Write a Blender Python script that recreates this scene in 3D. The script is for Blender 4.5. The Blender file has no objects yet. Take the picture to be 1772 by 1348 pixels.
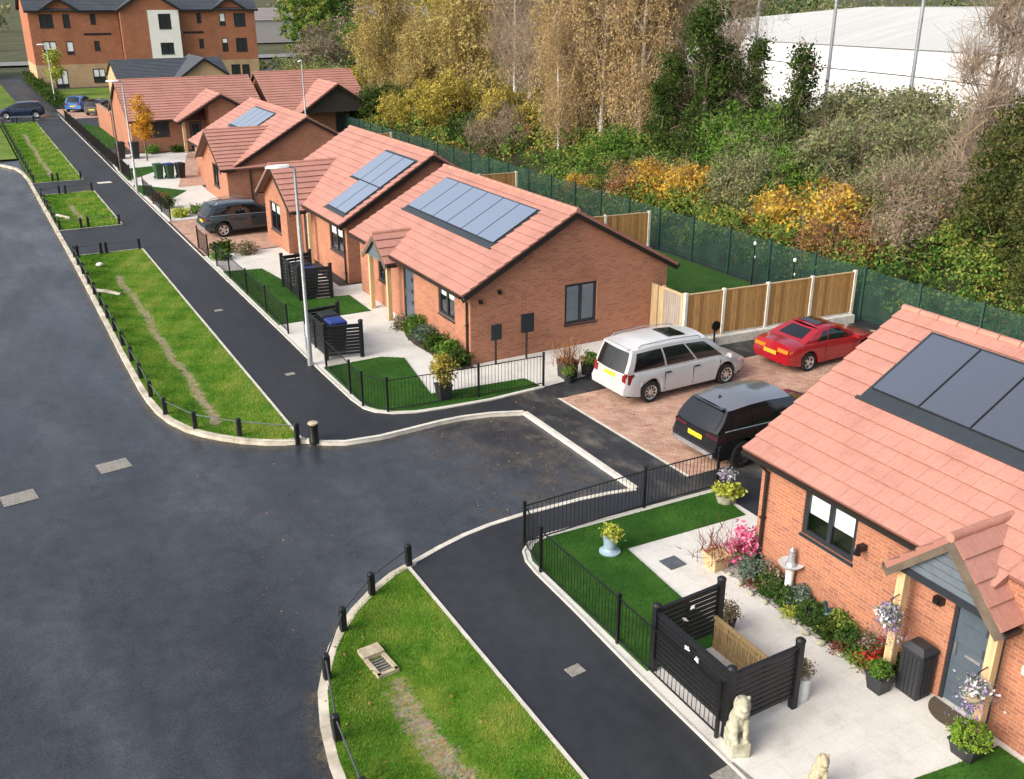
import bpy, math, random
import numpy as np
from mathutils import Vector, Matrix
from mathutils.geometry import tessellate_polygon

S = bpy.context.scene
C = S.collection
R_ = math.radians
PI = math.pi

# ------------------------------------------------------------------ camera
cam = bpy.data.cameras.new("camera")
cam_o = bpy.data.objects.new("camera", cam)
C.objects.link(cam_o)
cam.sensor_fit = 'HORIZONTAL'
cam.sensor_width = 36.0
cam.lens = 36.0 * 1702.2 / 1772.0
cam.clip_start = 0.2
cam.clip_end = 6000.0
cam_o.location = (0, 0, 11.0)
cam_o.rotation_euler = (R_(90 - 21.959), 0, R_(-28.808))
S.camera = cam_o

# ------------------------------------------------------------------ light
SUN_EL, SUN_AZ = 31.0, -97.0          # azimuth of the sun measured from +Y towards +X
w = bpy.data.worlds.new("World")
S.world = w
w.use_nodes = True
nt = w.node_tree
sky = nt.nodes.new("ShaderNodeTexSky")
sky.sky_type = 'NISHITA'
sky.sun_disc = False
sky.sun_elevation = R_(SUN_EL)
sky.sun_rotation = R_(SUN_AZ)
sky.air_density = 1.0
sky.dust_density = 6.0
sky.ozone_density = 1.0
hs = nt.nodes.new("ShaderNodeHueSaturation")      # thin overcast: the blue is mostly veiled
hs.inputs['Saturation'].default_value = 0.7
nt.links.new(sky.outputs[0], hs.inputs['Color'])
nt.links.new(hs.outputs[0], nt.nodes["Background"].inputs[0])
nt.nodes["Background"].inputs[1].default_value = 0.15

sl = bpy.data.lights.new("sun", 'SUN')
sl.energy = 1.4
sl.angle = R_(40)
sl.color = (1.0, 0.96, 0.90)
so = bpy.data.objects.new("sun", sl)
C.objects.link(so)
d = Vector((math.sin(R_(SUN_AZ)) * math.cos(R_(SUN_EL)), math.cos(R_(SUN_AZ)) * math.cos(R_(SUN_EL)), math.sin(R_(SUN_EL))))
so.rotation_euler = (-d).to_track_quat('-Z', 'Y').to_euler()
so.location = d * 200

S.view_settings.view_transform = 'Standard'
S.view_settings.look = 'None'
S.view_settings.exposure = 0.84
S.view_settings.gamma = 1.0
S.cycles.max_bounces = 6
S.cycles.diffuse_bounces = 3
S.cycles.glossy_bounces = 3
S.cycles.transparent_max_bounces = 8
S.cycles.transmission_bounces = 3
S.cycles.use_denoising = True

# ------------------------------------------------------------------ mesh helpers
class MB:
    """Collects boxes, tubes, polygons; build() links them as one mesh object."""
    def __init__(s):
        s.v, s.f, s.uv, s.m = [], [], [], []
    def face(s, pts, uv=None, mi=0):
        n = len(s.v)
        s.v.extend([tuple(p) for p in pts])
        s.f.append(list(range(n, n + len(pts))))
        s.uv.append(uv)
        s.m.append(mi)
    def grid(s, rows, closed=False, mi=0):
        """rows of equal length of points, welded"""
        n0 = len(s.v); k = len(rows[0])
        for r in rows: s.v.extend([tuple(p) for p in r])
        for i in range(len(rows) - 1):
            for j in range(k if closed else k - 1):
                a = n0 + i * k + j; b = n0 + i * k + (j + 1) % k
                s.f.append([a, b, b + k, a + k]); s.uv.append(None); s.m.append(mi)
    def ngon_idx(s, idx, mi=0):
        s.f.append(idx); s.uv.append(None); s.m.append(mi)
    def box(s, c, size, rz=0.0, mi=0, M=None):
        hx, hy, hz = size[0] / 2, size[1] / 2, size[2] / 2
        cs, sn = math.cos(rz), math.sin(rz)
        n = len(s.v)
        for z in (-hz, hz):
            for x, y in ((-hx, -hy), (hx, -hy), (hx, hy), (-hx, hy)):
                p = (c[0] + x * cs - y * sn, c[1] + x * sn + y * cs, c[2] + z)
                s.v.append(p)
        for q in ((3, 2, 1, 0), (4, 5, 6, 7), (0, 1, 5, 4), (1, 2, 6, 5), (2, 3, 7, 6), (3, 0, 4, 7)):
            s.f.append([n + k for k in q]); s.uv.append(None); s.m.append(mi)
    def beam(s, p0, p1, w_, h_, up=(0, 0, 1), mi=0):
        p0, p1 = Vector(p0), Vector(p1)
        a = (p1 - p0).normalized(); u = Vector(up)
        sd = a.cross(u)
        if sd.length < 1e-4: sd = Vector((1, 0, 0))
        sd.normalize(); u = sd.cross(a).normalized()
        n = len(s.v)
        for p in (p0, p1):
            for i, j in ((-1, -1), (1, -1), (1, 1), (-1, 1)):
                s.v.append(tuple(p + sd * (i * w_ / 2) + u * (j * h_ / 2)))
        for q in ((0, 1, 2, 3), (7, 6, 5, 4), (0, 4, 5, 1), (1, 5, 6, 2), (2, 6, 7, 3), (3, 7, 4, 0)):
            s.f.append([n + k for k in q]); s.uv.append(None); s.m.append(mi)
    def tube(s, pts, rad, n=8, cap=True, mi=0):
        pts = [Vector(p) for p in pts]
        if not isinstance(rad, (list, tuple)): rad = [rad] * len(pts)
        rows = []
        ref = Vector((0.13, 0.27, 1.0)).normalized()
        for i, p in enumerate(pts):
            t = (pts[min(i + 1, len(pts) - 1)] - pts[max(i - 1, 0)]).normalized()
            u = t.cross(ref)
            if u.length < .05: u = t.cross(Vector((1, 0, 0)))
            u.normalize(); v_ = t.cross(u)
            rows.append([p + (u * math.cos(2 * PI * k / n) + v_ * math.sin(2 * PI * k / n)) * rad[i] for k in range(n)])
        n0 = len(s.v)
        s.grid(rows, closed=True, mi=mi)
        if cap:
            s.ngon_idx([n0 + k for k in range(n)][::-1], mi)
            m0 = n0 + (len(rows) - 1) * n
            s.ngon_idx([m0 + k for k in range(n)], mi)
    def lathe(s, c, prof, n=16, mi=0, sx=1.0, sy=1.0):
        rows = [[(c[0] + r * sx * math.cos(2 * PI * k / n), c[1] + r * sy * math.sin(2 * PI * k / n), c[2] + z) for k in range(n)] for r, z in prof]
        n0 = len(s.v)
        s.grid(rows, closed=True, mi=mi)
        if prof[0][0] > 1e-4: s.ngon_idx([n0 + k for k in range(n)][::-1], mi)
        if prof[-1][0] > 1e-4: s.ngon_idx([n0 + (len(rows) - 1) * n + k for k in range(n)], mi)
    def poly(s, pts, z=None, mi=0):
        """flat concave polygon, triangulated"""
        P = [Vector((p[0], p[1], z if z is not None else p[2])) for p in pts]
        n = len(s.v)
        s.v.extend([tuple(p) for p in P])
        for t in tessellate_polygon([P]):
            a, b, c_ = [P[k] for k in t]
            nz = (b.x - a.x) * (c_.y - a.y) - (b.y - a.y) * (c_.x - a.x)
            t = list(t) if nz > 0 else list(t)[::-1]
            s.f.append([n + k for k in t]); s.uv.append(None); s.m.append(mi)
    def prism(s, pts, z0, z1, mi=0):
        s.poly(pts, z1, mi)
        k = len(pts)
        area = sum(pts[i][0] * pts[(i + 1) % k][1] - pts[(i + 1) % k][0] * pts[i][1] for i in range(k))
        P = list(pts) if area > 0 else list(pts)[::-1]
        for i in range(k):
            a, b = P[i], P[(i + 1) % k]
            s.face([(a[0], a[1], z0), (b[0], b[1], z0), (b[0], b[1], z1), (a[0], a[1], z1)], mi=mi)
    def build(s, name, mat, parent=None, smooth=None, loc=None, rz=None):
        me = bpy.data.meshes.new(name)
        me.from_pydata(s.v, [], s.f)
        mats = mat if isinstance(mat, (list, tuple)) else [mat]
        for m in mats: me.materials.append(m)
        if len(mats) > 1: me.polygons.foreach_set('material_index', s.m)
        if any(u is not None for u in s.uv):
            L = me.uv_layers.new(name="UVMap")
            k = 0
            for f, u in zip(s.f, s.uv):
                for i in range(len(f)):
                    L.data[k].uv = u[i] if u is not None else (0, 0)
                    k += 1
        me.update()
        if smooth is not None:
            me.polygons.foreach_set('use_smooth', [True] * len(me.polygons))
            me.set_sharp_from_angle(angle=R_(smooth))
        o = bpy.data.objects.new(name, me)
        C.objects.link(o)
        if parent is not None: o.parent = parent
        if loc is not None: o.location = loc
        if rz is not None: o.rotation_euler = (0, 0, rz)
        return o

def tag(o, label=None, cat=None, group=None, kind=None):
    if label: o['label'] = label
    if cat: o['category'] = cat
    if group: o['group'] = group
    if kind: o['kind'] = kind
    return o

def empty(name, loc, label, cat, group=None, rz=0.0, sc=1.0):
    o = bpy.data.objects.new(name, None)
    C.objects.link(o)
    o.empty_display_size = .3
    o.location = loc
    o.rotation_euler = (0, 0, rz)
    o.scale = (sc, sc, sc)
    return tag(o, label, cat, group)

def structure(name, mb, mat, smooth=None):
    o = mb.build(name, mat, smooth=smooth)
    o['kind'] = 'structure'
    return o

# ------------------------------------------------------------------ materials
def rgb(h):
    h = h.lstrip('#')
    v = [int(h[i:i + 2], 16) / 255 for i in (0, 2, 4)]
    return tuple(x / 12.92 if x <= .04045 else ((x + .055) / 1.055) ** 2.4 for x in v) + (1,)

def c4(*a):
    return tuple(a) + (1,) if len(a) == 3 else a

class NM:
    def __init__(s, name):
        s.m = bpy.data.materials.new(name)
        s.m.use_nodes = True
        s.t = s.m.node_tree
        s.b = s.t.nodes["Principled BSDF"]
        s.o = s.t.nodes["Material Output"]
    def n(s, typ, **kw):
        x = s.t.nodes.new(typ)
        for k, v in kw.items():
            if k.startswith('i_'):
                key = k[2:]
                key = int(key) if key.isdigit() else key
                x.inputs[key].default_value = v
            else: setattr(x, k, v)
        return x
    def l(s, a, b): s.t.links.new(a, b)
    def coord(s, kind='Object', scale=(1, 1, 1), rot=(0, 0, 0)):
        tc = s.n("ShaderNodeTexCoord")
        mp = s.n("ShaderNodeMapping")
        mp.inputs['Scale'].default_value = scale
        mp.inputs['Rotation'].default_value = rot
        s.l(tc.outputs[kind], mp.inputs[0])
        return mp.outputs[0]
    def noise(s, vec, scale, detail=4, rough=.6):
        x = s.n("ShaderNodeTexNoise")
        x.inputs['Scale'].default_value = scale
        x.inputs['Detail'].default_value = detail
        x.inputs['Roughness'].default_value = rough
        if vec is not None: s.l(vec, x.inputs['Vector'])
        return x.outputs[0]
    def ramp(s, fac, stops, mode='LINEAR'):
        x = s.n("ShaderNodeValToRGB")
        x.color_ramp.interpolation = mode
        e = x.color_ramp.elements
        e[0].position, e[0].color = stops[0]
        e[1].position, e[1].color = stops[-1]
        for p, c in stops[1:-1]:
            q = e.new(p); q.color = c
        s.l(fac, x.inputs[0])
        return x.outputs[0]
    def mix(s, a, b, fac, blend='MIX'):
        x = s.n("ShaderNodeMix", data_type='RGBA', blend_type=blend)
        for sock, val in ((x.inputs[0], fac), (x.inputs[6], a), (x.inputs[7], b)):
            if hasattr(val, 'links'): s.l(val, sock)
            else: sock.default_value = val
        return x.outputs[2]
    def val(s, fac, a, b):
        x = s.n("ShaderNodeMapRange")
        x.inputs[3].default_value = a; x.inputs[4].default_value = b
        s.l(fac, x.inputs[0])
        return x.outputs[0]
    def bump(s, h, strength=.3, dist=.02):
        x = s.n("ShaderNodeBump")
        x.inputs['Strength'].default_value = strength
        x.inputs['Distance'].default_value = dist
        s.l(h, x.inputs['Height'])
        s.l(x.outputs[0], s.b.inputs['Normal'])
    def col(s, c):
        if hasattr(c, 'links'): s.l(c, s.b.inputs['Base Color'])
        else: s.b.inputs['Base Color'].default_value = c
    def rough(s, r):
        if hasattr(r, 'links'): s.l(r, s.b.inputs['Roughness'])
        else: s.b.inputs['Roughness'].default_value = r

def noisy(name, c1, c2, scale=4, rough=.7, bump=0, bscale=None, detail=5, metal=0, spec=.5, lo=.35, hi=.65, stretch=(1, 1, 1)):
    k = NM(name)
    v = k.coord('Object', stretch)
    n = k.noise(v, scale, detail)
    k.col(k.ramp(n, [(lo, c4(*c1)), (hi, c4(*c2))]))
    k.rough(rough)
    k.b.inputs['Metallic'].default_value = metal
    k.b.inputs['Specular IOR Level'].default_value = spec
    if bump:
        k.bump(k.noise(v, bscale or scale * 6, 3), bump, .01)
    return k.m

def brick_mat(name, c1, c2, c3, mortar, w_=.225, h_=.075, mo=.010, uv=True, grain=.25):
    k = NM(name)
    v = k.coord('UV' if uv else 'Object')
    b = k.n("ShaderNodeTexBrick")
    b.inputs['Scale'].default_value = 1.0
    b.inputs['Brick Width'].default_value = w_
    b.inputs['Row Height'].default_value = h_
    b.inputs['Mortar Size'].default_value = mo
    b.inputs['Mortar Smooth'].default_value = .2
    b.inputs['Bias'].default_value = 0.0
    b.inputs['Color1'].default_value = c4(*c1)
    b.inputs['Color2'].default_value = c4(*c2)
    b.inputs['Mortar'].default_value = c4(*mortar)
    k.l(v, b.inputs['Vector'])
    # a second, coarser tone: some bricks burnt darker
    w2 = k.n("ShaderNodeTexWhiteNoise", noise_dimensions='2D')
    mp = k.n("ShaderNodeMapping"); mp.inputs['Scale'].default_value = (1 / w_, 1 / h_, 1)
    k.l(v, mp.inputs[0])
    sn = k.n("ShaderNodeVectorMath", operation='FLOOR'); k.l(mp.outputs[0], sn.inputs[0]); k.l(sn.outputs[0], w2.inputs['Vector'])
    fac = k.ramp(w2.outputs['Value'], [(.6, c4(0, 0, 0)), (.95, c4(.8, .8, .8))])
    col = k.mix(b.outputs['Color'], c4(*c3), fac)
    mixm = k.mix(col, c4(*mortar), b.outputs['Fac'])
    big = k.noise(v, .55, 5, .65)
    col = k.mix(mixm, k.ramp(big, [(.28, c4(.78, .77, .77)), (.5, c4(.98, .98, .98)), (.72, c4(1.12, 1.10, 1.06))]), 1.0, 'MULTIPLY')
    fine = k.noise(v, 28, 3)
    col = k.mix(col, k.ramp(fine, [(.3, c4(1 - grain, 1 - grain, 1 - grain)), (.7, c4(1 + grain, 1 + grain, 1 + grain))]), .8, 'MULTIPLY')
    k.col(col)
    k.rough(.85)
    k.b.inputs['Specular IOR Level'].default_value = .25
    inv = k.n("ShaderNodeMath", operation='SUBTRACT'); inv.inputs[0].default_value = 1.0
    k.l(b.outputs['Fac'], inv.inputs[1])
    k.bump(inv.outputs[0], .35, .008)
    return k.m

M = {}
def asphalt(name, lo, mid, hi, rmin, rmax, streak=(1, 1, 1), speck=.35, big=.35):
    k = NM(name)
    v = k.coord('Object'); vs = k.coord('Object', streak)
    n1 = k.noise(vs, big, 6, .62)
    base = k.ramp(n1, [(.30, c4(*lo)), (.5, c4(*mid)), (.72, c4(*hi))])
    n2 = k.noise(v, 26, 4, .85)
    base = k.mix(base, k.ramp(n2, [(.34, c4(1 - speck, 1 - speck, 1 - speck)), (.66, c4(1 + speck, 1 + speck, 1 + speck))]), 1.0, 'MULTIPLY')
    n3 = k.noise(v, 2.6, 6, .7)
    base = k.mix(base, k.ramp(n3, [(.32, c4(.74, .74, .76)), (.5, c4(1, 1, 1)), (.68, c4(1.24, 1.23, 1.20))]), 1.0, 'MULTIPLY')
    k.col(base)
    vt = k.coord('Object', (1.0, .015, 1.0)); nt_ = k.noise(vt, 1.1, 3, .6)
    base = k.mix(base, k.ramp(nt_, [(.35, c4(.88, .88, .88)), (.65, c4(1.12, 1.12, 1.12))]), 1.0, 'MULTIPLY')
    n4 = k.noise(vs, big * 1.9, 5, .6)
    k.rough(k.ramp(n4, [(.35, c4(rmin, rmin, rmin)), (.65, c4(rmax, rmax, rmax))]))
    k.bump(n2, .25, .006)
    return k.m
M['road'] = asphalt('wet_road_asphalt', (.019, .021, .025), (.033, .037, .044), (.060, .067, .078), .20, .44, (1.0, .3, 1), .5)
M['road_dark'] = asphalt('dark_patched_asphalt', (.014, .015, .017), (.022, .024, .027), (.105, .097, .085), .45, .75, (1, .6, 1), .4, 1.3)
M['footway'] = asphalt('footway_asphalt', (.012, .0135, .016), (.0165, .0185, .022), (.025, .028, .033), .5, .72, (1, .35, 1), .22, .3)
M['kerb'] = noisy('concrete_kerb', (.42, .40, .35), (.60, .57, .51), 3.0, .85, .15, 30, lo=.3, hi=.7)
M['kerb_dirty'] = noisy('kerb_weathered', (.30, .27, .21), (.58, .53, .44), 1.4, .9, .15, 30)
M['concrete'] = noisy('concrete', (.42, .41, .37), (.60, .58, .53), 5, .85, .1)
M['concrete_post'] = noisy('concrete_post', (.55, .52, .45), (.70, .66, .58), 5, .85, .1)
M['grass_base'] = None

def turf(name, a, b, c_, sc):
    k = NM(name)
    v = k.coord('Object')
    n = k.noise(v, sc, 6, .68)
    col = k.ramp(n, [(.30, c4(*a)), (.5, c4(*b)), (.70, c4(*c_))])
    f = k.noise(v, 60, 3, .7)
    col = k.mix(col, k.ramp(f, [(.3, c4(.6, .6, .6)), (.7, c4(1.3, 1.3, 1.3))]), 1.0, 'MULTIPLY')
    k.col(col); k.rough(.9)
    k.b.inputs['Specular IOR Level'].default_value = .2
    k.bump(f, .6, .03)
    return k.m
M['lawn'] = turf('lawn_turf', (.018, .065, .008), (.028, .095, .010), (.055, .14, .018), .9)
M['rear_lawn'] = turf('rear_lawn', (.018, .060, .010), (.030, .085, .014), (.05, .11, .02), 1.2)
M['far_grass'] = turf('far_grass', (.05, .10, .012), (.10, .17, .02), (.17, .22, .05), .25)
M['ground'] = turf('rough_ground', (.045, .05, .025), (.07, .075, .035), (.11, .10, .06), .12)
def verge_mat():
    k = NM('verge_turf')
    v = k.coord('Object')
    n = k.noise(v, 1.1, 6, .7)
    col = k.ramp(n, [(.30, c4(.035, .11, .008)), (.48, c4(.075, .17, .012)), (.66, c4(.18, .22, .03))])
    f = k.noise(v, 55, 3, .7)
    col = k.mix(col, k.ramp(f, [(.3, c4(.6, .6, .6)), (.7, c4(1.3, 1.3, 1.3))]), 1.0, 'MULTIPLY')
    at = k.n("ShaderNodeAttribute", attribute_name='bare')
    nz = k.noise(v, 5.0, 5, .7)
    add = k.n("ShaderNodeMath", operation='ADD'); k.l(at.outputs['Fac'], add.inputs[0]); k.l(nz, add.inputs[1])
    fac = k.ramp(add.outputs[0], [(.82, c4(0, 0, 0)), (1.14, c4(.95, .95, .95))])
    st = k.n("ShaderNodeTexVoronoi"); st.inputs['Scale'].default_value = 22; k.l(v, st.inputs['Vector'])
    stone = k.mix(k.ramp(nz, [(.3, c4(.16, .12, .05)), (.7, c4(.28, .21, .11))]), st.outputs['Color'], .12)
    k.col(k.mix(col, stone, fac)); k.rough(.92)
    k.b.inputs['Specular IOR Level'].default_value = .2
    k.bump(f, .6, .03)
    return k.m
M['verge'] = verge_mat()

def paving():
    k = NM('pale_paving_slabs')
    v = k.coord('Object')
    b = k.n("ShaderNodeTexBrick")
    for a, x in (('Scale', 1.0), ('Brick Width', .6), ('Row Height', .45), ('Mortar Size', .006), ('Mortar Smooth', .3)):
        b.inputs[a].default_value = x
    b.inputs['Color1'].default_value = c4(.55, .54, .51); b.inputs['Color2'].default_value = c4(.58, .57, .54)
    b.inputs['Mortar'].default_value = c4(.49, .48, .455)
    k.l(v, b.inputs['Vector'])
    n = k.noise(v, 1.3, 7, .74)
    col = k.mix(b.outputs['Color'], k.ramp(n, [(.28, c4(.70, .69, .66)), (.46, c4(.95, .95, .94)), (.66, c4(1.06, 1.06, 1.06))]), 1.0, 'MULTIPLY')
    n2 = k.noise(v, 40, 3)
    col = k.mix(col, k.ramp(n2, [(.3, c4(.9, .9, .9)), (.7, c4(1.07, 1.07, 1.07))]), 1.0, 'MULTIPLY')
    k.col(col); k.rough(.75)
    return k.m
M['paving'] = paving()
def blockpave():
    k = NM('block_paving')
    v = k.coord('Object', rot=(0, 0, R_(45)))
    b = k.n("ShaderNodeTexBrick")
    for a, x in (('Scale', 1.0), ('Brick Width', .2), ('Row Height', .1), ('Mortar Size', .006), ('Mortar Smooth', .3)):
        b.inputs[a].default_value = x
    b.inputs['Color1'].default_value = c4(.36, .20, .14); b.inputs['Color2'].default_value = c4(.46, .31, .24)
    b.inputs['Mortar'].default_value = c4(.22, .15, .11)
    k.l(v, b.inputs['Vector'])
    v2 = k.coord('Object')
    n = k.noise(v2, 1.7, 6, .72)
    col = k.mix(b.outputs['Color'], k.ramp(n, [(.28, c4(.62, .58, .55)), (.6, c4(1.12, 1.10, 1.08))]), 1.0, 'MULTIPLY')
    n2 = k.noise(v2, 9, 4, .8)
    col = k.mix(col, c4(.58, .45, .36), k.ramp(n2, [(.58, c4(0, 0, 0)), (.72, c4(.6, .6, .6))]))
    k.col(col); k.rough(.8)
    return k.m
M['block'] = blockpave()
def dust():
    k = NM('dry_dust_on_tarmac'); v = k.coord('Object')
    sp = k.n("ShaderNodeSeparateXYZ"); k.l(v, sp.inputs[0])
    g = k.n("ShaderNodeMapRange"); g.inputs[1].default_value = 8.2; g.inputs[2].default_value = 12.4; k.l(sp.outputs[0], g.inputs[0])
    n = k.noise(v, 1.1, 7, .72); f = k.ramp(n, [(.46, c4(0, 0, 0)), (.66, c4(.75, .75, .75))])
    m_ = k.n("ShaderNodeMath", operation='MULTIPLY'); k.l(f, m_.inputs[0]); k.l(g.outputs[0], m_.inputs[1])
    n2 = k.noise(v, 8, 4, .7); k.col(k.ramp(n2, [(.35, c4(.07, .062, .052)), (.65, c4(.17, .15, .125))])); k.rough(.9)
    k.l(m_.outputs[0], k.b.inputs['Alpha']); return k.m
M['dust'] = dust()

M['brick'] = brick_mat('red_multi_brick', (.37, .150, .082), (.315, .120, .068), (.235, .092, .062), (.33, .20, .14))
M['brick_far'] = brick_mat('red_brick_flats', (.40, .135, .065), (.34, .105, .05), (.25, .085, .05), (.33, .19, .12))
M['brick_buff'] = brick_mat('buff_brick_flats', (.50, .33, .17), (.44, .28, .14), (.38, .24, .13), (.42, .34, .24))
def tile_mat(name, a, b_, dark):
    k = NM(name)
    v = k.coord('UV')
    b = k.n("ShaderNodeTexBrick")
    for q, x in (('Scale', 1.0), ('Brick Width', .33), ('Row Height', .345), ('Mortar Size', .005), ('Mortar Smooth', .2)):
        b.inputs[q].default_value = x
    b.inputs['Color1'].default_value = c4(*a); b.inputs['Color2'].default_value = c4(*b_)
    b.inputs['Mortar'].default_value = c4(*dark)
    k.l(v, b.inputs['Vector'])
    n = k.noise(v, .8, 7, .72)
    col = k.mix(b.outputs['Color'], k.ramp(n, [(.28, c4(.78, .76, .76)), (.5, c4(1, 1, 1)), (.7, c4(1.12, 1.10, 1.08))]), 1.0, 'MULTIPLY')
    n2 = k.noise(v, 14, 4, .7)
    col = k.mix(col, k.ramp(n2, [(.3, c4(.88, .88, .88)), (.7, c4(1.1, 1.1, 1.1))]), 1.0, 'MULTIPLY')
    k.col(col); k.rough(.58)
    k.b.inputs['Specular IOR Level'].default_value = .45
    inv = k.n("ShaderNodeMath", operation='SUBTRACT'); inv.inputs[0].default_value = 1.0
    k.l(b.outputs['Fac'], inv.inputs[1])
    k.bump(inv.outputs[0], .5, .012)
    return k.m
M['tile'] = tile_mat('terracotta_roof_tile', (.385, .188, .148), (.40, .198, .158), (.29, .135, .105))
M['slate'] = tile_mat('grey_slate_roof', (.055, .065, .08), (.075, .085, .10), (.03, .035, .04))

def plain(name, c, rough=.5, metal=0, spec=.5, var=.12, scale=8):
    a = [x * (1 - var) for x in c[:3]]; b = [min(1, x * (1 + var)) for x in c[:3]]
    return noisy(name, a, b, scale, rough, 0, None, 4, metal, spec, .3, .7)
M['anthracite'] = plain('anthracite_upvc', (.018, .022, .028), .4)
M['black_trim'] = plain('dark_brown_trim', (.012, .010, .009), .45)
M['black'] = plain('black_painted_metal', (.005, .0055, .0065), .4)
M['black_wood'] = plain('black_stained_timber', (.0055, .006, .008), .5, scale=3)
M['grey_board'] = plain('grey_cladding_board', (.10, .125, .15), .5)
M['dark_board'] = plain('dark_cladding_board', (.035, .03, .028), .6)
M['door'] = plain('grey_door', (.06, .08, .105), .4)
M['white'] = plain('white_render', (.78, .77, .74), .8, var=.05, scale=1.5)
M['white_paint'] = plain('white_paint', (.75, .75, .73), .5)
M['galv'] = plain('galvanised_steel', (.36, .39, .42), .45, .6, var=.18, scale=6)
M['steel'] = plain('brushed_steel', (.5, .5, .5), .3, .9)
M['timber'] = noisy('oak_post', (.42, .28, .14), (.54, .40, .23), 2.5, .7, .1, 20, stretch=(6, 6, .6))
M['barge_wood'] = noisy('weathered_barge_board', (.065, .05, .036), (.115, .088, .064), 3, .7, .1, 20)
def boards():
    k = NM('vertical_fence_boards')
    v = k.coord('UV')
    w2 = k.n("ShaderNodeTexWhiteNoise", noise_dimensions='1D')
    sp = k.n("ShaderNodeSeparateXYZ"); k.l(v, sp.inputs[0])
    m1 = k.n("ShaderNodeMath", operation='MULTIPLY'); m1.inputs[1].default_value = 1 / .125; k.l(sp.outputs[0], m1.inputs[0])
    fl = k.n("ShaderNodeMath", operation='FLOOR'); k.l(m1.outputs[0], fl.inputs[0]); k.l(fl.outputs[0], w2.inputs['W'])
    fr = k.n("ShaderNodeMath", operation='FRACT'); k.l(m1.outputs[0], fr.inputs[0])
    col = k.ramp(w2.outputs['Value'], [(0, c4(.26, .13, .04)), (.5, c4(.34, .185, .06)), (1, c4(.42, .25, .09))])
    gap = k.ramp(fr.outputs[0], [(.0, c4(.35, .35, .35)), (.10, c4(1, 1, 1)), (1, c4(1, 1, 1))])
    col = k.mix(col, gap, 1.0, 'MULTIPLY')
    mp = k.n("ShaderNodeMapping"); mp.inputs['Scale'].default_value = (9, .8, 1); k.l(v, mp.inputs[0])
    g = k.noise(mp.outputs[0], 3, 5, .7)
    col = k.mix(col, k.ramp(g, [(.3, c4(.6, .58, .55)), (.7, c4(1.15, 1.15, 1.15))]), 1.0, 'MULTIPLY')
    k.col(col); k.rough(.8); k.bump(fr.outputs[0], .4, .01)
    return k.m
M['boards'] = boards()
M['grey_wood'] = noisy('weathered_gate_boards', (.22, .19, .16), (.34, .29, .25), 3, .85, .1, 20, stretch=(6, 6, .5))
M['reed'] = noisy('reed_screen', (.17, .115, .05), (.32, .23, .11), 14, .85, .2, 40, stretch=(5, 5, .4))
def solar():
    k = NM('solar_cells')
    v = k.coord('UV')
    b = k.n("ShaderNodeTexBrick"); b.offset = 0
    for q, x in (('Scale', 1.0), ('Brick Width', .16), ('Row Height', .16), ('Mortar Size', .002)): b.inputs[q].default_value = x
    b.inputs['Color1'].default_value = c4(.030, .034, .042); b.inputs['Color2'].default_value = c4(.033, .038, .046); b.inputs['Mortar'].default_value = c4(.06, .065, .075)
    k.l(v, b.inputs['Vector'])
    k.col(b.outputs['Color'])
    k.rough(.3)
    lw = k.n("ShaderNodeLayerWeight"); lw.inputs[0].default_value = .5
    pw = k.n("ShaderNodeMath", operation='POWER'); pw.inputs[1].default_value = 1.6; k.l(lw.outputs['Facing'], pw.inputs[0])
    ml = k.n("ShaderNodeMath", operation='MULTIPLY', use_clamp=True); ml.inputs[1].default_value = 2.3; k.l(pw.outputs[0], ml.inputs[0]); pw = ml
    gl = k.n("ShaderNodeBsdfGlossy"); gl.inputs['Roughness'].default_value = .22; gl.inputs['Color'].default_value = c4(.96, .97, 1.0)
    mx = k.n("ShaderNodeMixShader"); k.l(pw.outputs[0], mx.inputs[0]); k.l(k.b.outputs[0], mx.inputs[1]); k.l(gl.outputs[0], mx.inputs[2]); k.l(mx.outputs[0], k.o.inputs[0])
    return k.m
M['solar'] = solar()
M['solar_frame'] = plain('solar_frame', (.016, .017, .020), .35)
M['flashing'] = plain('solar_flashing', (.026, .033, .040), .4)
def glass(name, tint, trans):
    k = NM(name)
    tr = k.n("ShaderNodeBsdfTransparent"); tr.inputs[0].default_value = c4(*tint)
    gl = k.n("ShaderNodeBsdfGlossy"); gl.inputs['Roughness'].default_value = .03; gl.inputs['Color'].default_value = c4(.9, .95, 1.0)
    fr = k.n("ShaderNodeFresnel"); fr.inputs[0].default_value = 1.55
    ad = k.n("ShaderNodeMath", operation='MULTIPLY_ADD'); ad.inputs[1].default_value = 1.0; ad.inputs[2].default_value = trans
    k.l(fr.outputs[0], ad.inputs[0])
    mx = k.n("ShaderNodeMixShader"); k.l(ad.outputs[0], mx.inputs[0]); k.l(tr.outputs[0], mx.inputs[1]); k.l(gl.outputs[0], mx.inputs[2])
    k.l(mx.outputs[0], k.o.inputs[0])
    return k.m
M['glass'] = glass('window_glass', (.90, .93, .93), .06)
def dark_glass(name, c, r=.06, spec=.6):
    k = NM(name); k.col(c4(*c)); k.rough(r); k.b.inputs['Specular IOR Level'].default_value = spec
    return k.m
M['car_glass'] = dark_glass('car_glass', (.008, .009, .010), .04, .9)
M['far_glass'] = dark_glass('far_window_glass', (.03, .035, .04), .1)
M['blind'] = plain('window_blind', (.80, .81, .80), .9, var=.05)
M['interior'] = plain('room_shadow', (.06, .055, .05), .9)
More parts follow.
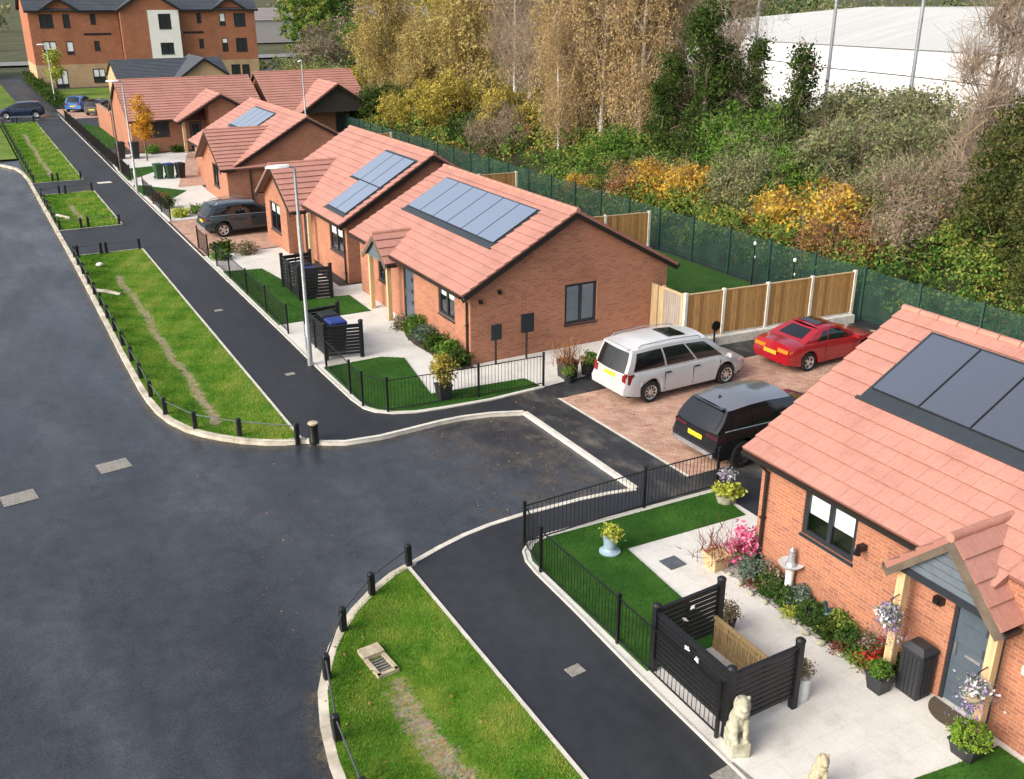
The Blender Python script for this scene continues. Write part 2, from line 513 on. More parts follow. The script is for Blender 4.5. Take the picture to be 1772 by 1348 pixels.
def paint(name, c, metal=0, rough=.25):
    k = NM(name); v = k.coord('Object')
    n = k.noise(v, 1.3, 4)
    k.col(k.ramp(n, [(.3, c4(*[x * .93 for x in c])), (.7, c4(*[min(1, x * 1.05) for x in c]))]))
    k.rough(k.val(n, rough * .8, rough * 1.3)); k.b.inputs['Metallic'].default_value = metal
    k.b.inputs['Coat Weight'].default_value = .8; k.b.inputs['Coat Roughness'].default_value = .04
    return k.m
M['tyre'] = plain('tyre_rubber', (.008, .008, .0085), .8)
M['alloy'] = plain('alloy_wheel', (.55, .56, .57), .3, .7)
M['alloy_dark'] = plain('dark_alloy', (.05, .05, .055), .35, .5)
M['plate'] = plain('yellow_number_plate', (.75, .56, .03), .5)
M['plate_orange'] = plain('amber_number_plate', (.72, .40, .04), .5)
M['red_lens'] = plain('red_lens', (.16, .006, .006), .15)
M['plum_lens'] = plain('dark_plum_lens', (.055, .010, .018), .12)
M['amber_lens'] = plain('amber_lens', (.55, .16, .02), .2)
M['clear_lens'] = plain('clear_lens', (.6, .62, .64), .12)
M['plastic'] = plain('black_plastic', (.008, .008, .009), .6)
M['lid_blue'] = plain('blue_bin_lid', (.010, .030, .17), .5)
M['bin_green'] = plain('green_bin', (.012, .055, .02), .55)
M['bin_black'] = plain('black_bin', (.007, .008, .01), .5)
M['stone'] = noisy('lichened_stone', (.24, .23, .16), (.43, .42, .33), 7, .9, .4, 30)
M['stone_brown'] = noisy('brown_stone', (.30, .25, .16), (.46, .40, .28), 9, .9, .4, 30)
M['pot_dark'] = plain('dark_plant_pot', (.018, .02, .024), .5)
M['pot_pale'] = plain('pale_plant_pot', (.48, .50, .50), .5)
M['pot_blue'] = plain('pale_blue_glazed_pot', (.26, .36, .43), .3)
M['terracotta'] = plain('buff_terracotta_planter', (.50, .36, .20), .8)
M['soil'] = noisy('bed_soil', (.035, .026, .018), (.09, .065, .045), 9, .95, .5, 30)
M['gravel'] = noisy('bed_pebbles', (.10, .09, .08), (.55, .52, .48), 26, .85, .6, 26)
M['mat'] = noisy('coir_doormat', (.055, .042, .028), (.10, .078, .05), 40, .95, .5, 60)
M['slab_dark'] = noisy('dark_grate', (.05, .06, .07), (.10, .11, .125), 12, .6)
M['cover'] = noisy('weathered_iron_cover', (.15, .145, .13), (.26, .245, .215), 14, .7, .3, 30)
M['sign_green'] = plain('pale_green_name_plate', (.30, .55, .40), .5)
M['bark'] = noisy('grey_bark', (.07, .055, .04), (.16, .13, .10), 6, .9, .5, 20, stretch=(1, 1, .3))
M['birch_bark'] = noisy('white_birch_bark', (.30, .28, .25), (.70, .68, .62), 3, .8, .2, 20, stretch=(1, 1, 2.5))
M['mesh_green'] = None
def leafmat(name, cols, trans=.35):
    k = NM(name)
    at = k.n("ShaderNodeAttribute", attribute_name='tint')
    n = len(cols)
    col = k.ramp(at.outputs['Fac'], [(i / (n - 1), c4(*c)) for i, c in enumerate(cols)])
    df = k.n("ShaderNodeBsdfDiffuse"); tr = k.n("ShaderNodeBsdfTranslucent")
    k.l(col, df.inputs[0]); k.l(col, tr.inputs[0])
    mx = k.n("ShaderNodeMixShader"); mx.inputs[0].default_value = trans
    k.l(df.outputs[0], mx.inputs[1]); k.l(tr.outputs[0], mx.inputs[2])
    k.l(mx.outputs[0], k.o.inputs[0])
    return k.m
M['grass'] = leafmat('verge_grass_blades', [(.04, .125, .012), (.09, .225, .020), (.175, .31, .035), (.33, .35, .085)], .3)
M['lawn_blades'] = leafmat('lawn_blades', [(.018, .06, .008), (.03, .10, .012), (.055, .13, .022)], .3)

# ================================================================== SETTING
rng = np.random.default_rng(7)
M['far_tarmac'] = noisy('distant_tarmac', (.14, .145, .15), (.2, .2, .205), .3, .8)
random.seed(5)

mb = MB(); mb.poly([(-3000, -600), (3000, -600), (3000, 5000), (-3000, 5000)], -.30)
structure('ground', mb, M['ground'])
mb = MB(); mb.poly([(-42, -14), (13.3, -14), (13.3, 79.6), (-42, 79.6)], -.11)
structure('road', mb, M['road'])

V1 = [(6.68, 16.50), (6.1, 16.28), (5.51, 15.90), (4.98, 15.46), (4.54, 14.98), (4.22, 14.55), (3.97, 14.10), (3.65, 13.43), (3.41, 12.59), (3.27, 11.8), (3.21, 11.0), (3.20, 8), (3.20, -12)]
V2 = [(6.62, 23.42), (6.1, 23.55), (5.66, 23.78), (5.12, 24.20), (4.66, 24.68), (4.26, 25.2), (3.97, 25.70), (3.68, 26.5), (3.51, 27.32), (3.42, 28.4), (3.38, 29.5), (3.37, 32.7), (3.40, 37.2), (3.42, 42.5), (3.43, 47), (3.40, 54), (3.37, 62), (3.35, 70), (3.22, 73.2), (2.95, 75.2), (2.3, 77.0), (1.3, 78.4), (0, 79.1), (-3, 79.5), (-42, 79.5)]
CN = [(6.62, 23.42), (7.0, 23.05), (7.5, 22.78), (8.45, 22.66), (9.16, 22.70), (10.23, 22.78), (10.93, 22.76), (11.77, 22.60), (12.62, 22.26)]
CS = [(6.68, 16.50), (7.45, 16.79), (8.10, 16.99), (8.8, 17.12), (9.65, 17.18), (11.21, 17.16), (11.97, 17.09), (12.68, 16.95)]
def offset(pts, dist):
    out = []
    for i, p in enumerate(pts):
        a = Vector(pts[max(i - 1, 0)]); b = Vector(pts[min(i + 1, len(pts) - 1)])
        t = (b - a).normalized()
        out.append((p[0] - t.y * dist, p[1] + t.x * dist))
    return out
def strip(name, pts, wd, z0, z1, mat, taper=None):
    """a kerb swept along pts, body to the left of the running direction"""
    q = offset(pts, wd); m = MB(); b = .018
    rows = []
    for k, (a, c_) in enumerate(zip(pts, q)):
        zz = z1 if taper is None else taper[k]
        ax = (a[0] + (c_[0] - a[0]) * b / wd, a[1] + (c_[1] - a[1]) * b / wd)
        rows.append([(c_[0], c_[1], z0), (c_[0], c_[1], zz), (ax[0], ax[1], zz), (a[0], a[1], zz - b), (a[0], a[1], z0)])
    m.grid(rows)
    return structure(name, m, mat, 40)

foot = [(6.52, -12), (6.52, 16.44)] + CS + CN[::-1] + [(6.52, 23.5), (6.52, 47.5), (3.43, 47.5), (3.40, 53.3), (6.52, 53.3), (6.52, 63.9), (3.36, 63.9), (3.35, 68.3), (6.44, 68.3), (6.44, 102.6), (-42, 102.6), (-42, 160), (60, 160), (60, -12)]
mb = MB(); mb.poly(foot, -.004)
structure('footway', mb, M['footway'])

# kerbs: kerb face on the road side
def grit():
    k = NM('gutter_grit'); v = k.coord('Object'); n = k.noise(v, 2.2, 7, .75)
    at = k.n("ShaderNodeAttribute", attribute_name='near'); m_ = k.n("ShaderNodeMath", operation='MULTIPLY'); k.l(k.ramp(n, [(.46, c4(0, 0, 0)), (.66, c4(.85, .85, .85))]), m_.inputs[0]); k.l(at.outputs['Fac'], m_.inputs[1]); k.l(m_.outputs[0], k.b.inputs['Alpha'])
    n2 = k.noise(v, 18, 4, .8); k.col(k.ramp(n2, [(.35, c4(.05, .042, .03)), (.65, c4(.20, .165, .115))])); k.rough(.95); return k.m
M['grit'] = grit()
for pts in (V1[::-1], V2[:-3], CN[::-1], CS):
    m = MB(); a = offset(pts, .0); b = offset(pts, .34)
    m.grid([[(p[0], p[1], -.104), (q[0], q[1], -.104)] for p, q in zip(a, b)]); o = structure('gutter_grit', m, M['grit'])
    at_ = o.data.attributes.new('near', 'FLOAT', 'POINT'); at_.data.foreach_set('value', [1.0, 0.0] * len(a))
strip('kerb', V1[::-1], -.15, -.2, .02, M['kerb_dirty'])
strip('kerb', V2[:-1], -.15, -.2, .02, M['kerb_dirty'])
strip('kerb', CN[::-1], -.105, -.2, .012, M['kerb'])
strip('kerb', CS, -.105, -.2, .012, M['kerb'])
strip('kerb', [CS[-1], CN[-1]], -.11, -.2, .004, M['kerb'])
mb = MB(); mb.poly([(8.2, 17.4), (9.7, 17.4), (12.5, 17.2), (12.45, 22.1), (11, 22.55), (8.2, 22.5)], -.105)
structure('road_dust', mb, M['dust'])
mb = MB(); mb.poly([(12.78, 16.0), (14.2, 16.0), (14.05, 23.55), (12.7, 23.5), (12.74, 22.3)], .001)
mb.poly([(14.2, 15.9), (28.5, 15.9), (28.5, 16.8), (14.2, 16.8)], .001)
mb.poly([(14.05, 22.55), (27, 22.7), (27, 24.1), (14.05, 23.55)], .001)
structure('drive_apron', mb, M['road_dark'])
mb = MB(); mb.poly([(14.16, 16.82), (27.0, 16.6), (27.0, 22.7), (13.98, 22.60)], .008)
structure('block_paved_drive', mb, M['block'])
strip('path_edging', [(14.16, 16.82), (13.98, 22.62)], -.07, -.05, .016, M['kerb'])

# ---- verges (shallow swales with a worn stony line along the bottom)
def interp_x(pts, y):
    p = sorted(pts, key=lambda q: q[1])
    return np.interp(y, [q[1] for q in p], [q[0] for q in p])
XR = 6.52
def bare_x(y): return 4.86 + .05 * np.sin(y * .7) + .04 * np.sin(y * 1.9 + 1)
VERG = []
def verge(left, y0, y1, wdt, bare0, bare1, dens, bl, depth=.095, xr=XR, flat_left=None, label=''):
    ys = np.arange(y0, y1 + .01, .3); n = 22
    rows, bare = [], []
    def z_of(x, y, xl):
        s_ = np.clip((x - xl) / np.maximum(xr - xl, .3), 0, 1)
        e = np.clip(np.minimum(y - y0, y1 - y) / 1.2, 0, 1)
        return .012 - depth * e * np.clip((xr - xl) / 3.1, 0, 1) * np.sin(PI * s_ ** .85) ** 1.5
    def xl_of(y): return (interp_x(left, y) + .13) if flat_left is None else np.zeros_like(y) + flat_left
    def bare_of(x, y):
        b_ = np.clip(1 - np.abs(x - bare_x(y)) / wdt, 0, 1) ** .7 * .62
        f = np.clip((y - bare0) / .8, 0, 1) * np.clip((bare1 - y) / 1.5, 0, 1)
        return b_ * f
    m = MB()
    for y in ys:
        xl = float(min(xl_of(y), xr - .05))
        xs = np.linspace(xl, xr, n)
        rows.append([(x, y, float(z_of(x, y, xl)) + random.uniform(-.008, .008)) for x in xs])
        bare += [float(bare_of(x, y)) for x in xs]
    m.grid([r for r in rows])
    o = m.build('verge_turf', M['verge'], smooth=60)
    o['kind'] = 'structure'
    at = o.data.attributes.new('bare', 'FLOAT', 'POINT'); at.data.foreach_set('value', bare)
    # blades
    area = (y1 - y0) * 3.1
    N = int(area * dens)
    y = rng.uniform(y0 + .05, y1 - .05, N)
    xl = np.minimum(xl_of(y), xr - .05) + .02
    x = rng.uniform(2.9, xr - .02, N)
    ok = x > xl
    b_ = bare_of(x, y) + (np.sin(x * 9 + y * 3.1) * np.sin(y * 7.3 - x * 2)) * .12
    ok &= rng.uniform(0, 1, N) > np.clip(b_ * 1.55, 0, .86)
    x, y, xl = x[ok], y[ok], xl[ok]
    patch = .5 + .28 * np.sin(x * 1.7 + y * .8) * np.sin(y * 1.1 - x * .6) + .16 * np.sin(x * 4.7 - y * 2.9) + .12 * np.sin(y * 5.3 + x * 3.7)
    sidey = np.clip((x - 4.9) / 1.2, -1, 1) * .2
    tint = np.clip(patch + sidey + rng.normal(0, .16, len(x)), 0, 1)
    VERG.append((x, y, z_of(x, y, xl), tint, bl))

def blades(name, parts, mat):
    X = np.concatenate([p[0] for p in parts]); Y = np.concatenate([p[1] for p in parts]); Z = np.concatenate([p[2] for p in parts])
    T = np.concatenate([p[3] for p in parts]); B = np.concatenate([np.full(len(p[0]), p[4]) for p in parts])
    n = len(X); a = rng.uniform(0, 2 * PI, n); h = B * rng.uniform(.5, 1.3, n); wd = B * .17
    lean = rng.uniform(.1, .9, n) * h; la = rng.uniform(0, 2 * PI, n)
    P = np.zeros((n, 3, 3), np.float32)
    P[:, 0, 0] = X - np.cos(a) * wd; P[:, 0, 1] = Y - np.sin(a) * wd; P[:, 0, 2] = Z - .01
    P[:, 1, 0] = X + np.cos(a) * wd; P[:, 1, 1] = Y + np.sin(a) * wd; P[:, 1, 2] = Z - .01
    P[:, 2, 0] = X + np.cos(la) * lean; P[:, 2, 1] = Y + np.sin(la) * lean; P[:, 2, 2] = Z + h
    return facecloud(name, P, np.repeat(T, 3), mat)

def facecloud(name, P, tint, mat, parent=None):
    """P: (n, k, 3) polygons, tint: n*k floats"""
    n, k = P.shape[:2]
    me = bpy.data.meshes.new(name)
    me.vertices.add(n * k); me.vertices.foreach_set('co', P.reshape(-1).astype(np.float32))
    me.loops.add(n * k); me.loops.foreach_set('vertex_index', np.arange(n * k, dtype=np.int32))
    me.polygons.add(n); me.polygons.foreach_set('loop_start', np.arange(0, n * k, k, dtype=np.int32))
    me.polygons.foreach_set('loop_total', np.full(n, k, dtype=np.int32))
    at = me.attributes.new('tint', 'FLOAT', 'POINT'); at.data.foreach_set('value', tint.astype(np.float32))
    me.materials.append(mat); me.update(calc_edges=True)
    o = bpy.data.objects.new(name, me); C.objects.link(o)
    if parent is not None: o.parent = parent
    return o

verge(V1, 3.0, 16.45, .46, 3.0, 14.2, 2600, .042)
verge([p for p in V2 if p[0] > 3.3], 23.5, 47.5, .30, 25.0, 44.5, 1300, .052)
verge([], 53.3, 63.9, .30, 55.5, 61.5, 260, .10, flat_left=3.55)
verge([], 68.3, 102.6, .32, 70.2, 96, 130, .12, flat_left=3.5)
o = blades('grass', VERG, M['grass']); tag(o, kind='stuff')
strip('path_edging', [(6.52, 3), (6.52, 16.4)], -.06, -.1, .022, M['kerb'])
strip('path_edging', [(6.52, 23.55), (6.52, 47.5)], -.06, -.1, .022, M['kerb'])
strip('path_edging', [(6.52, 53.3), (6.52, 63.9)], -.06, -.1, .022, M['kerb'])
strip('path_edging', [(6.44, 68.3), (6.44, 102.6)], -.06, -.1, .022, M['kerb'])
strip('path_edging', [(3.5, 47.52), (6.5, 47.52)], -.05, -.1, .016, M['kerb'])
strip('path_edging', [(6.5, 53.28), (3.5, 53.28)], -.05, -.1, .016, M['kerb'])
strip('path_edging', [(3.5, 63.92), (6.5, 63.92)], -.05, -.1, .016, M['kerb'])
strip('path_edging', [(6.44, 68.28), (3.5, 68.28)], -.05, -.1, .016, M['kerb'])

# ---- gardens
G1 = [(8.66, 3.0), (8.70, 11.28), (8.76, 13.3), (8.78, 14.89), (8.82, 15.35), (8.95, 15.7), (9.25, 15.97), (9.68, 16.06), (14.3, 15.94)]
G2 = [(14.06, 23.62), (12.22, 23.50), (10.61, 23.62), (9.9, 23.72), (9.35, 23.95), (8.95, 24.3), (8.78, 24.67), (8.70, 25.44), (8.67, 27.97), (8.69, 32.46), (8.68, 44.65)]
mb = MB(); mb.poly(G1 + [(14.3, 3.0)], .006)
structure('paving', mb, M['paving'])
mb = MB(); mb.poly(G2 + [(12.4, 44.65), (12.4, 37), (20.5, 37), (20.5, 24.3)], .006)
structure('paving', mb, M['paving'])
mb = MB(); mb.poly([(8.74, 52.9), (12.6, 52.9), (12.6, 66), (16, 70), (21, 76), (11.3, 77.9), (9.2, 77.9), (8.8, 70)], .006)
structure('paving', mb, M['paving'])
strip('path_edging', G1[:-1] , .06, -.1, .03, M['kerb'])
strip('path_edging', [G1[-2], G1[-1]], .05, -.1, .03, M['kerb'])
strip('path_edging', G2, .06, -.1, .03, M['kerb'])
strip('path_edging', [(8.68, 44.65), (8.70, 60), (8.78, 75), (8.95, 108)], .06, -.1, .03, M['kerb'])
mb = MB(); mb.poly([(8.8, 44.8), (14, 44.8), (14, 52.8), (8.8, 52.8)], .005)
structure('block_paved_drive', mb, M['block'])
mb = MB(); mb.poly([(11.2, 62.6), (13.6, 62.6), (17, 70), (20, 76.4), (14.6, 76.4)], .011)
structure('block_paved_drive', mb, M['block'])

LAWN = []
def lawn(pts, dens, bl, z=.03, name='lawn'):
    m = MB(); m.prism(pts, -.02, z)
    structure(name, m, M['lawn'])
    P = np.array(pts); N = int((P[:, 0].max() - P[:, 0].min()) * (P[:, 1].max() - P[:, 1].min()) * dens)
    x = rng.uniform(P[:, 0].min(), P[:, 0].max(), N); y = rng.uniform(P[:, 1].min(), P[:, 1].max(), N)
    inside = np.zeros(N, bool); k = len(pts)
    for i in range(k):
        (x0, y0), (x1, y1) = pts[i], pts[(i + 1) % k]
        c_ = ((y0 > y) != (y1 > y)) & (x < (x1 - x0) * (y - y0) / ((y1 - y0) if y1 != y0 else 1e-9) + x0)
        inside ^= c_
    x, y = x[inside], y[inside]
    t = np.clip(.45 + .2 * np.sin(x * 2.1 + y) * np.sin(y * 1.3) + rng.normal(0, .18, len(x)), 0, 1)
    LAWN.append((x, y, np.full(len(x), z), t, bl))
lawn([(8.86, 11.22), (10.75, 11.22), (10.78, 12.7), (10.90, 14.75), (14.1, 14.66), (14.24, 15.86), (9.7, 15.96), (9.28, 15.86), (9.02, 15.6), (8.9, 15.3)], 1100, .035)
lawn([(10.6, 3.2), (12.6, 3.2), (12.6, 7.05), (11.8, 7.09), (10.88, 7.2), (10.6, 7.1)], 900, .035)
lawn([(8.80, 28.35), (8.82, 25.4), (8.88, 24.75), (9.05, 24.4), (9.42, 24.08), (9.95, 23.84), (10.63, 23.74), (12.2, 23.62), (14.0, 23.74), (13.9, 24.48), (10.86, 24.72), (11.38, 27.95), (10.75, 28.4)], 800, .035)
lawn([(8.8, 33.3), (12.3, 33.3), (12.3, 35.6), (11.0, 35.7), (10.4, 41.2), (8.82, 41.5)], 500, .04)
lawn([(8.85, 60.8), (10.2, 59.2), (11.4, 61.2), (9.2, 64.4), (8.85, 64.4)], 120, .06)
lawn([(8.9, 66.4), (11.3, 69.6), (11.2, 71.5), (8.95, 71)], 120, .06)
lawn([(9.3, 82), (11.4, 82), (11.2, 96), (9.3, 100)], 60, .08)
o = blades('lawn_grass', LAWN, M['lawn_blades']); tag(o, kind='stuff')
mb = MB(); mb.poly([(20.3, 24.4), (27.3, 24.1), (27.3, 36), (20.3, 36)], .014); structure('rear_lawn', mb, M['rear_lawn'])
mb = MB(); mb.poly([(20.6, 37), (27.3, 37), (27.3, 120), (20.6, 75)], .014); structure('rear_lawn', mb, M['rear_lawn'])
mb = MB(); mb.poly([(20.3, 24.42), (27.0, 24.12), (26.9, 25.5), (20.3, 26.1)], .02); structure('rear_patio', mb, M['concrete'])
mb = MB(); mb.poly([(17, 2), (27.3, 2), (27.3, 15.9), (17, 15.9)], .014); structure('rear_lawn', mb, M['rear_lawn'])
mb = MB(); mb.poly([(10.4, 114), (60, 114), (60, 137), (10.8, 137)], .01); structure('far_lawn', mb, M['far_grass'])
mb = MB(); mb.poly([(2.5, 115), (6.2, 115), (6.0, 150), (1, 150)], .01); structure('far_lawn', mb, M['far_grass'])
mb = MB(); mb.poly([(-42, 79.6), (3.4, 79.6), (3.4, 103), (-42, 103)], .004); structure('far_lawn', mb, M['far_grass'])
mb = MB(); mb.poly([(9.2, 103.6), (15, 103.6), (15, 113), (9.2, 113)], .008); structure('block_paved_drive', mb, M['block'])
mb = MB(); mb.poly([(-60, 103.8), (9.1, 103.8), (9.1, 112.5), (-60, 112.5)], .012); structure('side_road', mb, M['road'])
mb = MB(); mb.poly([(-300, 176), (300, 196), (300, 207), (-300, 186)], .03); structure('distant_road', mb, M['far_tarmac'])
mb = MB(); mb.poly([(28, -12), (130, -12), (130, 130), (40, 175), (28, 130)], -.02); structure('woodland_floor', mb, M['soil'])
# small flat ironwork and marks, each let into its surface
def cover(x, y, sx, sy, rz, z, mat, label, name='drain_cover', cat='drain cover'):
    m = MB(); m.box((0, 0, .004), (sx, sy, .012))
    o = m.build(name, mat); o.location = (x, y, z); o.rotation_euler = (0, 0, R_(rz)); tag(o, label, cat)
cover(1.95, 24.46, .75, .6, 8, -.106, M['cover'], 'rusty rectangular drain cover in the road nearest the curved kerb')
cover(-.28, 23.74, .75, .6, 8, -.106, M['cover'], 'pale rectangular drain cover in the road at the left edge of the picture')
cover(7.78, 11.85, .3, .25, 5, .0, M['cover'], 'small pale utility cover in the footway beside the near verge')
cover(8.5, 8.55, .5, .45, 5, .0, M['cover'], 'grey utility cover in the footway below the sitting lion statue')
cover(11.42, 13.83, .42, .40, 3, .010, M['slab_dark'], 'dark square grate in the pale paving of the nearest garden')
cover(7.72, 28.35, .28, .22, 5, .0, M['cover'], 'small pale utility cover in the footway beside the lamp post')
cover(7.35, 36.1, .28, .22, 5, .0, M['cover'], 'small utility cover in the footway beside the second bin screen')
cover(7.5, 66.5, .8, .55, 5, .0, M['kerb'], 'pale oblong cover in the far footway beyond the short verge', )

# ================================================================== HOUSES
def V3(o, d, u, z, dep=0.0):
    nx, ny = d[1], -d[0]
    return (o[0] + d[0] * u - nx * dep, o[1] + d[1] * u - ny * dep, z)
def obox(m, o, d, u0, u1, z0, z1, d0, d1, mi=0):
    """box on a wall plane; d0..d1 are depths behind the wall (negative: proud)"""
    c_ = [V3(o, d, u, z, q) for q in (d0, d1) for z in (z0, z1) for u in (u0, u1)]
    for q in ((0, 1, 3, 2), (5, 4, 6, 7), (4, 0, 2, 6), (1, 5, 7, 3), (2, 3, 7, 6), (4, 5, 1, 0)):
        m.face([c_[k] for k in q], mi=mi)
def wall(m, o, d, L, h, holes=(), gable=None, reveal=.10, z0=-.15, u_off=0.0, mi=0, band=None):
    """brick wall with real openings; uv in metres. band=(z, mi) changes material below z"""
    us = sorted({0.0, L} | {a for q in holes for a in q[:2]})
    zs = sorted({z0, h} | {a for q in holes for a in q[2:4]} | ({band[0]} if band else set()))
    for i in range(len(us) - 1):
        for j in range(len(zs) - 1):
            um, zm = (us[i] + us[i + 1]) / 2, (zs[j] + zs[j + 1]) / 2
            if any(q[0] < um < q[1] and q[2] < zm < q[3] for q in holes): continue
            P = [(us[i], zs[j]), (us[i + 1], zs[j]), (us[i + 1], zs[j + 1]), (us[i], zs[j + 1])]
            k = band[1] if band and zm < band[0] else mi
            m.face([V3(o, d, u, z) for u, z in P], [(u + u_off, z) for u, z in P], k)
    if gable:
        pts = [(0, h), (L, h)] + [(g[0], g[1]) for g in gable]
        m.face([V3(o, d, u, z) for u, z in pts], [(u + u_off, z) for u, z in pts], mi)
    for u0, u1, a, b in [q[:4] for q in holes]:
        for p, q in (((u0, a), (u0, b)), ((u1, b), (u1, a)), ((u0, b), (u1, b)), ((u1, a), (u0, a))):
            m.face([V3(o, d, *p), V3(o, d, *q), V3(o, d, *q, reveal), V3(o, d, *p, reveal)], [(0, p[1]), (0, q[1]), (reveal, q[1]), (reveal, p[1])], mi)
def window(parent, o, d, u0, u1, z0, z1, lights=2, blind=0.0, far=False, label=None, bw=.09, transom=False):
    m = MB(); a, b = .035, .10
    obox(m, o, d, u0, u1, z0, z0 + bw, a, b); obox(m, o, d, u0, u1, z1 - bw, z1, a, b)
    obox(m, o, d, u0, u0 + bw, z0 + bw, z1 - bw, a, b); obox(m, o, d, u1 - bw, u1, z0 + bw, z1 - bw, a, b)
    for i in range(1, lights):
        u = u0 + (u1 - u0) * i / lights
        obox(m, o, d, u - .05, u + .05, z0 + bw, z1 - bw, a - .005, b)
    obox(m, o, d, u0 - .02, u1 + .02, z0 - .05, z0 - .002, -.04, .09)
    W_ = m.build('window', M['anthracite'], parent)
    if label: W_['label'] = label
    for i in range(lights):
        a0 = u0 + (u1 - u0) * i / lights + (.05 if i else bw); a1 = u0 + (u1 - u0) * (i + 1) / lights - (.05 if i < lights - 1 else bw)
        g = MB(); g.face([V3(o, d, a0, z0 + bw, .07), V3(o, d, a1, z0 + bw, .07), V3(o, d, a1, z1 - bw, .07), V3(o, d, a0, z1 - bw, .07)])
        g.build('pane', M['far_glass'] if far else M['glass'], W_)
        if blind:
            bd = .066 if far else .085
            g = MB(); g.face([V3(o, d, a0, z1 - bw - blind * (z1 - z0), bd), V3(o, d, a1, z1 - bw - blind * (z1 - z0), bd), V3(o, d, a1, z1 - bw, bd), V3(o, d, a0, z1 - bw, bd)])
            g.build('blind', M['blind'], W_)
    if not far:
        g = MB(); g.face([V3(o, d, u0, z0, .9), V3(o, d, u1, z0, .9), V3(o, d, u1, z1, .9), V3(o, d, u0, z1, .9)])
        for p, q in (((u0, z0), (u0, z1)), ((u1, z1), (u1, z0)), ((u0, z1), (u1, z1)), ((u1, z0), (u0, z0))):
            g.face([V3(o, d, *p, .14), V3(o, d, *q, .14), V3(o, d, *q, .9), V3(o, d, *p, .9)])
        g.build('room', M['interior'], W_)
    return W_
def door(parent, o, d, u0, u1, z1, far=False, glazed=False):
    m = MB()
    obox(m, o, d, u0, u0 + .06, 0, z1, .03, .10); obox(m, o, d, u1 - .06, u1, 0, z1, .03, .10); obox(m, o, d, u0, u1, z1 - .06, z1 + .0, .028, .10)
    fr = MB()
    obox(fr, o, d, u0 + .06, u1 - .06, .03, z1 - .06, .06, .10)
    if not far:
        for k in range(4):
            z = .35 + k * .4
            obox(fr, o, d, u0 + .12, u1 - .12, z, z + .02, .054, .06)
    D_ = fr.build('door', M['door'], parent)
    m.build('frame', M['anthracite'], D_)
    if glazed:
        g = MB(); obox(g, o, d, u0 + .2, u1 - .2, .9, z1 - .2, .05, .06); g.build('glazing', M['far_glass'], D_)
    else:
        for k in range(3):
            g = MB(); obox(g, o, d, u1 - .36, u1 - .2, .72 + k * .42, .72 + k * .42 + .16, .05, .06); g.build('glazing', M['far_glass'], D_)
    if not far:
        h = MB(); obox(h, o, d, u0 + .12, u0 + .15, .95, 1.2, .0, .06); h.build('handle', M['steel'], D_)
        h = MB(); obox(h, o, d, u0 + .3, u0 + .58, 1.0, 1.05, .045, .06)
        h.build('letter_box', M['steel'], D_)
    return D_
def slope(m, e0, e1, r1, r0, mi=0, course=.345, th=.07):
    """stepped tile courses from the eave e0-e1 up to the ridge r0-r1"""
    e0, e1, r0, r1 = [Vector(p) for p in (e0, e1, r0, r1)]
    n_ = (e1 - e0).cross(r0 - e0).normalized()
    flip = n_.z < 0
    if flip: n_ = -n_
    Ls = (r0 - e0).length; k = max(1, int(round(Ls / course)))
    ud = (e1 - e0).normalized()
    def put(P, uv):
        if flip: P, uv = P[::-1], uv[::-1]
        m.face(P, uv, mi)
    def pt(s, t, h):
        a = e0.lerp(r0, t); b = e1.lerp(r1, t)
        return a.lerp(b, s) + n_ * h
    def uvp(s, t):
        p = pt(s, t, 0)
        return ((p - e0).dot(ud), t * k * .345 + .003)
    lift, lip, rec = .050, .014, .036 / Ls
    for i in range(k):
        t0, t1 = i / k, (i + 1) / k
        t1b = t1 + rec if i < k - 1 else t1
        put([pt(0, t0, lift), pt(1, t0, lift), pt(1, t1b, .006), pt(0, t1b, .006)], [uvp(0, t0), uvp(1, t0), uvp(1, t1), uvp(0, t1)])
        put([pt(0, t0, lift - lip), pt(1, t0, lift - lip), pt(1, t0, lift), pt(0, t0, lift)], [uvp(0, t0), uvp(1, t0), uvp(1, t0), uvp(0, t0)])
        if i:
            put([pt(0, t0 + rec, .006), pt(1, t0 + rec, .006), pt(1, t0 + rec, lift - lip), pt(0, t0 + rec, lift - lip)], [uvp(0, t0)] * 4)
            put([pt(0, t0 + rec, lift - lip), pt(1, t0 + rec, lift - lip), pt(1, t0, lift - lip), pt(0, t0, lift - lip)], [uvp(0, t0)] * 4)
        else: put([pt(0, 0, -th), pt(1, 0, -th), pt(1, 0, lift - lip), pt(0, 0, lift - lip)], [uvp(0, t0)] * 4)
        for s in (0, 1):
            P = [pt(s, t0, -th), pt(s, t0, lift), pt(s, t1, .004), pt(s, t1, -th)]
            m.face(P if (s == 0) != flip else P[::-1], [uvp(s, t0)] * 4, mi)
    put([pt(0, 1, -th), pt(1, 1, -th), pt(1, 0, -th), pt(0, 0, -th)], [uvp(0, 0)] * 4)
M['ridge'] = plain('terracotta_ridge_tile', (.37, .175, .13), .6, var=.15, scale=3)
M['ridge_slate'] = plain('slate_ridge_tile', (.06, .07, .08), .6)
def ridge(parent, a, b, mat, r=.10):
    a, b = Vector(a), Vector(b); ax = (b - a).normalized() * .012; a, b = a - ax, b + ax; n = max(1, int((b - a).length / .45)); m = MB()
    for i in range(n):
        p, q = a.lerp(b, i / n), a.lerp(b, (i + 1) / n)
        m.tube([p, p.lerp(q, .97)], [r, r * .94], 8)
    return m.build('ridge_tiles', mat, parent, smooth=50)
def gutter(parent, a, b, mat):
    m = MB(); a, b = Vector(a), Vector(b)
    m.beam(a, b, .09, .07); m.beam(a + Vector((.06, 0, -.045)), b + Vector((.06, 0, -.045)), .02, .06)
    return m.build('gutter', mat, parent)
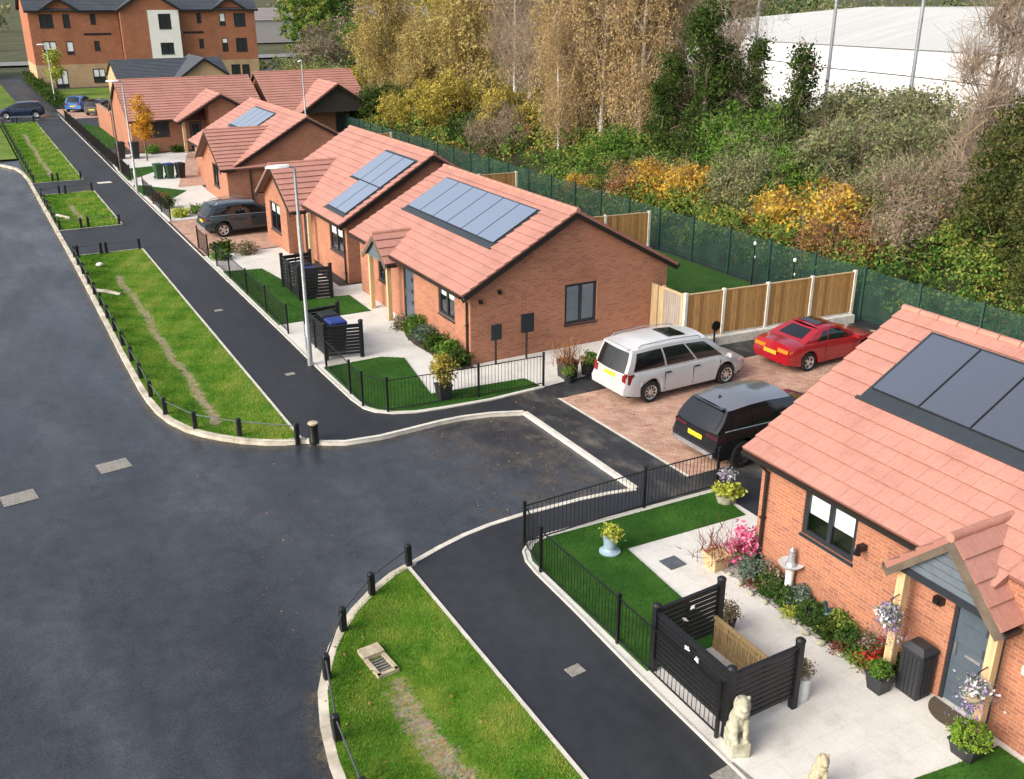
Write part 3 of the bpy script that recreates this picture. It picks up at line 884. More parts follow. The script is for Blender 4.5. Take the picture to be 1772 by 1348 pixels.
def barge(parent, pts, mat, hgt=.18, th=.04, dz=-.14):
    m = MB()
    for i, (p, q) in enumerate(zip(pts[:-1], pts[1:])):
        sh = Vector((.004 * i, 0, dz)) if abs(p[0] - q[0]) < 1e-6 else Vector((0, .004 * i, dz))
        m.beam(Vector(p) + sh, Vector(q) + sh, th - .002 * i, hgt)
    return m.build('barge_board', mat, parent)
def pipe(parent, x, y, z0, z1, mat, kick=None):
    m = MB(); m.tube([(x, y, z0), (x, y, z1 - .25)] + ([kick] if kick else [(x, y, z1)]), .038, 8)
    for z in (.4, 1.3): m.box((x, y, z), (.11, .11, .03))
    return m.build('downpipe', mat, parent, smooth=40)
def post(parent, x, y, z1, mat, sz=.15, brace=None):
    m = MB(); m.box((x, y, z1 / 2), (sz, sz, z1)); m.box((x, y, .04), (sz + .05, sz + .05, .08))
    if brace: m.beam((x, y, z1 - .5), brace, sz * .7, sz * .7)
    return m.build('post', mat, parent)

class House:
    """local frame: x 0..D from the front wall to the back wall, y 0..L from the near gable to the far gable"""
    def __init__(s, loc, rz, D, L, ez, rzid, label, name='bungalow', ov=.35, ovy=.16, roof='tile', wallm='brick', front=(), near=(), far=False, hole_front=(), ridge_x=None, flush_below=None, ridge_r=.085):
        s.root = empty(name, loc, label, 'house', rz=R_(rz))
        s.D, s.L, s.ez, s.zr, s.ov, s.ovy = D, L, ez, rzid, ov, ovy
        s.rx = ridge_x if ridge_x else D / 2
        s.k = (rzid - ez) / (s.rx + ov); s.kb = (rzid - ez) / (D - s.rx + ov)
        s.far = far; s.roofm = M[roof]; s.ridgem = M['ridge'] if roof == 'tile' else M['ridge_slate']
        th = .085
        wt = ez + ov * s.k - th
        s.wt = wt
        m = MB()
        s.fo, s.fd = (0, L), (0, -1)
        s.no, s.nd = (0, 0), (1, 0)
        fh = [(L - q[1], L - q[0], q[2], q[3]) for q in front] + [(L - q[1], L - q[0], q[2], q[3]) for q in hole_front]
        nh = [q[:4] for q in near]
        wall(m, s.fo, s.fd, L, wt, fh)
        wb = ez + ov * s.kb - th
        wall(m, s.no, s.nd, D, min(wt, wb), nh, gable=[(D, wb), (s.rx, rzid - th), (0, wt)], u_off=L)
        wall(m, (D, L), (-1, 0), D, min(wt, wb), gable=[(D, wt), (D - s.rx, rzid - th), (0, wb)])
        wall(m, (D, 0), (0, 1), L, wb)
        s.wallo = m.build('wall', M[wallm], s.root)
        m = MB(); a, b = -ovy, L + ovy
        fb = a if flush_below is None else flush_below
        slope(m, (-ov, b, ez), (-ov, fb, ez), (s.rx, fb, rzid), (s.rx, b, rzid))
        if fb > a:   # no eave overhang past the porch
            slope(m, (-.03, fb, ez + (ov - .03) * s.k), (-.03, a, ez + (ov - .03) * s.k), (s.rx, a, rzid), (s.rx, fb, rzid))
        slope(m, (D + ov, a, ez), (D + ov, b, ez), (s.rx, b, rzid), (s.rx, a, rzid))
        s.roof = m.build('roof', s.roofm, s.root)
        ridge(s.roof, (s.rx, a, rzid + .005), (s.rx, b, rzid + .005), s.ridgem, ridge_r)
        for y in (a + .02, b - .02):
            barge(s.roof, [(-ov, y, ez), (s.rx, y, rzid), (D + ov, y, ez)], M['black_trim'])
        gutter(s.root, (-ov - .04, fb + .05, ez - .05), (-ov - .04, b - .05, ez - .05), M['black_trim'])
        gutter(s.root, (D + ov + .04, a + .05, ez - .05), (D + ov + .04, b - .05, ez - .05), M['black_trim'])
        for q in front: s.opening(s.fo, s.fd, L - q[1], L - q[0], q)
        for q in near: s.opening(s.no, s.nd, q[0], q[1], q)
    def opening(s, o, d, u0, u1, q):
        typ = q[4] if len(q) > 4 else 'w2'
        if typ[0] == 'w': window(s.root, o, d, u0, u1, q[2], q[3], int(typ[1]), blind=(q[5] if len(q) > 5 else 0), far=s.far)
        elif typ == 'door': door(s.root, o, d, u0, u1, q[3], s.far)
        elif typ == 'gdoor': door(s.root, o, d, u0, u1, q[3], s.far, True)
    def sp(s, x, y, h=0.0):
        nv = Vector((-s.k, 0, 1)).normalized()
        return Vector((x, y, s.ez + s.k * (x + s.ov))) + nv * h
    def panels(s, x0, x1, ys, flash=.28, topf=.10):
        """portrait panels on the front slope between plan depths x0..x1 and the cell borders ys"""
        m = MB()
        y0, y1 = min(ys), max(ys)
        def quad(mm, xa, xb, ya, yb, h, uv=None):
            P = [s.sp(xa, yb, h), s.sp(xa, ya, h), s.sp(xb, ya, h), s.sp(xb, yb, h)]
            mm.face(P, uv)
        def slab(mm, xa, xb, ya, yb, h0, h1):
            quad(mm, xa, xb, ya, yb, h1)
            for p, q in (((xa, ya), (xa, yb)), ((xa, yb), (xb, yb)), ((xb, yb), (xb, ya)), ((xb, ya), (xa, ya))):
                mm.face([s.sp(*p, h1), s.sp(*q, h1), s.sp(*q, h0), s.sp(*p, h0)])
        slab(m, x0 - flash, x1 + topf, y0 - .07, y1 + .07, .0, .052)
        slab(m, x0 - flash - .06, x0 - flash, y0 - .14, y1 + .14, .0, .058)
        m.build('solar_flashing', M['flashing'], s.root)
        for a, b in zip(ys[:-1], ys[1:]):
            f = MB(); a2, b2 = min(a, b) + .006, max(a, b) - .006
            slab(f, x0, x1, a2, b2, .045, .085)
            pn = f.build('solar_panel', M['solar_frame'], s.root)
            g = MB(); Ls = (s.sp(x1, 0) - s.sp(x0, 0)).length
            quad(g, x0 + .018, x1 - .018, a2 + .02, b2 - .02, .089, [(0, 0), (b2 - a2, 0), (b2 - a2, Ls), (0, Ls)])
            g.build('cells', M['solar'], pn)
    def gable(s, y0, y1, xf, ez, zr, xb, walls=True, holes=(), ov=.3, ovy=.28, board=None, bargem='black_trim', near_only=False, side_to=None, wall_y=None, boards_drop=0):
        """a gabled bay whose ridge runs along x from xf (front) back into the main roof"""
        ym = (y0 + y1) / 2; k = (zr - ez) / ((y1 - y0) / 2 + ovy); th = .085
        wt = ez + ovy * k - th
        if walls:
            wy0, wy1 = wall_y or (y0, y1)
            m = MB(); L = wy1 - wy0
            hh = lambda y: zr - th - abs(y - ym) * k
            hs = [(wy1 - q[1], wy1 - q[0], q[2], q[3]) for q in holes]
            base = min(hh(wy0), hh(wy1))
            g = [(L, hh(wy0))] + ([(wy1 - ym, zr - th)] if wy0 < ym < wy1 else []) + [(0, hh(wy1))]
            wall(m, (xf, wy1), (0, -1), L, base, hs, gable=g)
            wall(m, (xf, wy0), (1, 0), -xf if side_to is None else side_to - xf, hh(wy0) , u_off=.1)
            wall(m, (0 if side_to is None else side_to, wy1), (-1, 0), -xf if side_to is None else side_to - xf, hh(wy1))
            m.build('bay_wall', s.wallo.data.materials[0], s.root)
            for q in holes: s.opening((xf, wy1), (0, -1), wy1 - q[1], wy1 - q[0], q)
        m = MB(); a = xf - ov
        slope(m, (a, y0 - ovy, ez), (xb, y0 - ovy, ez), (xb, ym, zr), (a, ym, zr))
        slope(m, (a, y1 + ovy, ez), (xb, y1 + ovy, ez), (xb, ym, zr), (a, ym, zr))
        r = m.build('bay_roof', s.roofm, s.root)
        ridge(r, (a, ym, zr - .015), (xb, ym, zr - .015), s.ridgem, .08)
        barge(r, [(a + .02, y0 - ovy, ez), (a + .02, ym, zr), (a + .02, y1 + ovy, ez)], M[bargem], .19, .045, -.13)
        xg = (0 - s.ov) if s.ov else 0
        gutter(r, (a + .05, y0 - ovy - .04, ez - .05), (max(xg, a + .4), y0 - ovy - .04, ez - .05), M['black_trim'])
        gutter(r, (a + .05, y1 + ovy + .04, ez - .05), (max(xg, a + .4), y1 + ovy + .04, ez - .05), M['black_trim'])
        if board:
            m = MB(); n = 7; xx = xf
            zb = ez - .05
            hh = lambda y: zr - .12 - abs(y - ym) * k
            for i in range(n):
                za = zb + (zr - .15 - zb) * i / n; zc = zb + (zr - .15 - zb) * (i + 1) / n - .012
                ha = min((zr - .14 - za) / k, (y1 - y0) / 2 + ovy - .05); hc = max((zr - .14 - zc) / k, .01); hc = min(hc, (y1 - y0) / 2 + ovy - .05)
                P = [(ym + ha, za), (ym - ha, za), (ym - hc, zc), (ym + hc, zc)]
                m.face([(xx, y, z) for y, z in P]); m.face([(xx + .03, y, z) for y, z in P][::-1])
                m.face([(xx, ym + ha, za), (xx + .03, ym + ha, za), (xx + .03, ym - ha, za), (xx, ym - ha, za)])
                m.face([(xx, ym + hc, zc), (xx, ym - hc, zc), (xx + .03, ym - hc, zc), (xx + .03, ym + hc, zc)])
            m.face([(xx + .032, ym + (y1 - y0) / 2 + ovy - .08, zb), (xx + .032, ym - (y1 - y0) / 2 - ovy + .08, zb), (xx + .032, ym, zr - .16)])
            m.build('gable_boarding', M[board], s.root)
        return r

# -- house 1, nearest, right edge of the picture
h = House((12.75, 2.6, 0), 0, 7.4, 10.3, 2.67, 4.96, 'nearest red brick bungalow with boarded porch, flower bed and dark solar panels', ridge_x=3.75, ov=.3, ovy=.29, flush_below=4.95,
          front=[(7.84, 9.12, 1.44, 2.44, 'w2', .46), (4.78, 5.72, 0, 2.02, 'door'), (2.2, 3.4, 1.3, 2.36, 'w2', .3)])
h.panels(1.83, 3.35, [9.47, 8.37, 7.27, 6.17, 5.07, 3.97, 2.87], flash=.22, topf=.05)
h.gable(4.71, 6.57, -.45, 2.22, 3.30, 1.25, walls=False, board='grey_board', bargem='barge_wood', ov=.12, ovy=.155)
post(h.root, -.33, 6.50, 2.24, M['timber']); post(h.root, -.30, 4.76, 2.24, M['timber'])
mb = MB(); mb.beam((-.40, 4.62, 2.25), (-.40, 6.66, 2.25), .12, .14); mb.build('porch_beam', M['anthracite'], h.root)
pipe(h.root, -.06, 10.1, 0, 2.55, M['black_trim'], (-.3, 10.1, 2.55))
mb = MB(); mb.box((-.06, 5.98, 1.78), (.12, .16, .12)); mb.box((-.13, 5.98, 1.80), (.06, .1, .07)); mb.build('porch_light', M['black'], h.root)
mb = MB(); mb.box((-.08, 7.62, 1.92), (.16, .12, .1)); mb.tube([(-.16, 7.62, 1.94), (-.26, 7.56, 1.86)], [.05, .07], 8); mb.build('security_light', M['black'], h.root)
mb = MB(); mb.box((-.02, 4.12, 1.45), (.03, .62, .16)); o = mb.build('name_plate', M['sign_green'], h.root)

# -- house 2, opposite side of the cul-de-sac
h = House((13.0, 26.35, 0), 0, 7.6, 9.65, 2.36, 4.60, 'red brick corner bungalow with windowed gable end and one row of pale solar panels',
          front=[(1.12, 2.36, 1.12, 2.18, 'w2', .3), (4.4, 5.34, 0, 2.02, 'door'), (6.6, 7.75, .95, 2.08, 'w2', .3)],
          near=[(3.47, 4.72, .78, 2.16, 'w2', .88)])
h.panels(1.60, 3.28, [1.42 + 1.17 * k for k in range(7)], flash=.16, topf=.05)
h.gable(5.50, 7.50, -.55, 2.12, 3.02, 1.0, walls=False, board='grey_board', bargem='barge_wood', ov=.12, ovy=.14)
post(h.root, -.47, 5.58, 2.14, M['timber']); post(h.root, -.47, 7.28, 2.14, M['timber'])
pipe(h.root, -.06, .14, 0, 2.3, M['black_trim'], (-.34, .14, 2.3))
mb = MB(); mb.tube([(-.3, -.18, 2.30), (-.3, -.26, 2.26)], .05, 8)
for x, z in ((1.02, 2.28), (.35, 2.05)): mb.box((x, -.05, z), (.10, .1, .12)); 
mb.build('vent', M['black'], h.root)

# -- house 3
h = House((12.92, 37.25, 0), 0, 7.6, 9.6, 2.45, 4.95, 'bungalow with two rows of solar panels, tall brick front bay and timber porch', ridge_x=3.9,
          front=[(.45, 2.1, 1.02, 2.16, 'w2', .3), (4.75, 5.65, 0, 2.05, 'gdoor')])
h.panels(1.66, 3.25, [.28, 1.37, 2.46, 3.55], flash=.005)
h.panels(.14, 1.645, [.28, 1.37, 2.46], flash=.1, topf=.0)
h.gable(4.45, 9.4, -.68, 2.26, 3.92, 2.4, holes=[(7.0, 8.6, .68, 2.02, 'w2', .3)], ov=.36, ovy=.3, wall_y=(5.95, 9.4))
post(h.root, -.55, 4.6, 2.2, M['timber']); post(h.root, -.30, 3.9, 2.2, M['timber'])
pipe(h.root, -.06, .2, 0, 2.4, M['black_trim'], (-.3, .2, 2.4))
# -- house 4
h = House((13.25, 55.1, 0), 0, 7.9, 11.5, 2.2, 4.62, 'bungalow with plain near wall and pale solar panel, third along the footway', ridge_x=3.95,
          front=[(7.4, 8.6, 1.0, 2.1, 'w2')])
h.panels(1.75, 3.4, [4.2, 5.3, 6.4, 7.5, 8.6], flash=.1)
h.gable(.0, 5.8, -.75, 2.06, 3.86, 2.7, holes=[(2.0, 3.4, .7, 2.0, 'w2')], ov=.4, ovy=.25)
pipe(h.root, .5, -.06, 0, 2.0, M['black_trim'])
# -- houses 5 and 6, turned to face the camera
def turned(x0, y0, D, L, ez, zr, label, **kw):
    """front wall along y=y0 facing -y, from x0 to x0+L; local y runs towards -x"""
    return House((x0 + L, y0, 0), 90, D, L, ez, zr, label, **kw)
L5 = 10.0
h5 = turned(11.15, 78.2, 9.2, L5, 2.3, 4.85, 'far red roofed bungalow with sunlit end wall and orange tree in front', far=True,
            front=[(L5 - 2.75, L5 - 1.2, 1.1, 2.2, 'w3'), (L5 - 5.1, L5 - 4.2, 0, 2.05, 'gdoor')])
h5.gable(L5 - 9.3, L5 - 3.3, -1.5, 2.25, 4.1, 2.6, ov=.3, ovy=.3, wall_y=(L5 - 9.3, L5 - 5.4), side_to=0)
post(h5.root, -1.45, L5 - 3.5, 2.25, M['timber'], .2)
L6 = 7.9
h6 = turned(21.9, 78.4, 9.0, L6, 2.35, 5.05, 'farther red roofed bungalow with dark boarded porch gable beside the wood', far=True,
            front=[(.9, 2.9, .3, 2.1, 'w3')])
h6.gable(.3, 6.0, -1.4, 2.35, 4.45, 3.0, walls=False, board='dark_board', ov=.3, ovy=.35)
post(h6.root, -1.35, .45, 2.3, M['timber'], .22); post(h6.root, -1.35, 5.8, 2.3, M['timber'], .22)
L7 = 12.0
h7 = turned(16.4, 119, 8, L7, 2.2, 4.0, 'grey slate roofed bungalow in front of the block of flats', far=True, roof='slate', wallm='brick_buff')
h7.gable(.3, 5.9, -2.2, 2.2, 4.35, 5.5, ov=.3, ovy=.3)

# -- block of flats
def flats():
    r = empty('block_of_flats', (9.9, 139, 0), 'three storey brick block of flats with grey gabled roof and white stair panel', 'flats')
    W_, H_, Dp = 27.5, 9.0, 12.0
    D0 = (1, 0); m = MB()
    sec = [(0, 10.4, 0.0), (10.4, 17.5, -.9), (17.5, 27.5, 0.0)]
    win = [(1.2, 2.75, 7.05, 8.6, 2), (3.85, 4.65, 7.05, 8.6, 1), (7.0, 7.65, 7.4, 8.6, 1), (1.15, 2.7, 3.95, 5.5, 2), (3.8, 4.65, 3.95, 5.45, 1), (7.05, 7.7, 4.3, 5.45, 1),
           (2.0, 3.45, .05, 2.15, 2), (6.4, 7.85, .5, 2.15, 2), (19.9, 20.5, 7.4, 8.6, 1), (22.8, 23.6, 7.05, 8.6, 1), (24.7, 26.25, 6.9, 8.55, 2),
           (19.9, 20.5, 4.3, 5.45, 1), (22.85, 23.65, 3.85, 5.5, 1), (24.7, 26.2, 3.75, 5.45, 2), (23.75, 24.95, .9, 2.15, 2), (25.2, 26.2, .05, 2.1, 1), (8.9, 9.6, .05, 2.1, 1),
           (14.95, 16.5, 6.75, 8.55, 2), (14.85, 16.5, 3.7, 5.1, 2)]
    for a, b, dy in sec:
        hs = [(q[0] - a, q[1] - a, q[2], q[3]) for q in win if a <= q[0] < b]
        L = b - a
        if dy == 0:
            peak = (2.1, 4.9) if a == 0 else (4.9, 8.4)
            wall(m, (a, 0), D0, L, H_, hs, mi=0, band=(2.75, 1), gable=None)
            c_ = (peak[0] + peak[1]) / 2
            m.face([(a + c_ - 2.1, 0, H_), (a + c_ + 2.1, 0, H_), (a + c_, 0, H_ + 1.35)], [(0, 0), (4.2, 0), (2.1, 1.35)], 0)
        else:
            # brick half and white rendered half
            wall(m, (a, dy), D0, 3.3, H_, [], mi=0, band=(2.75, 1))
            wall(m, (a + 3.3, dy), D0, 3.8, H_, [(q[0] - 3.3, q[1] - 3.3, q[2], q[3]) for q in hs], mi=2)
            m.face([(a, dy, H_), (a + 7.1, dy, H_), (a + 3.55, dy, H_ + 2.3)], [(0, 0), (7.1, 0), (3.5, 2.3)], 0)
            wall(m, (a, 0), (0, -1), -dy, H_, mi=0, band=(2.75, 1)); wall(m, (b, dy), (0, 1), -dy, H_, mi=2)
    wall(m, (0, Dp), (0, -1), Dp, H_, mi=0, band=(2.75, 1), gable=[(Dp, H_), (Dp / 2, H_ + 3.3), (0, H_)])
    wall(m, (W_, 0), (0, 1), Dp, H_, mi=0, band=(2.75, 1), gable=[(Dp, H_), (Dp / 2, H_ + 3.3), (0, H_)])
    m.build('wall', [M['brick_far'], M['brick_buff'], M['white']], r)
    for i, q in enumerate(win):
        dy = -.9 if 10.4 <= q[0] < 17.5 else 0
        window(r, (0, dy), D0, q[0], q[1], q[2], q[3], q[4], far=True, bw=.10, blind={3: .55, 4: .7, 7: .5, 9: .6, 6: .75, 12: .3}.get(i, 0))
    m = MB()
    slope(m, (-.4, -.4, H_), (W_ + .4, -.4, H_), (W_ + .4, Dp / 2, H_ + 3.4), (-.4, Dp / 2, H_ + 3.4))
    slope(m, (W_ + .4, Dp + .4, H_), (-.4, Dp + .4, H_), (-.4, Dp / 2, H_ + 3.4), (W_ + .4, Dp / 2, H_ + 3.4))
    for c_, hw, pk, y in ((3.5, 2.4, 1.5, -.35), (13.95, 4.0, 2.5, -1.2), (17.5 + 6.65, 2.4, 1.5, -.35)):
        for sg in (-1, 1):
            slope(m, (c_ + sg * hw, y, H_ - .05), (c_ + sg * hw, 4.5, H_ - .05), (c_, 4.5, H_ + pk), (c_, y, H_ + pk))
    rf = m.build('roof', M['slate'], r)
    m = MB()
    for c_, hw, pk, y in ((3.5, 2.4, 1.5, -.38), (13.95, 4.0, 2.5, -1.24), (17.5 + 6.65, 2.4, 1.5, -.38)):
        for sg in (-1, 1): m.beam((c_ + sg * hw, y + .004 * sg, H_ - .2), (c_, y + .004 * sg, H_ + pk - .15), .05, .24)
    m.beam((-.4, -.42, H_ - .12), (1.1, -.42, H_ - .12), .1, .2); m.beam((5.9, -.42, H_ - .12), (10, -.42, H_ - .12), .1, .2); m.beam((17.9, -.42, H_ - .12), (21.7, -.42, H_ - .12), .1, .2); m.beam((26.6, -.42, H_ - .12), (27.9, -.42, H_ - .12), .1, .2)
    m.build('barge_board', M['black_trim'], rf)
    m = MB(); m.box((7.6, -.02, 6.25), (3.2, .05, .25)); m.box((19.3, -.02, 6.25), (2.6, .05, .25)); m.build('brick_band', M['black_trim'], r)
    for x in (10.32, 17.62): pipe(r, x, -.08, 0, 8.9, M['black_trim'])
flats()

# ================================================================== STREET OBJECTS
def copy_tree(o, parent=None):
    c_ = o.copy(); C.objects.link(c_)
    if parent is not None: c_.parent = parent
    for ch in list(o.children): copy_tree(ch, c_)
    return c_

def railing(label, runs, hgt=1.0, gap=.105, group=None):
    """runs: lists of post positions"""
    x0, y0 = runs[0][0]
    r = empty('garden_railing', (x0, y0, 0), label, 'railing', group)
    done = set()
    for pts in runs:
        for p in pts:
            if p in done: continue
            done.add(p)
            m = MB(); m.box((p[0] - x0, p[1] - y0, (hgt + .06) / 2), (.055, .055, hgt + .06)); m.box((p[0] - x0, p[1] - y0, hgt + .07), (.065, .065, .02))
            m.build('post', M['black'], r)
        for a, b in zip(pts[:-1], pts[1:]):
            A = Vector((a[0] - x0, a[1] - y0, 0)); B = Vector((b[0] - x0, b[1] - y0, 0)); L = (B - A).length; n = max(2, int(L / gap))
            m = MB()
            for z in (.10, hgt - .03): m.beam(A + Vector((0, 0, z)), B + Vector((0, 0, z)), .024, .022)
            for i in range(1, n):
                q = A.lerp(B, i / n); m.tube([q + Vector((0, 0, .10)), q + Vector((0, 0, hgt - .03))], .0065, 4, cap=False)
            m.build('bar_panel', M['black'], r)
    return r
railing('black bow top railing round the lawn of the nearest garden', [[(9.06, 15.92), (12.27, 16.03), (14.38, 16.0)], [(9.06, 15.92), (8.84, 14.86), (8.86, 12.13), (8.85, 9.35)]])
railing('black railing round the corner lawn of the bungalow across the cul-de-sac', [[(8.85, 28.2), (8.80, 25.9), (8.79, 24.85), (9.24, 24.06), (11.98, 23.80), (14.11, 23.70)]])
railing('black railing along the footway beside the lawn with the tall bin screen', [[(8.83, 32.2), (8.83, 34.9), (8.83, 37.6), (8.83, 40.3), (8.83, 42.6)]])
railing('black railing along the footway past the drive with the grey crossover', [[(8.84, 44.2), (8.84, 46.2)]], group=None)
railing('low black railing beside the footway near the third lamp column', [[(8.9, 53.0), (8.9, 55.5), (8.92, 58), (8.94, 61)]])
railing('long dark railing along the far footway beside the orange tree', [[(9.0, 66 + 2.6 * k) for k in range(15)]], gap=.09)

M['rail_grey'] = plain('dull_grey_rail', (.07, .08, .09), .5, .3)
def knee_rail(label, runs, hgt=.52):
    x0, y0 = runs[0][0][:2]
    r = empty('knee_rail_fence', (x0, y0, 0), label, 'knee rail fence')
    for pts in runs:
        for p in pts:
            m = MB(); tx, ty = random.uniform(-.012, .012), random.uniform(-.012, .012)
            x, y = p[0] - x0, p[1] - y0
            rows = [[(x + sx * .062 + tx * z / .5, y + sy * .062 + ty * z / .5, z) for sx, sy in ((-1, -.8), (-.8, -1), (.8, -1), (1, -.8), (1, .8), (.8, 1), (-.8, 1), (-1, .8))] for z in (-.15, hgt - .03)]
            rows.append([(x + (a - x) * .55 + tx, y + (b - y) * .55 + ty, hgt) for a, b, _ in rows[1]])
            m.grid(rows, closed=True); m.ngon_idx([16 + k for k in range(8)])
            m.build('post', M['black_wood'], r)
        m = MB()
        m.tube([(p[0] - x0, p[1] - y0, hgt - .10) for p in pts], .016, 6)
        m.build('rail', M['rail_grey'], r)
    return r
knee_rail('black post and tube knee rail along the curved kerb of the nearest verge', [[(6.57, 16.38), (5.52, 15.76), (4.62, 14.90), (3.90, 13.72), (3.55, 12.2), (3.42, 10.7), (3.38, 9.1), (3.36, 7.5), (3.36, 5.9)]])
knee_rail('black post and tube knee rail round the long middle verge', [[(6.42, 23.48), (5.16, 24.50), (4.22, 25.55), (3.70, 26.95)] + [(3.58, 28.5 + 1.72 * k) for k in range(11)] + [(3.6, 47.2)], [(3.75, 47.35), (4.75, 47.42)], [(4.98, 47.42), (6.42, 47.42)]])
knee_rail('black post and tube knee rail round the short far verge', [[(4.62, 53.45), (3.62, 53.5), (3.6, 55.4), (3.6, 57.3), (3.6, 59.2), (3.6, 61.1), (3.6, 63.2), (4.62, 63.7)], [(4.95, 53.45), (6.42, 53.4)], [(4.95, 63.7), (6.42, 63.8)]])
knee_rail('black post and tube knee rail round the farthest long verge', [[(4.7, 68.45)] + [(3.62, 68.5 + 2.0 * k) for k in range(17)] + [(4.6, 102.4)], [(5.0, 68.4), (6.35, 68.4)], [(4.9, 102.4), (6.3, 102.4)]])
# round stone capped bollard at the verge corner
mb = MB(); mb.lathe((0, 0, 0), [(.13, -.05), (.14, .02), (.125, .06), (.12, .40), (.14, .42), (.14, .50), (.10, .52), (0, .525)], 16)
o = mb.build('bollard', M['black'], smooth=40); o.location = (6.80, 23.22, 0); tag(o, 'squat dark bollard with pale cap where the middle verge meets the side road kerb', 'bollard')
mb = MB(); mb.lathe((0, 0, .505), [(.136, 0), (.136, .035), (.08, .055), (0, .058)], 16); mb.build('cap', M['stone_brown'], o, smooth=40)

def lamp(x, y, hgt, label, rz=0):
    r = empty('street_lamp', (x, y, 0), label, 'street lamp', rz=R_(rz))
    m = MB(); m.tube([(0, 0, 0), (0, 0, 1.35), (0, 0, 1.42), (0, 0, hgt)], [.085, .085, .058, .042], 14); m.build('column', M['galv'], r, smooth=50)
    m = MB(); m.box((-.06, 0, .75), (.06, .1, .45)); m.build('access_door', M['galv'], r)
    m = MB(); m.tube([(0, 0, hgt - .05), (0, 0, hgt + .04), (-.28, 0, hgt + .07)], [.03, .03, .025], 8); m.build('bracket', M['galv'], r, smooth=50)
    m = MB()
    rows = []
    for t, wd, ht in ((0, .06, .05), (.12, .11, .07), (.4, .13, .075), (.62, .11, .06), (.70, .05, .03)):
        xx = -.16 - t
        rows.append([(xx, a * wd, hgt + .075 + b * ht) for a, b in ((-1, -.3), (-.7, .6), (0, 1), (.7, .6), (1, -.3), (0, -.5))])
    m.grid(rows, closed=True); m.ngon_idx(list(range(6))[::-1]); m.ngon_idx([24 + k for k in range(6)])
    m.build('lantern', M['white_paint'], r, smooth=40)
    return r
lamp(8.52, 28.82, 6.2, 'nearest grey street lamp rising beside the bin screen of the corner bungalow')
lamp(8.69, 61.75, 6.3, 'grey street lamp in front of the orange tree and far bungalow')
lamp(9.6, 117, 6.0, 'distant street lamp before the corner of the block of flats')
lamp(22.6, 72.5, 6.4, 'slim street lamp showing above the roof between the two farthest red roofs', 60)
mb = MB(); mb.tube([(0, 0, 0), (0, 0, 4.6)], [.06, .05], 8); mb.tube([(0, 0, 4.6), (0, 0, 4.68)], [.09, .09], 8)
o = mb.build('utility_pole', M['bark'], smooth=40); o.location = (8.95, 69.5, 0); tag(o, 'plain brown post standing next to the lamp by the orange tree', 'post')

def screen(label, segs, posts, z0, z1, reed=None, slats=9):
    x0, y0 = posts[0]
    r = empty('bin_screen', (x0, y0, 0), label, 'bin screen')
    for p in posts:
        m = MB(); m.box((p[0] - x0, p[1] - y0, (z1 + .1) / 2), (.11, .11, z1 + .1)); m.lathe((p[0] - x0, p[1] - y0, z1 + .1), [(.085, 0), (.085, .03), (.05, .06), (0, .075)], 10)
        m.build('post', M['black_wood'], r)
    for a, b in segs:
        A = Vector((a[0] - x0, a[1] - y0, 0)); B = Vector((b[0] - x0, b[1] - y0, 0)); m = MB()
        dv = (B - A).normalized(); nv = Vector((dv.y, -dv.x, 0)); pitch = (z1 - z0) / slats
        for k in range(slats):
            z = z0 + pitch * (k + .5)
            m.beam(A + Vector((0, 0, z)), B + Vector((0, 0, z)), .022, pitch * .74)
        for t in (.02, .5, .98):
            q = A.lerp(B, t); m.beam(q + Vector((0, 0, z0)) + nv * -.03, q + Vector((0, 0, z1)) + nv * -.03, .04, .04, up=tuple(nv))
        m.beam(A + Vector((0, 0, z1 + .01)), B + Vector((0, 0, z1 + .01)), .07, .03)
        m.build('slat_panel', M['black_wood'], r)
    return r
screen('black slatted bin screen beside the lion statues of the nearest garden', [((8.98, 11.16), (8.98, 9.32)), ((8.98, 11.22), (10.48, 11.31)), ((8.98, 9.26), (10.40, 9.30))], [(8.98, 11.2), (10.48, 11.31), (10.42, 9.30), (8.98, 9.28)], .22, 1.22, slats=10)
screen('black slatted bin screen behind the nearest lamp post holding a blue lidded bin', [((9.12, 29.0), (10.25, 28.75)), ((9.12, 29.0), (9.12, 31.0)), ((9.12, 31.0), (10.3, 31.1))], [(9.12, 29.0), (10.25, 28.75), (9.12, 31.0), (10.3, 31.1)], .12, 1.12)
screen('tall black slatted bin screen on the lawn of the bungalow with two panel rows', [((10.45, 35.75), (11.55, 35.6)), ((10.40, 35.8), (10.40, 38.0)), ((10.40, 38.0), (11.6, 38.1))], [(10.4, 35.8), (11.6, 35.6), (10.4, 38.0), (11.6, 38.1)], .08, 1.25)
# reed panel leaning inside the open side of the nearest screen
mb = MB()
for k in range(46): 
    yy = -.85 + 1.72 * k / 45; mb.tube([(random.uniform(-.01, .01), yy, .02), (random.uniform(-.015, .015), yy + random.uniform(-.01, .01), .64 + random.uniform(-.01, .01))], .017, 5)
for z in (.16, .54): mb.beam((.0, -.86, z), (.0, .88, z), .05, .03)
mb.beam((0, -.88, .665), (0, .9, .665), .07, .03)
o = mb.build('reed_panel', M['reed']); o.location = (10.30, 10.3, .006); tag(o, 'low tan reed panel closing the open side of the near bin screen', 'reed panel')
def bird(x, y, z, rz, mat, label, sc=1.0):
    m = MB(); m.tube([(-.10, 0, .0), (-.05, 0, .01), (.02, 0, .03), (.07, 0, .06), (.10, 0, .09), (.135, 0, .085)], [.008, .03, .045, .035, .026, .004], 8)
    m.box((.02, .05, .05), (.10, .012, .05), .4); m.box((.02, -.05, .05), (.10, .012, .05), -.4)
    o = m.build('bird_ornament', mat, smooth=50); o.location = (x, y, z); o.rotation_euler = (0, 0, rz); o.scale = (sc * .5,) * 3; return tag(o, label, 'ornament')
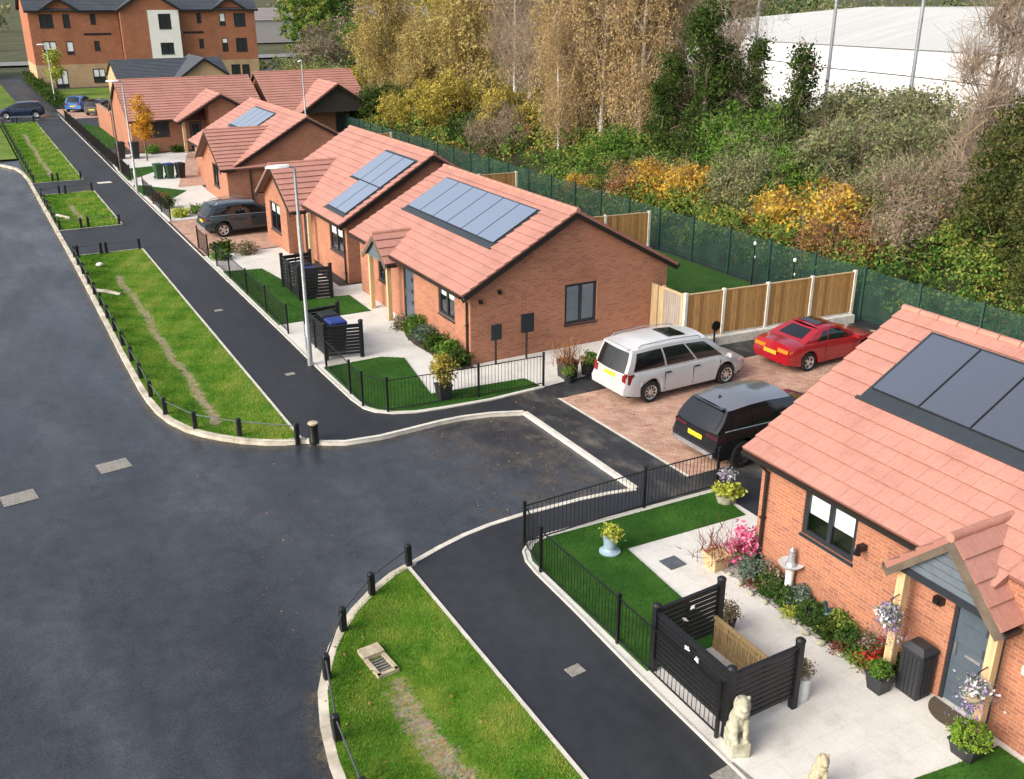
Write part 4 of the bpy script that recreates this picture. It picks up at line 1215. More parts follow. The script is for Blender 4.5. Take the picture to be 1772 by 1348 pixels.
bird(9.75, 11.20, 1.02, .2, M['white_paint'], 'white bird ornament fixed inside the back panel of the near bin screen')
bird(9.62, 11.19, .82, 2.4, M['white_paint'], 'lower white bird ornament inside the back panel of the near bin screen')
bird(8.90, 10.25, 1.08, 1.7, M['white_paint'], 'upper white bird ornament on the street side of the near bin screen')
bird(8.90, 10.0, 1.02, 1.2, M['white_paint'], 'small white bird ornament below its pair on the street side of the near screen')

def wheelie(x, y, rz, bodym, lidm, label, sc=1.0):
    r = empty('wheelie_bin', (x, y, 0.01), label, 'wheelie bin', rz=R_(rz), sc=sc)
    m = MB(); rows = []
    for z, a, b in ((.06, .22, .24), (.5, .25, .29), (.92, .28, .33), (.96, .295, .345), (.985, .295, .345)):
        rows.append([(sx * a, sy * b, z) for sx, sy in ((-1, -.9), (-.9, -1), (.9, -1), (1, -.9), (1, .9), (.9, 1), (-.9, 1), (-1, .9))])
    m.grid(rows, closed=True); m.ngon_idx(list(range(8))[::-1]); m.ngon_idx([32 + k for k in range(8)])
    m.build('body', bodym, r)
    m = MB(); rows = []
    for z, a, b in ((.99, .30, .35), (1.03, .30, .35), (1.07, .24, .28)):
        rows.append([(sx * a, sy * b + (.02), z) for sx, sy in ((-1, -.9), (-.9, -1), (.9, -1), (1, -.9), (1, .9), (.9, 1), (-.9, 1), (-1, .9))])
    m.grid(rows, closed=True); m.ngon_idx([16 + k for k in range(8)]); m.build('lid', lidm, r)
    m = MB(); m.tube([(-.2, .40, .98), (.2, .40, .98)], .018, 6); m.build('handle', bodym, r)
    for s_ in (-1, 1):
        m = MB(); m.tube([(s_ * .2, .26, .10), (s_ * .26, .26, .10)], .10, 12); m.build('wheel', M['plastic'], r)
wheelie(9.75, 29.75, 0, M['bin_black'], M['lid_blue'], 'black wheelie bin with blue lid inside the screen by the nearest lamp post')
wheelie(9.75, 30.55, 0, M['bin_black'], M['bin_black'], 'black lidded wheelie bin behind the blue lidded one near the lamp post')
wheelie(11.0, 36.4, 0, M['bin_black'], M['lid_blue'], 'blue lidded wheelie bin standing in the tall screen on the lawn')
wheelie(11.05, 37.3, 0, M['bin_black'], M['bin_black'], 'plain black wheelie bin at the back of the tall lawn screen')
wheelie(10.75, 66.2, 10, M['bin_green'], M['bin_green'], 'green wheelie bin beyond the far lamp at the pale drive', .9)
wheelie(11.40, 66.05, 10, M['bin_green'], M['lid_blue'], 'wheelie bin with blue lid beside the green one on the pale drive', .9)
wheelie(12.05, 65.9, 10, M['bin_black'], M['bin_black'], 'black wheelie bin at the right end of the row on the pale drive', .9)
wheelie(9.95, 76.0, 0, M['bin_black'], M['bin_black'], 'black wheelie bin left of its twin under the far sunlit end wall', 1.1)
wheelie(10.85, 75.6, 0, M['bin_black'], M['bin_black'], 'black wheelie bin nearest the orange tree under the far end wall', 1.1)

def sign(x, y, zc, wd, ht, label, mat, rz=0, shape='box'):
    r = empty('sign', (x, y, 0), label, 'sign', rz=R_(rz))
    m = MB(); m.tube([(0, 0, 0), (0, 0, zc)], .035, 8); m.build('post', M['black'], r)
    m = MB()
    if shape == 'box': m.box((0, -.05, zc), (wd, .06, ht)); m.box((0, -.085, zc), (wd * .86, .012, ht * .9))
    else: m.tube([(0, -.02, zc), (0, -.07, zc)], wd / 2, 16)
    m.build('board', mat, r)
sign(13.72, 26.02, 1.10, .36, .50, 'smaller blank dark sign board on a post against the brick gable', M['anthracite'])
sign(14.82, 25.98, 1.25, .46, .62, 'larger blank dark sign board on a post against the brick gable', M['anthracite'])
sign(20.9, 24.0, .75, .34, .3, 'small round black sign on a post before the timber fence', M['black'], shape='disc')

# ---- timber fences
def timber_fence(label, pts, hgt, board_z=.32, concrete=True, name='timber_fence', cap=True):
    x0, y0 = pts[0]
    r = empty(name, (x0, y0, 0), label, 'fence')
    for i, p in enumerate(pts):
        m = MB(); m.box((p[0] - x0, p[1] - y0, (hgt + .08) / 2), (.11, .11, hgt + .08)); m.build('post', M['concrete_post'] if concrete else M['timber'], r)
    for a, b in zip(pts[:-1], pts[1:]):
        A = Vector((a[0] - x0, a[1] - y0, 0)); B = Vector((b[0] - x0, b[1] - y0, 0)); dv = (B - A).normalized(); A = A + dv * .056; B = B - dv * .056
        nv = Vector((dv.y, -dv.x, 0)); L = (B - A).length; m = MB()
        for sg, off in ((1, .022), (-1, -.022)):
            P = [A + nv * off + Vector((0, 0, board_z)), B + nv * off + Vector((0, 0, board_z)), B + nv * off + Vector((0, 0, hgt)), A + nv * off + Vector((0, 0, hgt))]
            uv = [(0, 0), (L, 0), (L, hgt), (0, hgt)]
            m.face(P if sg > 0 else P[::-1], uv if sg > 0 else uv[::-1])
        p_ = m.build('panel', M['boards'], r)
        m = MB(); m.beam(A + Vector((0, 0, hgt + .02)), B + Vector((0, 0, hgt + .02)), .07, .035); m.build('capping', M['timber'], p_)
        m = MB(); m.beam(A + Vector((0, 0, board_z / 2)), B + Vector((0, 0, board_z / 2)), .05, board_z - .01); m.build('gravel_board', M['concrete'], r)
    return r
timber_fence('timber panel fence with pale concrete posts behind the white people carrier', [(20.0, 24.50), (21.5, 24.37), (23.3, 24.22), (25.2, 24.08), (27.1, 23.92)], 1.78)
timber_fence('timber panel fence across the back garden behind the corner bungalow', [(20.7, 36.3), (22.5, 36.15), (24.5, 35.95), (26.7, 35.7)], 1.8)
timber_fence('short piece of timber fence showing over the ridge beyond the corner bungalow', [(22.2, 48.3), (24.4, 48.1), (26.6, 47.9)], 1.8)
timber_fence('distant timber fence end beside the green mesh fence', [(22.4, 66.8), (24.6, 66.6), (26.8, 66.5)], 1.8)
M['side_timber'] = noisy('gate_side_boards', (.30, .21, .11), (.44, .33, .19), 3, .8, .1, 20, stretch=(6, 6, .5))
r = empty('garden_gate', (19.98, 24.56, 0), 'weathered grey side gate between the brick gable and the timber fence', 'gate')
mb = MB(); mb.box((-.0, .58, .9), (.05, .98, 1.72))
for k in range(9): mb.box((-.03, .12 + .115 * k, .9), (.02, .10, 1.7))
mb.build('gate_leaf', M['grey_wood'], r)
mb = MB(); mb.box((-.02, .58, 1.78), (.09, 1.02, .05)); mb.build('capping', M['timber'], r)
mb = MB(); mb.box((0, 1.22, .9), (.05, .26, 1.75)); mb.box((0, 1.58, .9), (.05, .36, 1.75)); mb.build('side_panel', M['side_timber'], r)
mb = MB(); mb.box((0, .04, .92), (.12, .08, 1.84)); mb.box((0, 1.09, .92), (.10, .08, 1.84)); mb.build('post', M['timber'], r)
mb = MB(); mb.beam((20.1, 24.22, .15), (27.0, 23.70, .15), .22, .3); o = mb.build('kerb_wall', M['concrete']); tag(o, 'low pale concrete kerb wall at the foot of the timber fence behind the cars', 'wall')

# ---- green mesh fence along the wood
def meshmat():
    k = NM('green_fence_mesh')
    v = k.coord('Object')
    n = k.noise(v, 1.2, 4)
    tr = k.n("ShaderNodeBsdfTransparent"); df = k.n("ShaderNodeBsdfDiffuse"); tl = k.n("ShaderNodeBsdfTranslucent")
    col = k.ramp(n, [(.3, c4(.03, .075, .062)), (.7, c4(.06, .12, .10))])
    k.l(col, df.inputs[0]); k.l(col, tl.inputs[0])
    m1 = k.n("ShaderNodeMixShader"); m1.inputs[0].default_value = .35; k.l(df.outputs[0], m1.inputs[1]); k.l(tl.outputs[0], m1.inputs[2])
    m2 = k.n("ShaderNodeMixShader"); k.l(k.val(n, .38, .66), m2.inputs[0]); k.l(tr.outputs[0], m2.inputs[1]); k.l(m1.outputs[0], m2.inputs[2])
    k.l(m2.outputs[0], k.o.inputs[0]); return k.m
M['mesh_green'] = meshmat()
M['green_post'] = plain('dark_green_post', (.015, .05, .04), .5)
r = empty('mesh_fence', (27.45, 0, 0), 'long green mesh fence on dark posts between the back gardens and the wood', 'fence')
ys = [2 + 2.42 * k for k in range(44)]
for i, y in enumerate(ys):
    m = MB(); m.box((0, y, 1.0), (.07, .07, 2.0)); m.build('post', M['green_post'], r)
for a, b in zip(ys[:-1], ys[1:]):
    m = MB(); m.face([(.04, b, .03), (.04, a, .03), (.04, a, 1.88), (.04, b, 1.88)])
    m.build('mesh_panel', M['mesh_green'], r)

# ---- doormat, cabinet by the door, statues and pots of the nearest garden
mb = MB(); P = [(.62 * math.sin(PI * t / 14) if False else .44 * math.cos(PI / 2 + PI * t / 14) , .46 * math.sin(PI / 2 + PI * t / 14)) for t in range(15)]
mb.prism(P, 0, .018)
o = mb.build('doormat', M['mat']); o.location = (12.70, 7.88, .008); tag(o, 'dark brown half round doormat at the nearest front door', 'doormat')
r = empty('parcel_box', (12.50, 8.62, .006), 'dark grey ribbed cabinet standing left of the nearest front door', 'cabinet')
mb = MB(); mb.box((0, 0, .42), (.36, .42, .84))
for k in range(5): mb.box((-.185, -.16 + .08 * k, .42), (.015, .055, .78))
for k in range(4): mb.box((-.13 + .085 * k, -.215, .42), (.06, .015, .78))
mb.build('body', M['pot_dark'], r)
mb = MB(); rows = [[(sx * a, sy * b, z) for sx, sy in ((-1, -1), (1, -1), (1, 1), (-1, 1))] for z, a, b in ((.845, .20, .23), (.89, .20, .23), (.98, .11, .15))]
mb.grid(rows, closed=True); mb.ngon_idx([8, 9, 10, 11]); mb.build('lid', M['pot_dark'], r)

def ellip(m, c_, r_, n=12, k=8):
    rows = []
    for i in range(k + 1):
        a = -PI / 2 + PI * i / k
        rows.append([(c_[0] + r_[0] * math.cos(a) * math.cos(2 * PI * j / n), c_[1] + r_[1] * math.cos(a) * math.sin(2 * PI * j / n), c_[2] + r_[2] * math.sin(a)) for j in range(n)])
    m.grid(rows, closed=True)
def lion(x, y, rz, mat, label, sc):
    m = MB()
    m.box((0, 0, .13), (.46, .30, .26))
    ellip(m, (-.07, 0, .46), (.17, .13, .22)); ellip(m, (.03, 0, .62), (.12, .115, .20))           # haunch, chest
    ellip(m, (.07, 0, .86), (.13, .135, .17)); ellip(m, (.10, 0, .93), (.10, .09, .10)); ellip(m, (.19, 0, .89), (.075, .055, .05))   # mane, head, muzzle
    ellip(m, (.06, 0, .74), (.14, .13, .12))
    for s_ in (-1, 1):
        m.tube([(.08, s_ * .075, .62), (.12, s_ * .08, .45), (.13, s_ * .08, .28)], [.06, .048, .042], 8)
        ellip(m, (.17, s_ * .08, .28), (.075, .045, .035)); ellip(m, (-.02, s_ * .12, .36), (.13, .06, .11)); ellip(m, (.07, s_ * .13, .28), (.09, .04, .03))
        ellip(m, (.08, s_ * .09, 1.0), (.03, .03, .035))
    m.tube([(-.2, 0, .3), (-.22, .1, .29), (-.1, .17, .29)], [.03, .025, .03], 6)
    o = m.build('lion_statue', mat, smooth=60)
    md = o.modifiers.new('join', 'REMESH'); md.mode = 'VOXEL'; md.voxel_size = .014; md.use_smooth_shade = True
    o.location = (x, y, .008); o.rotation_euler = (0, 0, R_(rz)); o.scale = (sc, sc, sc)
    tag(o, label, 'statue')
lion(8.98, 9.02, -115, M['stone'], 'pale stone sitting lion statue at the corner of the near bin screen', 1.02)
lion(9.40, 7.72, -115, M['stone_brown'], 'brownish stone lion statue cut by the bottom edge of the picture', .74)

# ================================================================== CARS
def car(label, x, y, rz, sp, cat='car', name='car', group=None):
    r = empty(name, (x, y, sp.get('z', .012)), label, cat, group, rz=R_(rz))
    L, W, wb, wr, fo = sp['L'], sp['W'], sp['wb'], sp['wr'], sp['fo']
    ro = L - wb - fo
    xw = (ro, ro + wb)
    deck = np.array(sp['deck']); plan = np.array(sp['plan']); rear = np.array(sp['rear']); front = np.array(sp['front'])
    pm = M[sp['paint']]; far = sp.get('far', False)
    def smooth_interp(x_, a):
        v = 0; 
        for o_ in (-.08, 0, .08): v += np.interp(x_ + o_, a[:, 0], a[:, 1]) / 3
        return v
    zd = lambda q: smooth_interp(q, deck)
    hw = lambda q: smooth_interp(q, plan) * W / 2
    R = wr + .065
    def zb(q):
        b = sp.get('sill', .22) + .10 * max(0, (q - (L - .5)) / .5) + .10 * max(0, (.5 - q) / .5)
        for c_ in xw:
            if abs(q - c_) < R: b = max(b, wr + math.sqrt(R * R - (q - c_) ** 2))
        return b
    def X(q, z):
        t = q / L
        return float(np.interp(z, rear[:, 0], rear[:, 1]) * (1 - t) + np.interp(z, front[:, 0], front[:, 1]) * t - L / 2)
    qs = sorted(set(np.linspace(0, L, 34 if far else 56).tolist() + [c_ + R * k for c_ in xw for k in (-1, -.995, -.95, -.8, -.6, -.4, -.2, 0, .2, .4, .6, .8, .95, .995, 1)]))
    rows = []
    for q in qs:
        a, b, z = zb(q), hw(q), zd(q)
        sh = z - .09
        half = [(b * .86, a + .0), (b * .975, a + .012), (b * 1.0, a + (sh - a) * .38), (b * .99, a + (sh - a) * .62), (b * .975, sh), (b * .945, z - .02), (b * .88, z), (b * .45, z + .03), (0, z + .04)]
        pts = [(X(q, zz), -yy, zz) for yy, zz in half] + [(X(q, zz), yy, zz) for yy, zz in half[-2::-1]]
        rows.append(pts)
    m = MB(); m.grid(rows); n = len(rows[0])
    m.ngon_idx(list(range(n))); m.ngon_idx([(len(rows) - 1) * n + k for k in range(n)][::-1])
    body = m.build('body', pm, r, smooth=42)
    m = MB(); m.box((0, 0, .40), (L - .5, W * .80, .36)); m.build('underbody', M['plastic'], r)
    # cabin
    xa, xb, xc, xd = [v - L / 2 for v in sp['cabin']]
    roof = np.array(sp['roof']); rf = sp.get('rooff', .76)
    def low(s): 
        xx = xa + (xd - xa) * s; return xx, hw(xx + L / 2) * .90, zd(xx + L / 2) - .015
    def top(s):
        xx = xb + (xc - xb) * s; return xx, hw(xx + L / 2) * rf * (1 - .06 * abs(2 * s - 1) ** 3), float(np.interp(s, roof[:, 0], roof[:, 1]))
    def side(s, t, sg, off=0.0):
        l, u = low(s), top(s)
        bul = .045 * math.sin(PI * t)
        return (l[0] + (u[0] - l[0]) * t, sg * (l[1] + (u[1] - l[1]) * t + bul + off), l[2] + (u[2] - l[2]) * t)
    def end(k, a, t, off=0.0):
        """front (k=1) or rear (k=0) glass surface, a in -1..1"""
        l, u = low(k), top(k)
        sgn = 1 if k else -1
        bow = .10 * (1 - a * a)
        return (l[0] + (u[0] - l[0]) * t + sgn * (bow * (1 - .5 * t) + off), a * (l[1] + (u[1] - l[1]) * t + .045 * math.sin(PI * t) * abs(a)), l[2] + (u[2] - l[2]) * t + off * .4)
    m = MB(); S_ = np.linspace(0, 1, 17); T_ = np.linspace(0, 1, 6)
    for sg in (-1, 1):
        m.grid([[side(s, t, sg) for t in T_] for s in S_])
    rows = []
    for s in S_:
        u = top(s); l = []
        for a in np.linspace(-1, 1, 9):
            l.append((u[0] + ((.05 * (1 - a * a)) * (1 if s > .5 else -1) * abs(2 * s - 1) ** 4), a * u[1], u[2] + .055 * (1 - abs(a) ** 2.6)))
        rows.append(l)
    m.grid(rows, mi=1)
    for k in (0, 1): m.grid([[end(k, a, t) for t in T_] for a in np.linspace(-1, 1, 9)])
    m.build('roof', [pm, M[sp.get('roofpaint', sp['paint'])]], r, smooth=62)
    for sg in (-1, 1):
        for s0, s1, t0, t1 in sp['windows']:
            g = MB(); g.grid([[side(s, t, sg, .007) for t in np.linspace(t0, t1, 4)] for s in np.linspace(s0, s1, 5)]); g.build('window', M['car_glass'], r, smooth=60)
    for k, nm, ww in ((0, 'rear_window', sp.get('rw', .86)), (1, 'windscreen', .90)):
        g = MB(); t0, t1 = sp.get('rt', (.10, .92)) if k == 0 else (.06, .94)
        g.grid([[end(k, a, t, .010) for t in np.linspace(t0, t1, 5)] for a in np.linspace(-ww, ww, 9)]); g.build(nm, M[sp.get('rglass', 'car_glass')] if k == 0 else M['car_glass'], r, smooth=60)
    # wheels
    for xx in xw:
        for sg in (-1, 1):
            cy_ = sg * (W / 2 - .10)
            def ring(rad, yy, nn): return [(xx - L / 2 + rad * math.cos(2 * PI * j / nn), cy_ + sg * yy, wr + rad * math.sin(2 * PI * j / nn)) for j in range(nn)]
            nn = 16 if far else 28
            t = MB(); t.grid([ring(q, yy, nn) for q, yy in ((wr * .6, -.11), (wr * .93, -.11), (wr, -.08), (wr, .055), (wr * .95, .085), (wr * .68, .092), (wr * .66, .07))], closed=True)
            T = t.build('wheel', M['tyre'], r, smooth=40)
            g = MB(); g.grid([ring(q, yy, nn) for q, yy in ((wr * .67, .085), (wr * .60, .07), (wr * .5, .062), (wr * .2, .075), (.001, .078))], closed=True)
            rim = g.build('rim', M[sp.get('rim', 'alloy')], T, smooth=50)
            if not far:
                g = MB(); ns = sp.get('spokes', 5)
                for j in range(ns):
                    a0 = 2 * PI * (j + .22) / ns; a1 = 2 * PI * (j + .78) / ns
                    q = [(rr * math.cos(a), rr * math.sin(a)) for rr, a in ((wr * .26, (a0 + a1) / 2 - .12), (wr * .55, a0), (wr * .58, (a0 + a1) / 2), (wr * .55, a1), (wr * .26, (a0 + a1) / 2 + .12))]
                    g.face([(xx - L / 2 + a, cy_ + sg * .081, wr + b) for a, b in q])
                g.build('spoke_gaps', M['plastic'], T)
    # lights, plate, trim
    def patch(nm, mat, pts, k):
        """flat lens on the rear (k=0) or front (k=1) following plan and profile; pts = y, z"""
        g = MB(); P = []
        for yy, zz in pts:
            q = 0.0 if k == 0 else L
            xx = X(q, zz); e = abs(yy) / (W / 2)
            # sit just outside the closed end
            P.append((xx + (-.012 if k == 0 else .012), yy, zz))
        dx = .03 if k == 0 else -.03
        g.face(P); g.face([(a + dx, b, c_) for a, b, c_ in P][::-1])
        for i in range(len(P)):
            a, b = P[i], P[(i + 1) % len(P)]
            g.face([a, b, (b[0] + dx, b[1], b[2]), (a[0] + dx, a[1], a[2])])
        return g.build(nm, mat, r)
    for sg in (-1, 1):
        y0, y1, z0, z1 = sp['tail']; lim = hw(0.0) * .97; y0, y1 = y0 * min(1, lim / y1), min(y1, lim)
        patch('tail_light', M[sp.get('tailmat', 'red_lens')], [(sg * y0, z0), (sg * y1, z0), (sg * y1, z1), (sg * y0, z1)], 0)
        g = MB(); xx = X(.03, (z0 + z1) / 2); hb = hw(.12)
        g.box((xx + .10, sg * (hb * .985 + .004), (z0 + z1) / 2), (.22, .012, (z1 - z0) * .9)); g.build('tail_light', M[sp.get('tailmat', 'red_lens')], r)
        y0, y1, z0, z1 = sp['head']; lim = hw(L) * .96; y0, y1 = y0 * min(1, lim / y1), min(y1, lim)
        patch('headlight', M['clear_lens'], [(sg * y0, z0), (sg * y1, z0), (sg * y1, z1), (sg * y0, z1)], 1)
        g = MB(); sx = low(1)[0] - .35; bw = hw(sx + L / 2)
        g.tube([(sx, sg * bw * .93, zd(sx + L / 2)), (sx, sg * (bw + .10), zd(sx + L / 2) + .06)], [.03, .05], 6)
        g.box((sx, sg * (bw + .13), zd(sx + L / 2) + .07), (.08, .17, .12)); g.build('mirror', pm, r)
        if not far:
            for hx in sp['handles']:
                g = MB(); z = zd(hx) - .13; g.box((hx - L / 2, sg * (hw(hx) * .982 + .008), z), (.17, .03, .035)); g.build('door_handle', M[sp.get('handlem', 'plastic')], r)
            g = MB()
            for sx2 in sp['seams']:
                bz = sp.get('sill', .22) + .06
                for q in np.linspace(bz, zd(sx2) - .1, 5)[:-1]:
                    dz = (zd(sx2) - .1 - bz) / 4; fz = (q - .22) / max(.1, zd(sx2) - .31)
                    g.box((sx2 - L / 2, sg * (hw(sx2) * (.992 if .2 < fz < .8 else .982)), q + dz / 2), (.010, .016, dz))
            g.build('door_seam', M['plastic'], r)
    pl = sp['plate']; g = MB(); xx = X(0, pl)
    g.box((xx - .016, 0, pl), (.02, .52, .115)); np_ = g.build('number_plate', M[sp.get('platem', 'plate')], r)
    if not far:
        g = MB(); pr = random.Random(int(L * 100))
        for k in range(7):
            yy = -.205 + .062 * k + (.035 if k > 3 else 0)
            g.box((xx - .027, yy - .012, pl), (.004, .010, .07)); g.box((xx - .027, yy + .008, pl + pr.choice((-.03, 0, .03))), (.004, .028, .010))
        g.build('plate_marks', M['plastic'], np_)
    g = MB(); xx = X(L, .42); g.box((xx + .012, 0, .42), (.02, .52, .11)); g.build('number_plate', M['white_paint'], r)
    for nm, k, zz, hh, mt in sp.get('bumpers', ()):
        patch(nm, M[mt], [(-W * .40, zz - hh), (W * .40, zz - hh), (W * .40, zz + hh), (-W * .40, zz + hh)], k)
    if sp.get('rails'):
        for sg in (-1, 1):
            g = MB(); P = []
            for s in (.08, .12, .5, .88, .92):
                u = top(s); P.append((u[0], sg * u[1] * .93, u[2] + (.085 if .1 < s < .9 else .03)))
            g.tube(P, .018, 6); g.build('roof_rail', M[sp['rails']], r)
    if sp.get('sunroof'):
        g = MB(); s0, s1 = sp['sunroof']; u0, u1 = top(s0), top(s1)
        g.grid([[(u0[0] + (u1[0] - u0[0]) * q, a, float(np.interp(s0 + (s1 - s0) * q, roof[:, 0], roof[:, 1])) + .066 + .004 * (1 - abs(a))) for a in np.linspace(-.38, .38, 5)] for q in np.linspace(0, 1, 5)]); g.build('sunroof', M['car_glass'], r)
    if sp.get('trim'):
        for sg in (-1, 1):
            g = MB(); g.tube([side(s_, .05, sg, .012) for s_ in np.linspace(.06, .9, 9)], .014, 5); g.build('window_trim', M['galv'], r)
    if sp.get('fin'):
        g = MB(); u = top(.12); g.face([(u[0], -.02, u[2] + .05), (u[0] + .14, 0, u[2] + .05), (u[0] + .03, 0, u[2] + .14)]); g.face([(u[0], .02, u[2] + .05), (u[0] + .03, 0, u[2] + .14), (u[0] + .14, 0, u[2] + .05)]); g.face([(u[0], -.02, u[2] + .05), (u[0] + .03, 0, u[2] + .14), (u[0], .02, u[2] + .05)]); g.build('aerial', M['plastic'], r)
    if sp.get('spoiler'):
        g = MB(); u = top(0); g.box((u[0] - .04, 0, u[2] + .02), (.16, u[1] * 1.7, .03)); g.build('spoiler', M[sp['spoiler']], r)
    return r
M['paint_silver'] = paint('silver_white_paint', (.40, .41, .43), .1, .3)
M['paint_white'] = paint('white_roof_paint', (.56, .56, .56), 0, .3)
M['paint_red'] = paint('red_paint', (.27, .007, .014), .0, .2)
M['paint_black'] = paint('black_car_paint', (.006, .006, .008), .0, .14)
M['paint_sky_sheen'] = paint('black_paint_sky_sheen', (.12, .132, .152), .0, .12)  # black crossover's roof top: sky reflection painted in as grey
M['paint_grey'] = paint('dark_blue_grey_paint', (.035, .05, .062), .4, .22)
M['paint_navy'] = paint('navy_paint', (.012, .022, .06), .3, .2)
M['paint_blue'] = paint('mid_blue_paint', (.05, .17, .45), .2, .22)
mpv = dict(L=4.72, W=1.79, wb=2.86, wr=.325, fo=.93, paint='paint_silver', sill=.24,
    deck=[(0, .93), (.4, .97), (3.3, .96), (3.55, .95), (4.0, .88), (4.45, .74), (4.72, .62)],
    plan=[(0, .86), (.12, .955), (.4, .99), (1, 1), (3.7, 1), (4.2, .95), (4.5, .86), (4.72, .70)],
    rear=[(.2, .06), (.45, .0), (.62, .02), (.66, .09), (.95, .12)], front=[(.2, 4.62), (.45, 4.72), (.62, 4.70), (.9, 4.55)],
    cabin=(.12, .36, 3.05, 4.10), roof=[(0, 1.61), (.25, 1.665), (.6, 1.655), (1, 1.57)], rooff=.80, roofpaint='paint_white',
    windows=[(.05, .34, .10, .86), (.36, .63, .10, .87), (.65, .90, .08, .86)], tail=(.64, .83, .66, .98), head=(.45, .8, .46, .58), plate=.80,
    handles=(1.55, 2.62), handlem='plastic', seams=(1.42, 2.48, 3.5), rails='galv', sunroof=(.55, .8), spoiler='paint_white', spokes=9, rt=(.06, .9), bumpers=())
car('silver white people carrier with roof rails parked beside the brick gable', 17.55, 21.98, 1.5, mpv, 'people carrier', 'people_carrier')
coupe = dict(L=4.38, W=1.72, wb=2.58, wr=.30, fo=.92, paint='paint_red', sill=.20,
    deck=[(0, .88), (.5, .90), (1.0, .89), (2.6, .83), (3.0, .81), (3.6, .76), (4.1, .64), (4.38, .52)],
    plan=[(0, .82), (.15, .93), (.5, .98), (1, 1), (3.4, .99), (3.9, .93), (4.2, .84), (4.38, .66)],
    rear=[(.2, .08), (.45, .0), (.6, .02), (.9, .12)], front=[(.2, 4.28), (.4, 4.38), (.55, 4.33), (.8, 4.2)],
    cabin=(.62, 1.45, 2.25, 3.12), roof=[(0, 1.22), (.5, 1.255), (1, 1.20)], rooff=.70, sunroof=(.12, .8),
    windows=[(.22, .40, .10, .80), (.43, .88, .08, .86)], tail=(.30, .78, .66, .76), tailmat='amber_lens', head=(.4, .74, .38, .47), plate=.60, platem='plate_orange',
    handles=(1.75,), handlem='paint_red', seams=(1.55, 2.85), spoiler=None, rt=(.30, .9), rw=.66)
car('low red coupe with dark roof parked by the timber fence', 23.25, 21.62, 2, coupe, 'coupe', 'coupe')
suv = dict(L=4.42, W=1.86, wb=2.68, wr=.355, fo=.88, paint='paint_black', sill=.30,
    deck=[(0, 1.02), (.5, 1.04), (1.2, 1.02), (3.1, .98), (3.5, .97), (4.0, .90), (4.42, .78)],
    plan=[(0, .86), (.12, .94), (.4, .985), (1, 1), (3.5, 1), (4.0, .95), (4.25, .87), (4.42, .72)],
    rear=[(.25, .08), (.5, .0), (.62, .01), (.7, .07), (1.05, .15)], front=[(.2, 4.32), (.5, 4.42), (.7, 4.41), (1, 4.3)],
    cabin=(.10, .50, 2.55, 3.45), roof=[(0, 1.49), (.3, 1.56), (.6, 1.565), (1, 1.49)], rooff=.75,
    windows=[(.10, .30, .14, .74), (.32, .60, .10, .84), (.62, .90, .08, .85)], tail=(.40, .84, .83, .90), tailmat='plum_lens', head=(.45, .82, .6, .72), plate=.74,
    handles=(1.35, 2.35), handlem='paint_black', seams=(1.28, 2.25, 3.2), rails=None, fin=True, trim=True, spoiler='paint_black', rim='alloy_dark', spokes=5,
    bumpers=(('bumper', 0, .42, .07, 'galv'),), roofpaint='paint_sky_sheen')
car('glossy black crossover parked under the corner of the nearest roof', 16.98, 17.5, 1, suv, 'crossover', 'crossover')
s2 = dict(suv, paint='paint_grey', roofpaint='paint_grey', rim='alloy', tail=(.4, .84, .84, .92), tailmat='red_lens', rails='galv', fin=False)
car('dark blue grey crossover on the block paved drive beside the tall front bay', 11.75, 48.85, 2, s2, 'crossover', 'crossover')
hatch = dict(suv, roofpaint='paint_navy', L=4.2, W=1.75, wb=2.55, wr=.31, fo=.82, paint='paint_navy', sill=.24, far=True, deck=[(0, .92), (.5, .94), (3.0, .90), (3.4, .88), (3.9, .80), (4.2, .62)],
    plan=[(0, .85), (.12, .94), (.4, .985), (1, 1), (3.3, 1), (3.8, .95), (4.05, .86), (4.2, .70)], rear=[(.2, .08), (.5, 0), (.95, .12)], front=[(.2, 4.1), (.5, 4.2), (.9, 4.1)],
    cabin=(.12, .55, 2.3, 3.35), roof=[(0, 1.40), (.4, 1.46), (1, 1.40)], tail=(.5, .8, .7, .92), head=(.4, .8, .46, .57), plate=.6, fin=False, spoiler='paint_navy', bumpers=(), rim='alloy')
car('navy hatchback crossing the far end of the verge on the side road', 5.6, 106.7, 175, dict(hatch, z=.02), 'hatchback', 'hatchback')
car('bright blue hatchback parked before the far lawn', 11.3, 110.8, 65, dict(hatch, paint='paint_blue', roofpaint='paint_blue', spoiler='paint_blue'), 'hatchback', 'hatchback')
car('dark hatchback parked in front of the bright blue one', 12.7, 106.6, 60, dict(hatch, paint='paint_black', roofpaint='paint_black', spoiler='paint_black'), 'hatchback', 'hatchback')

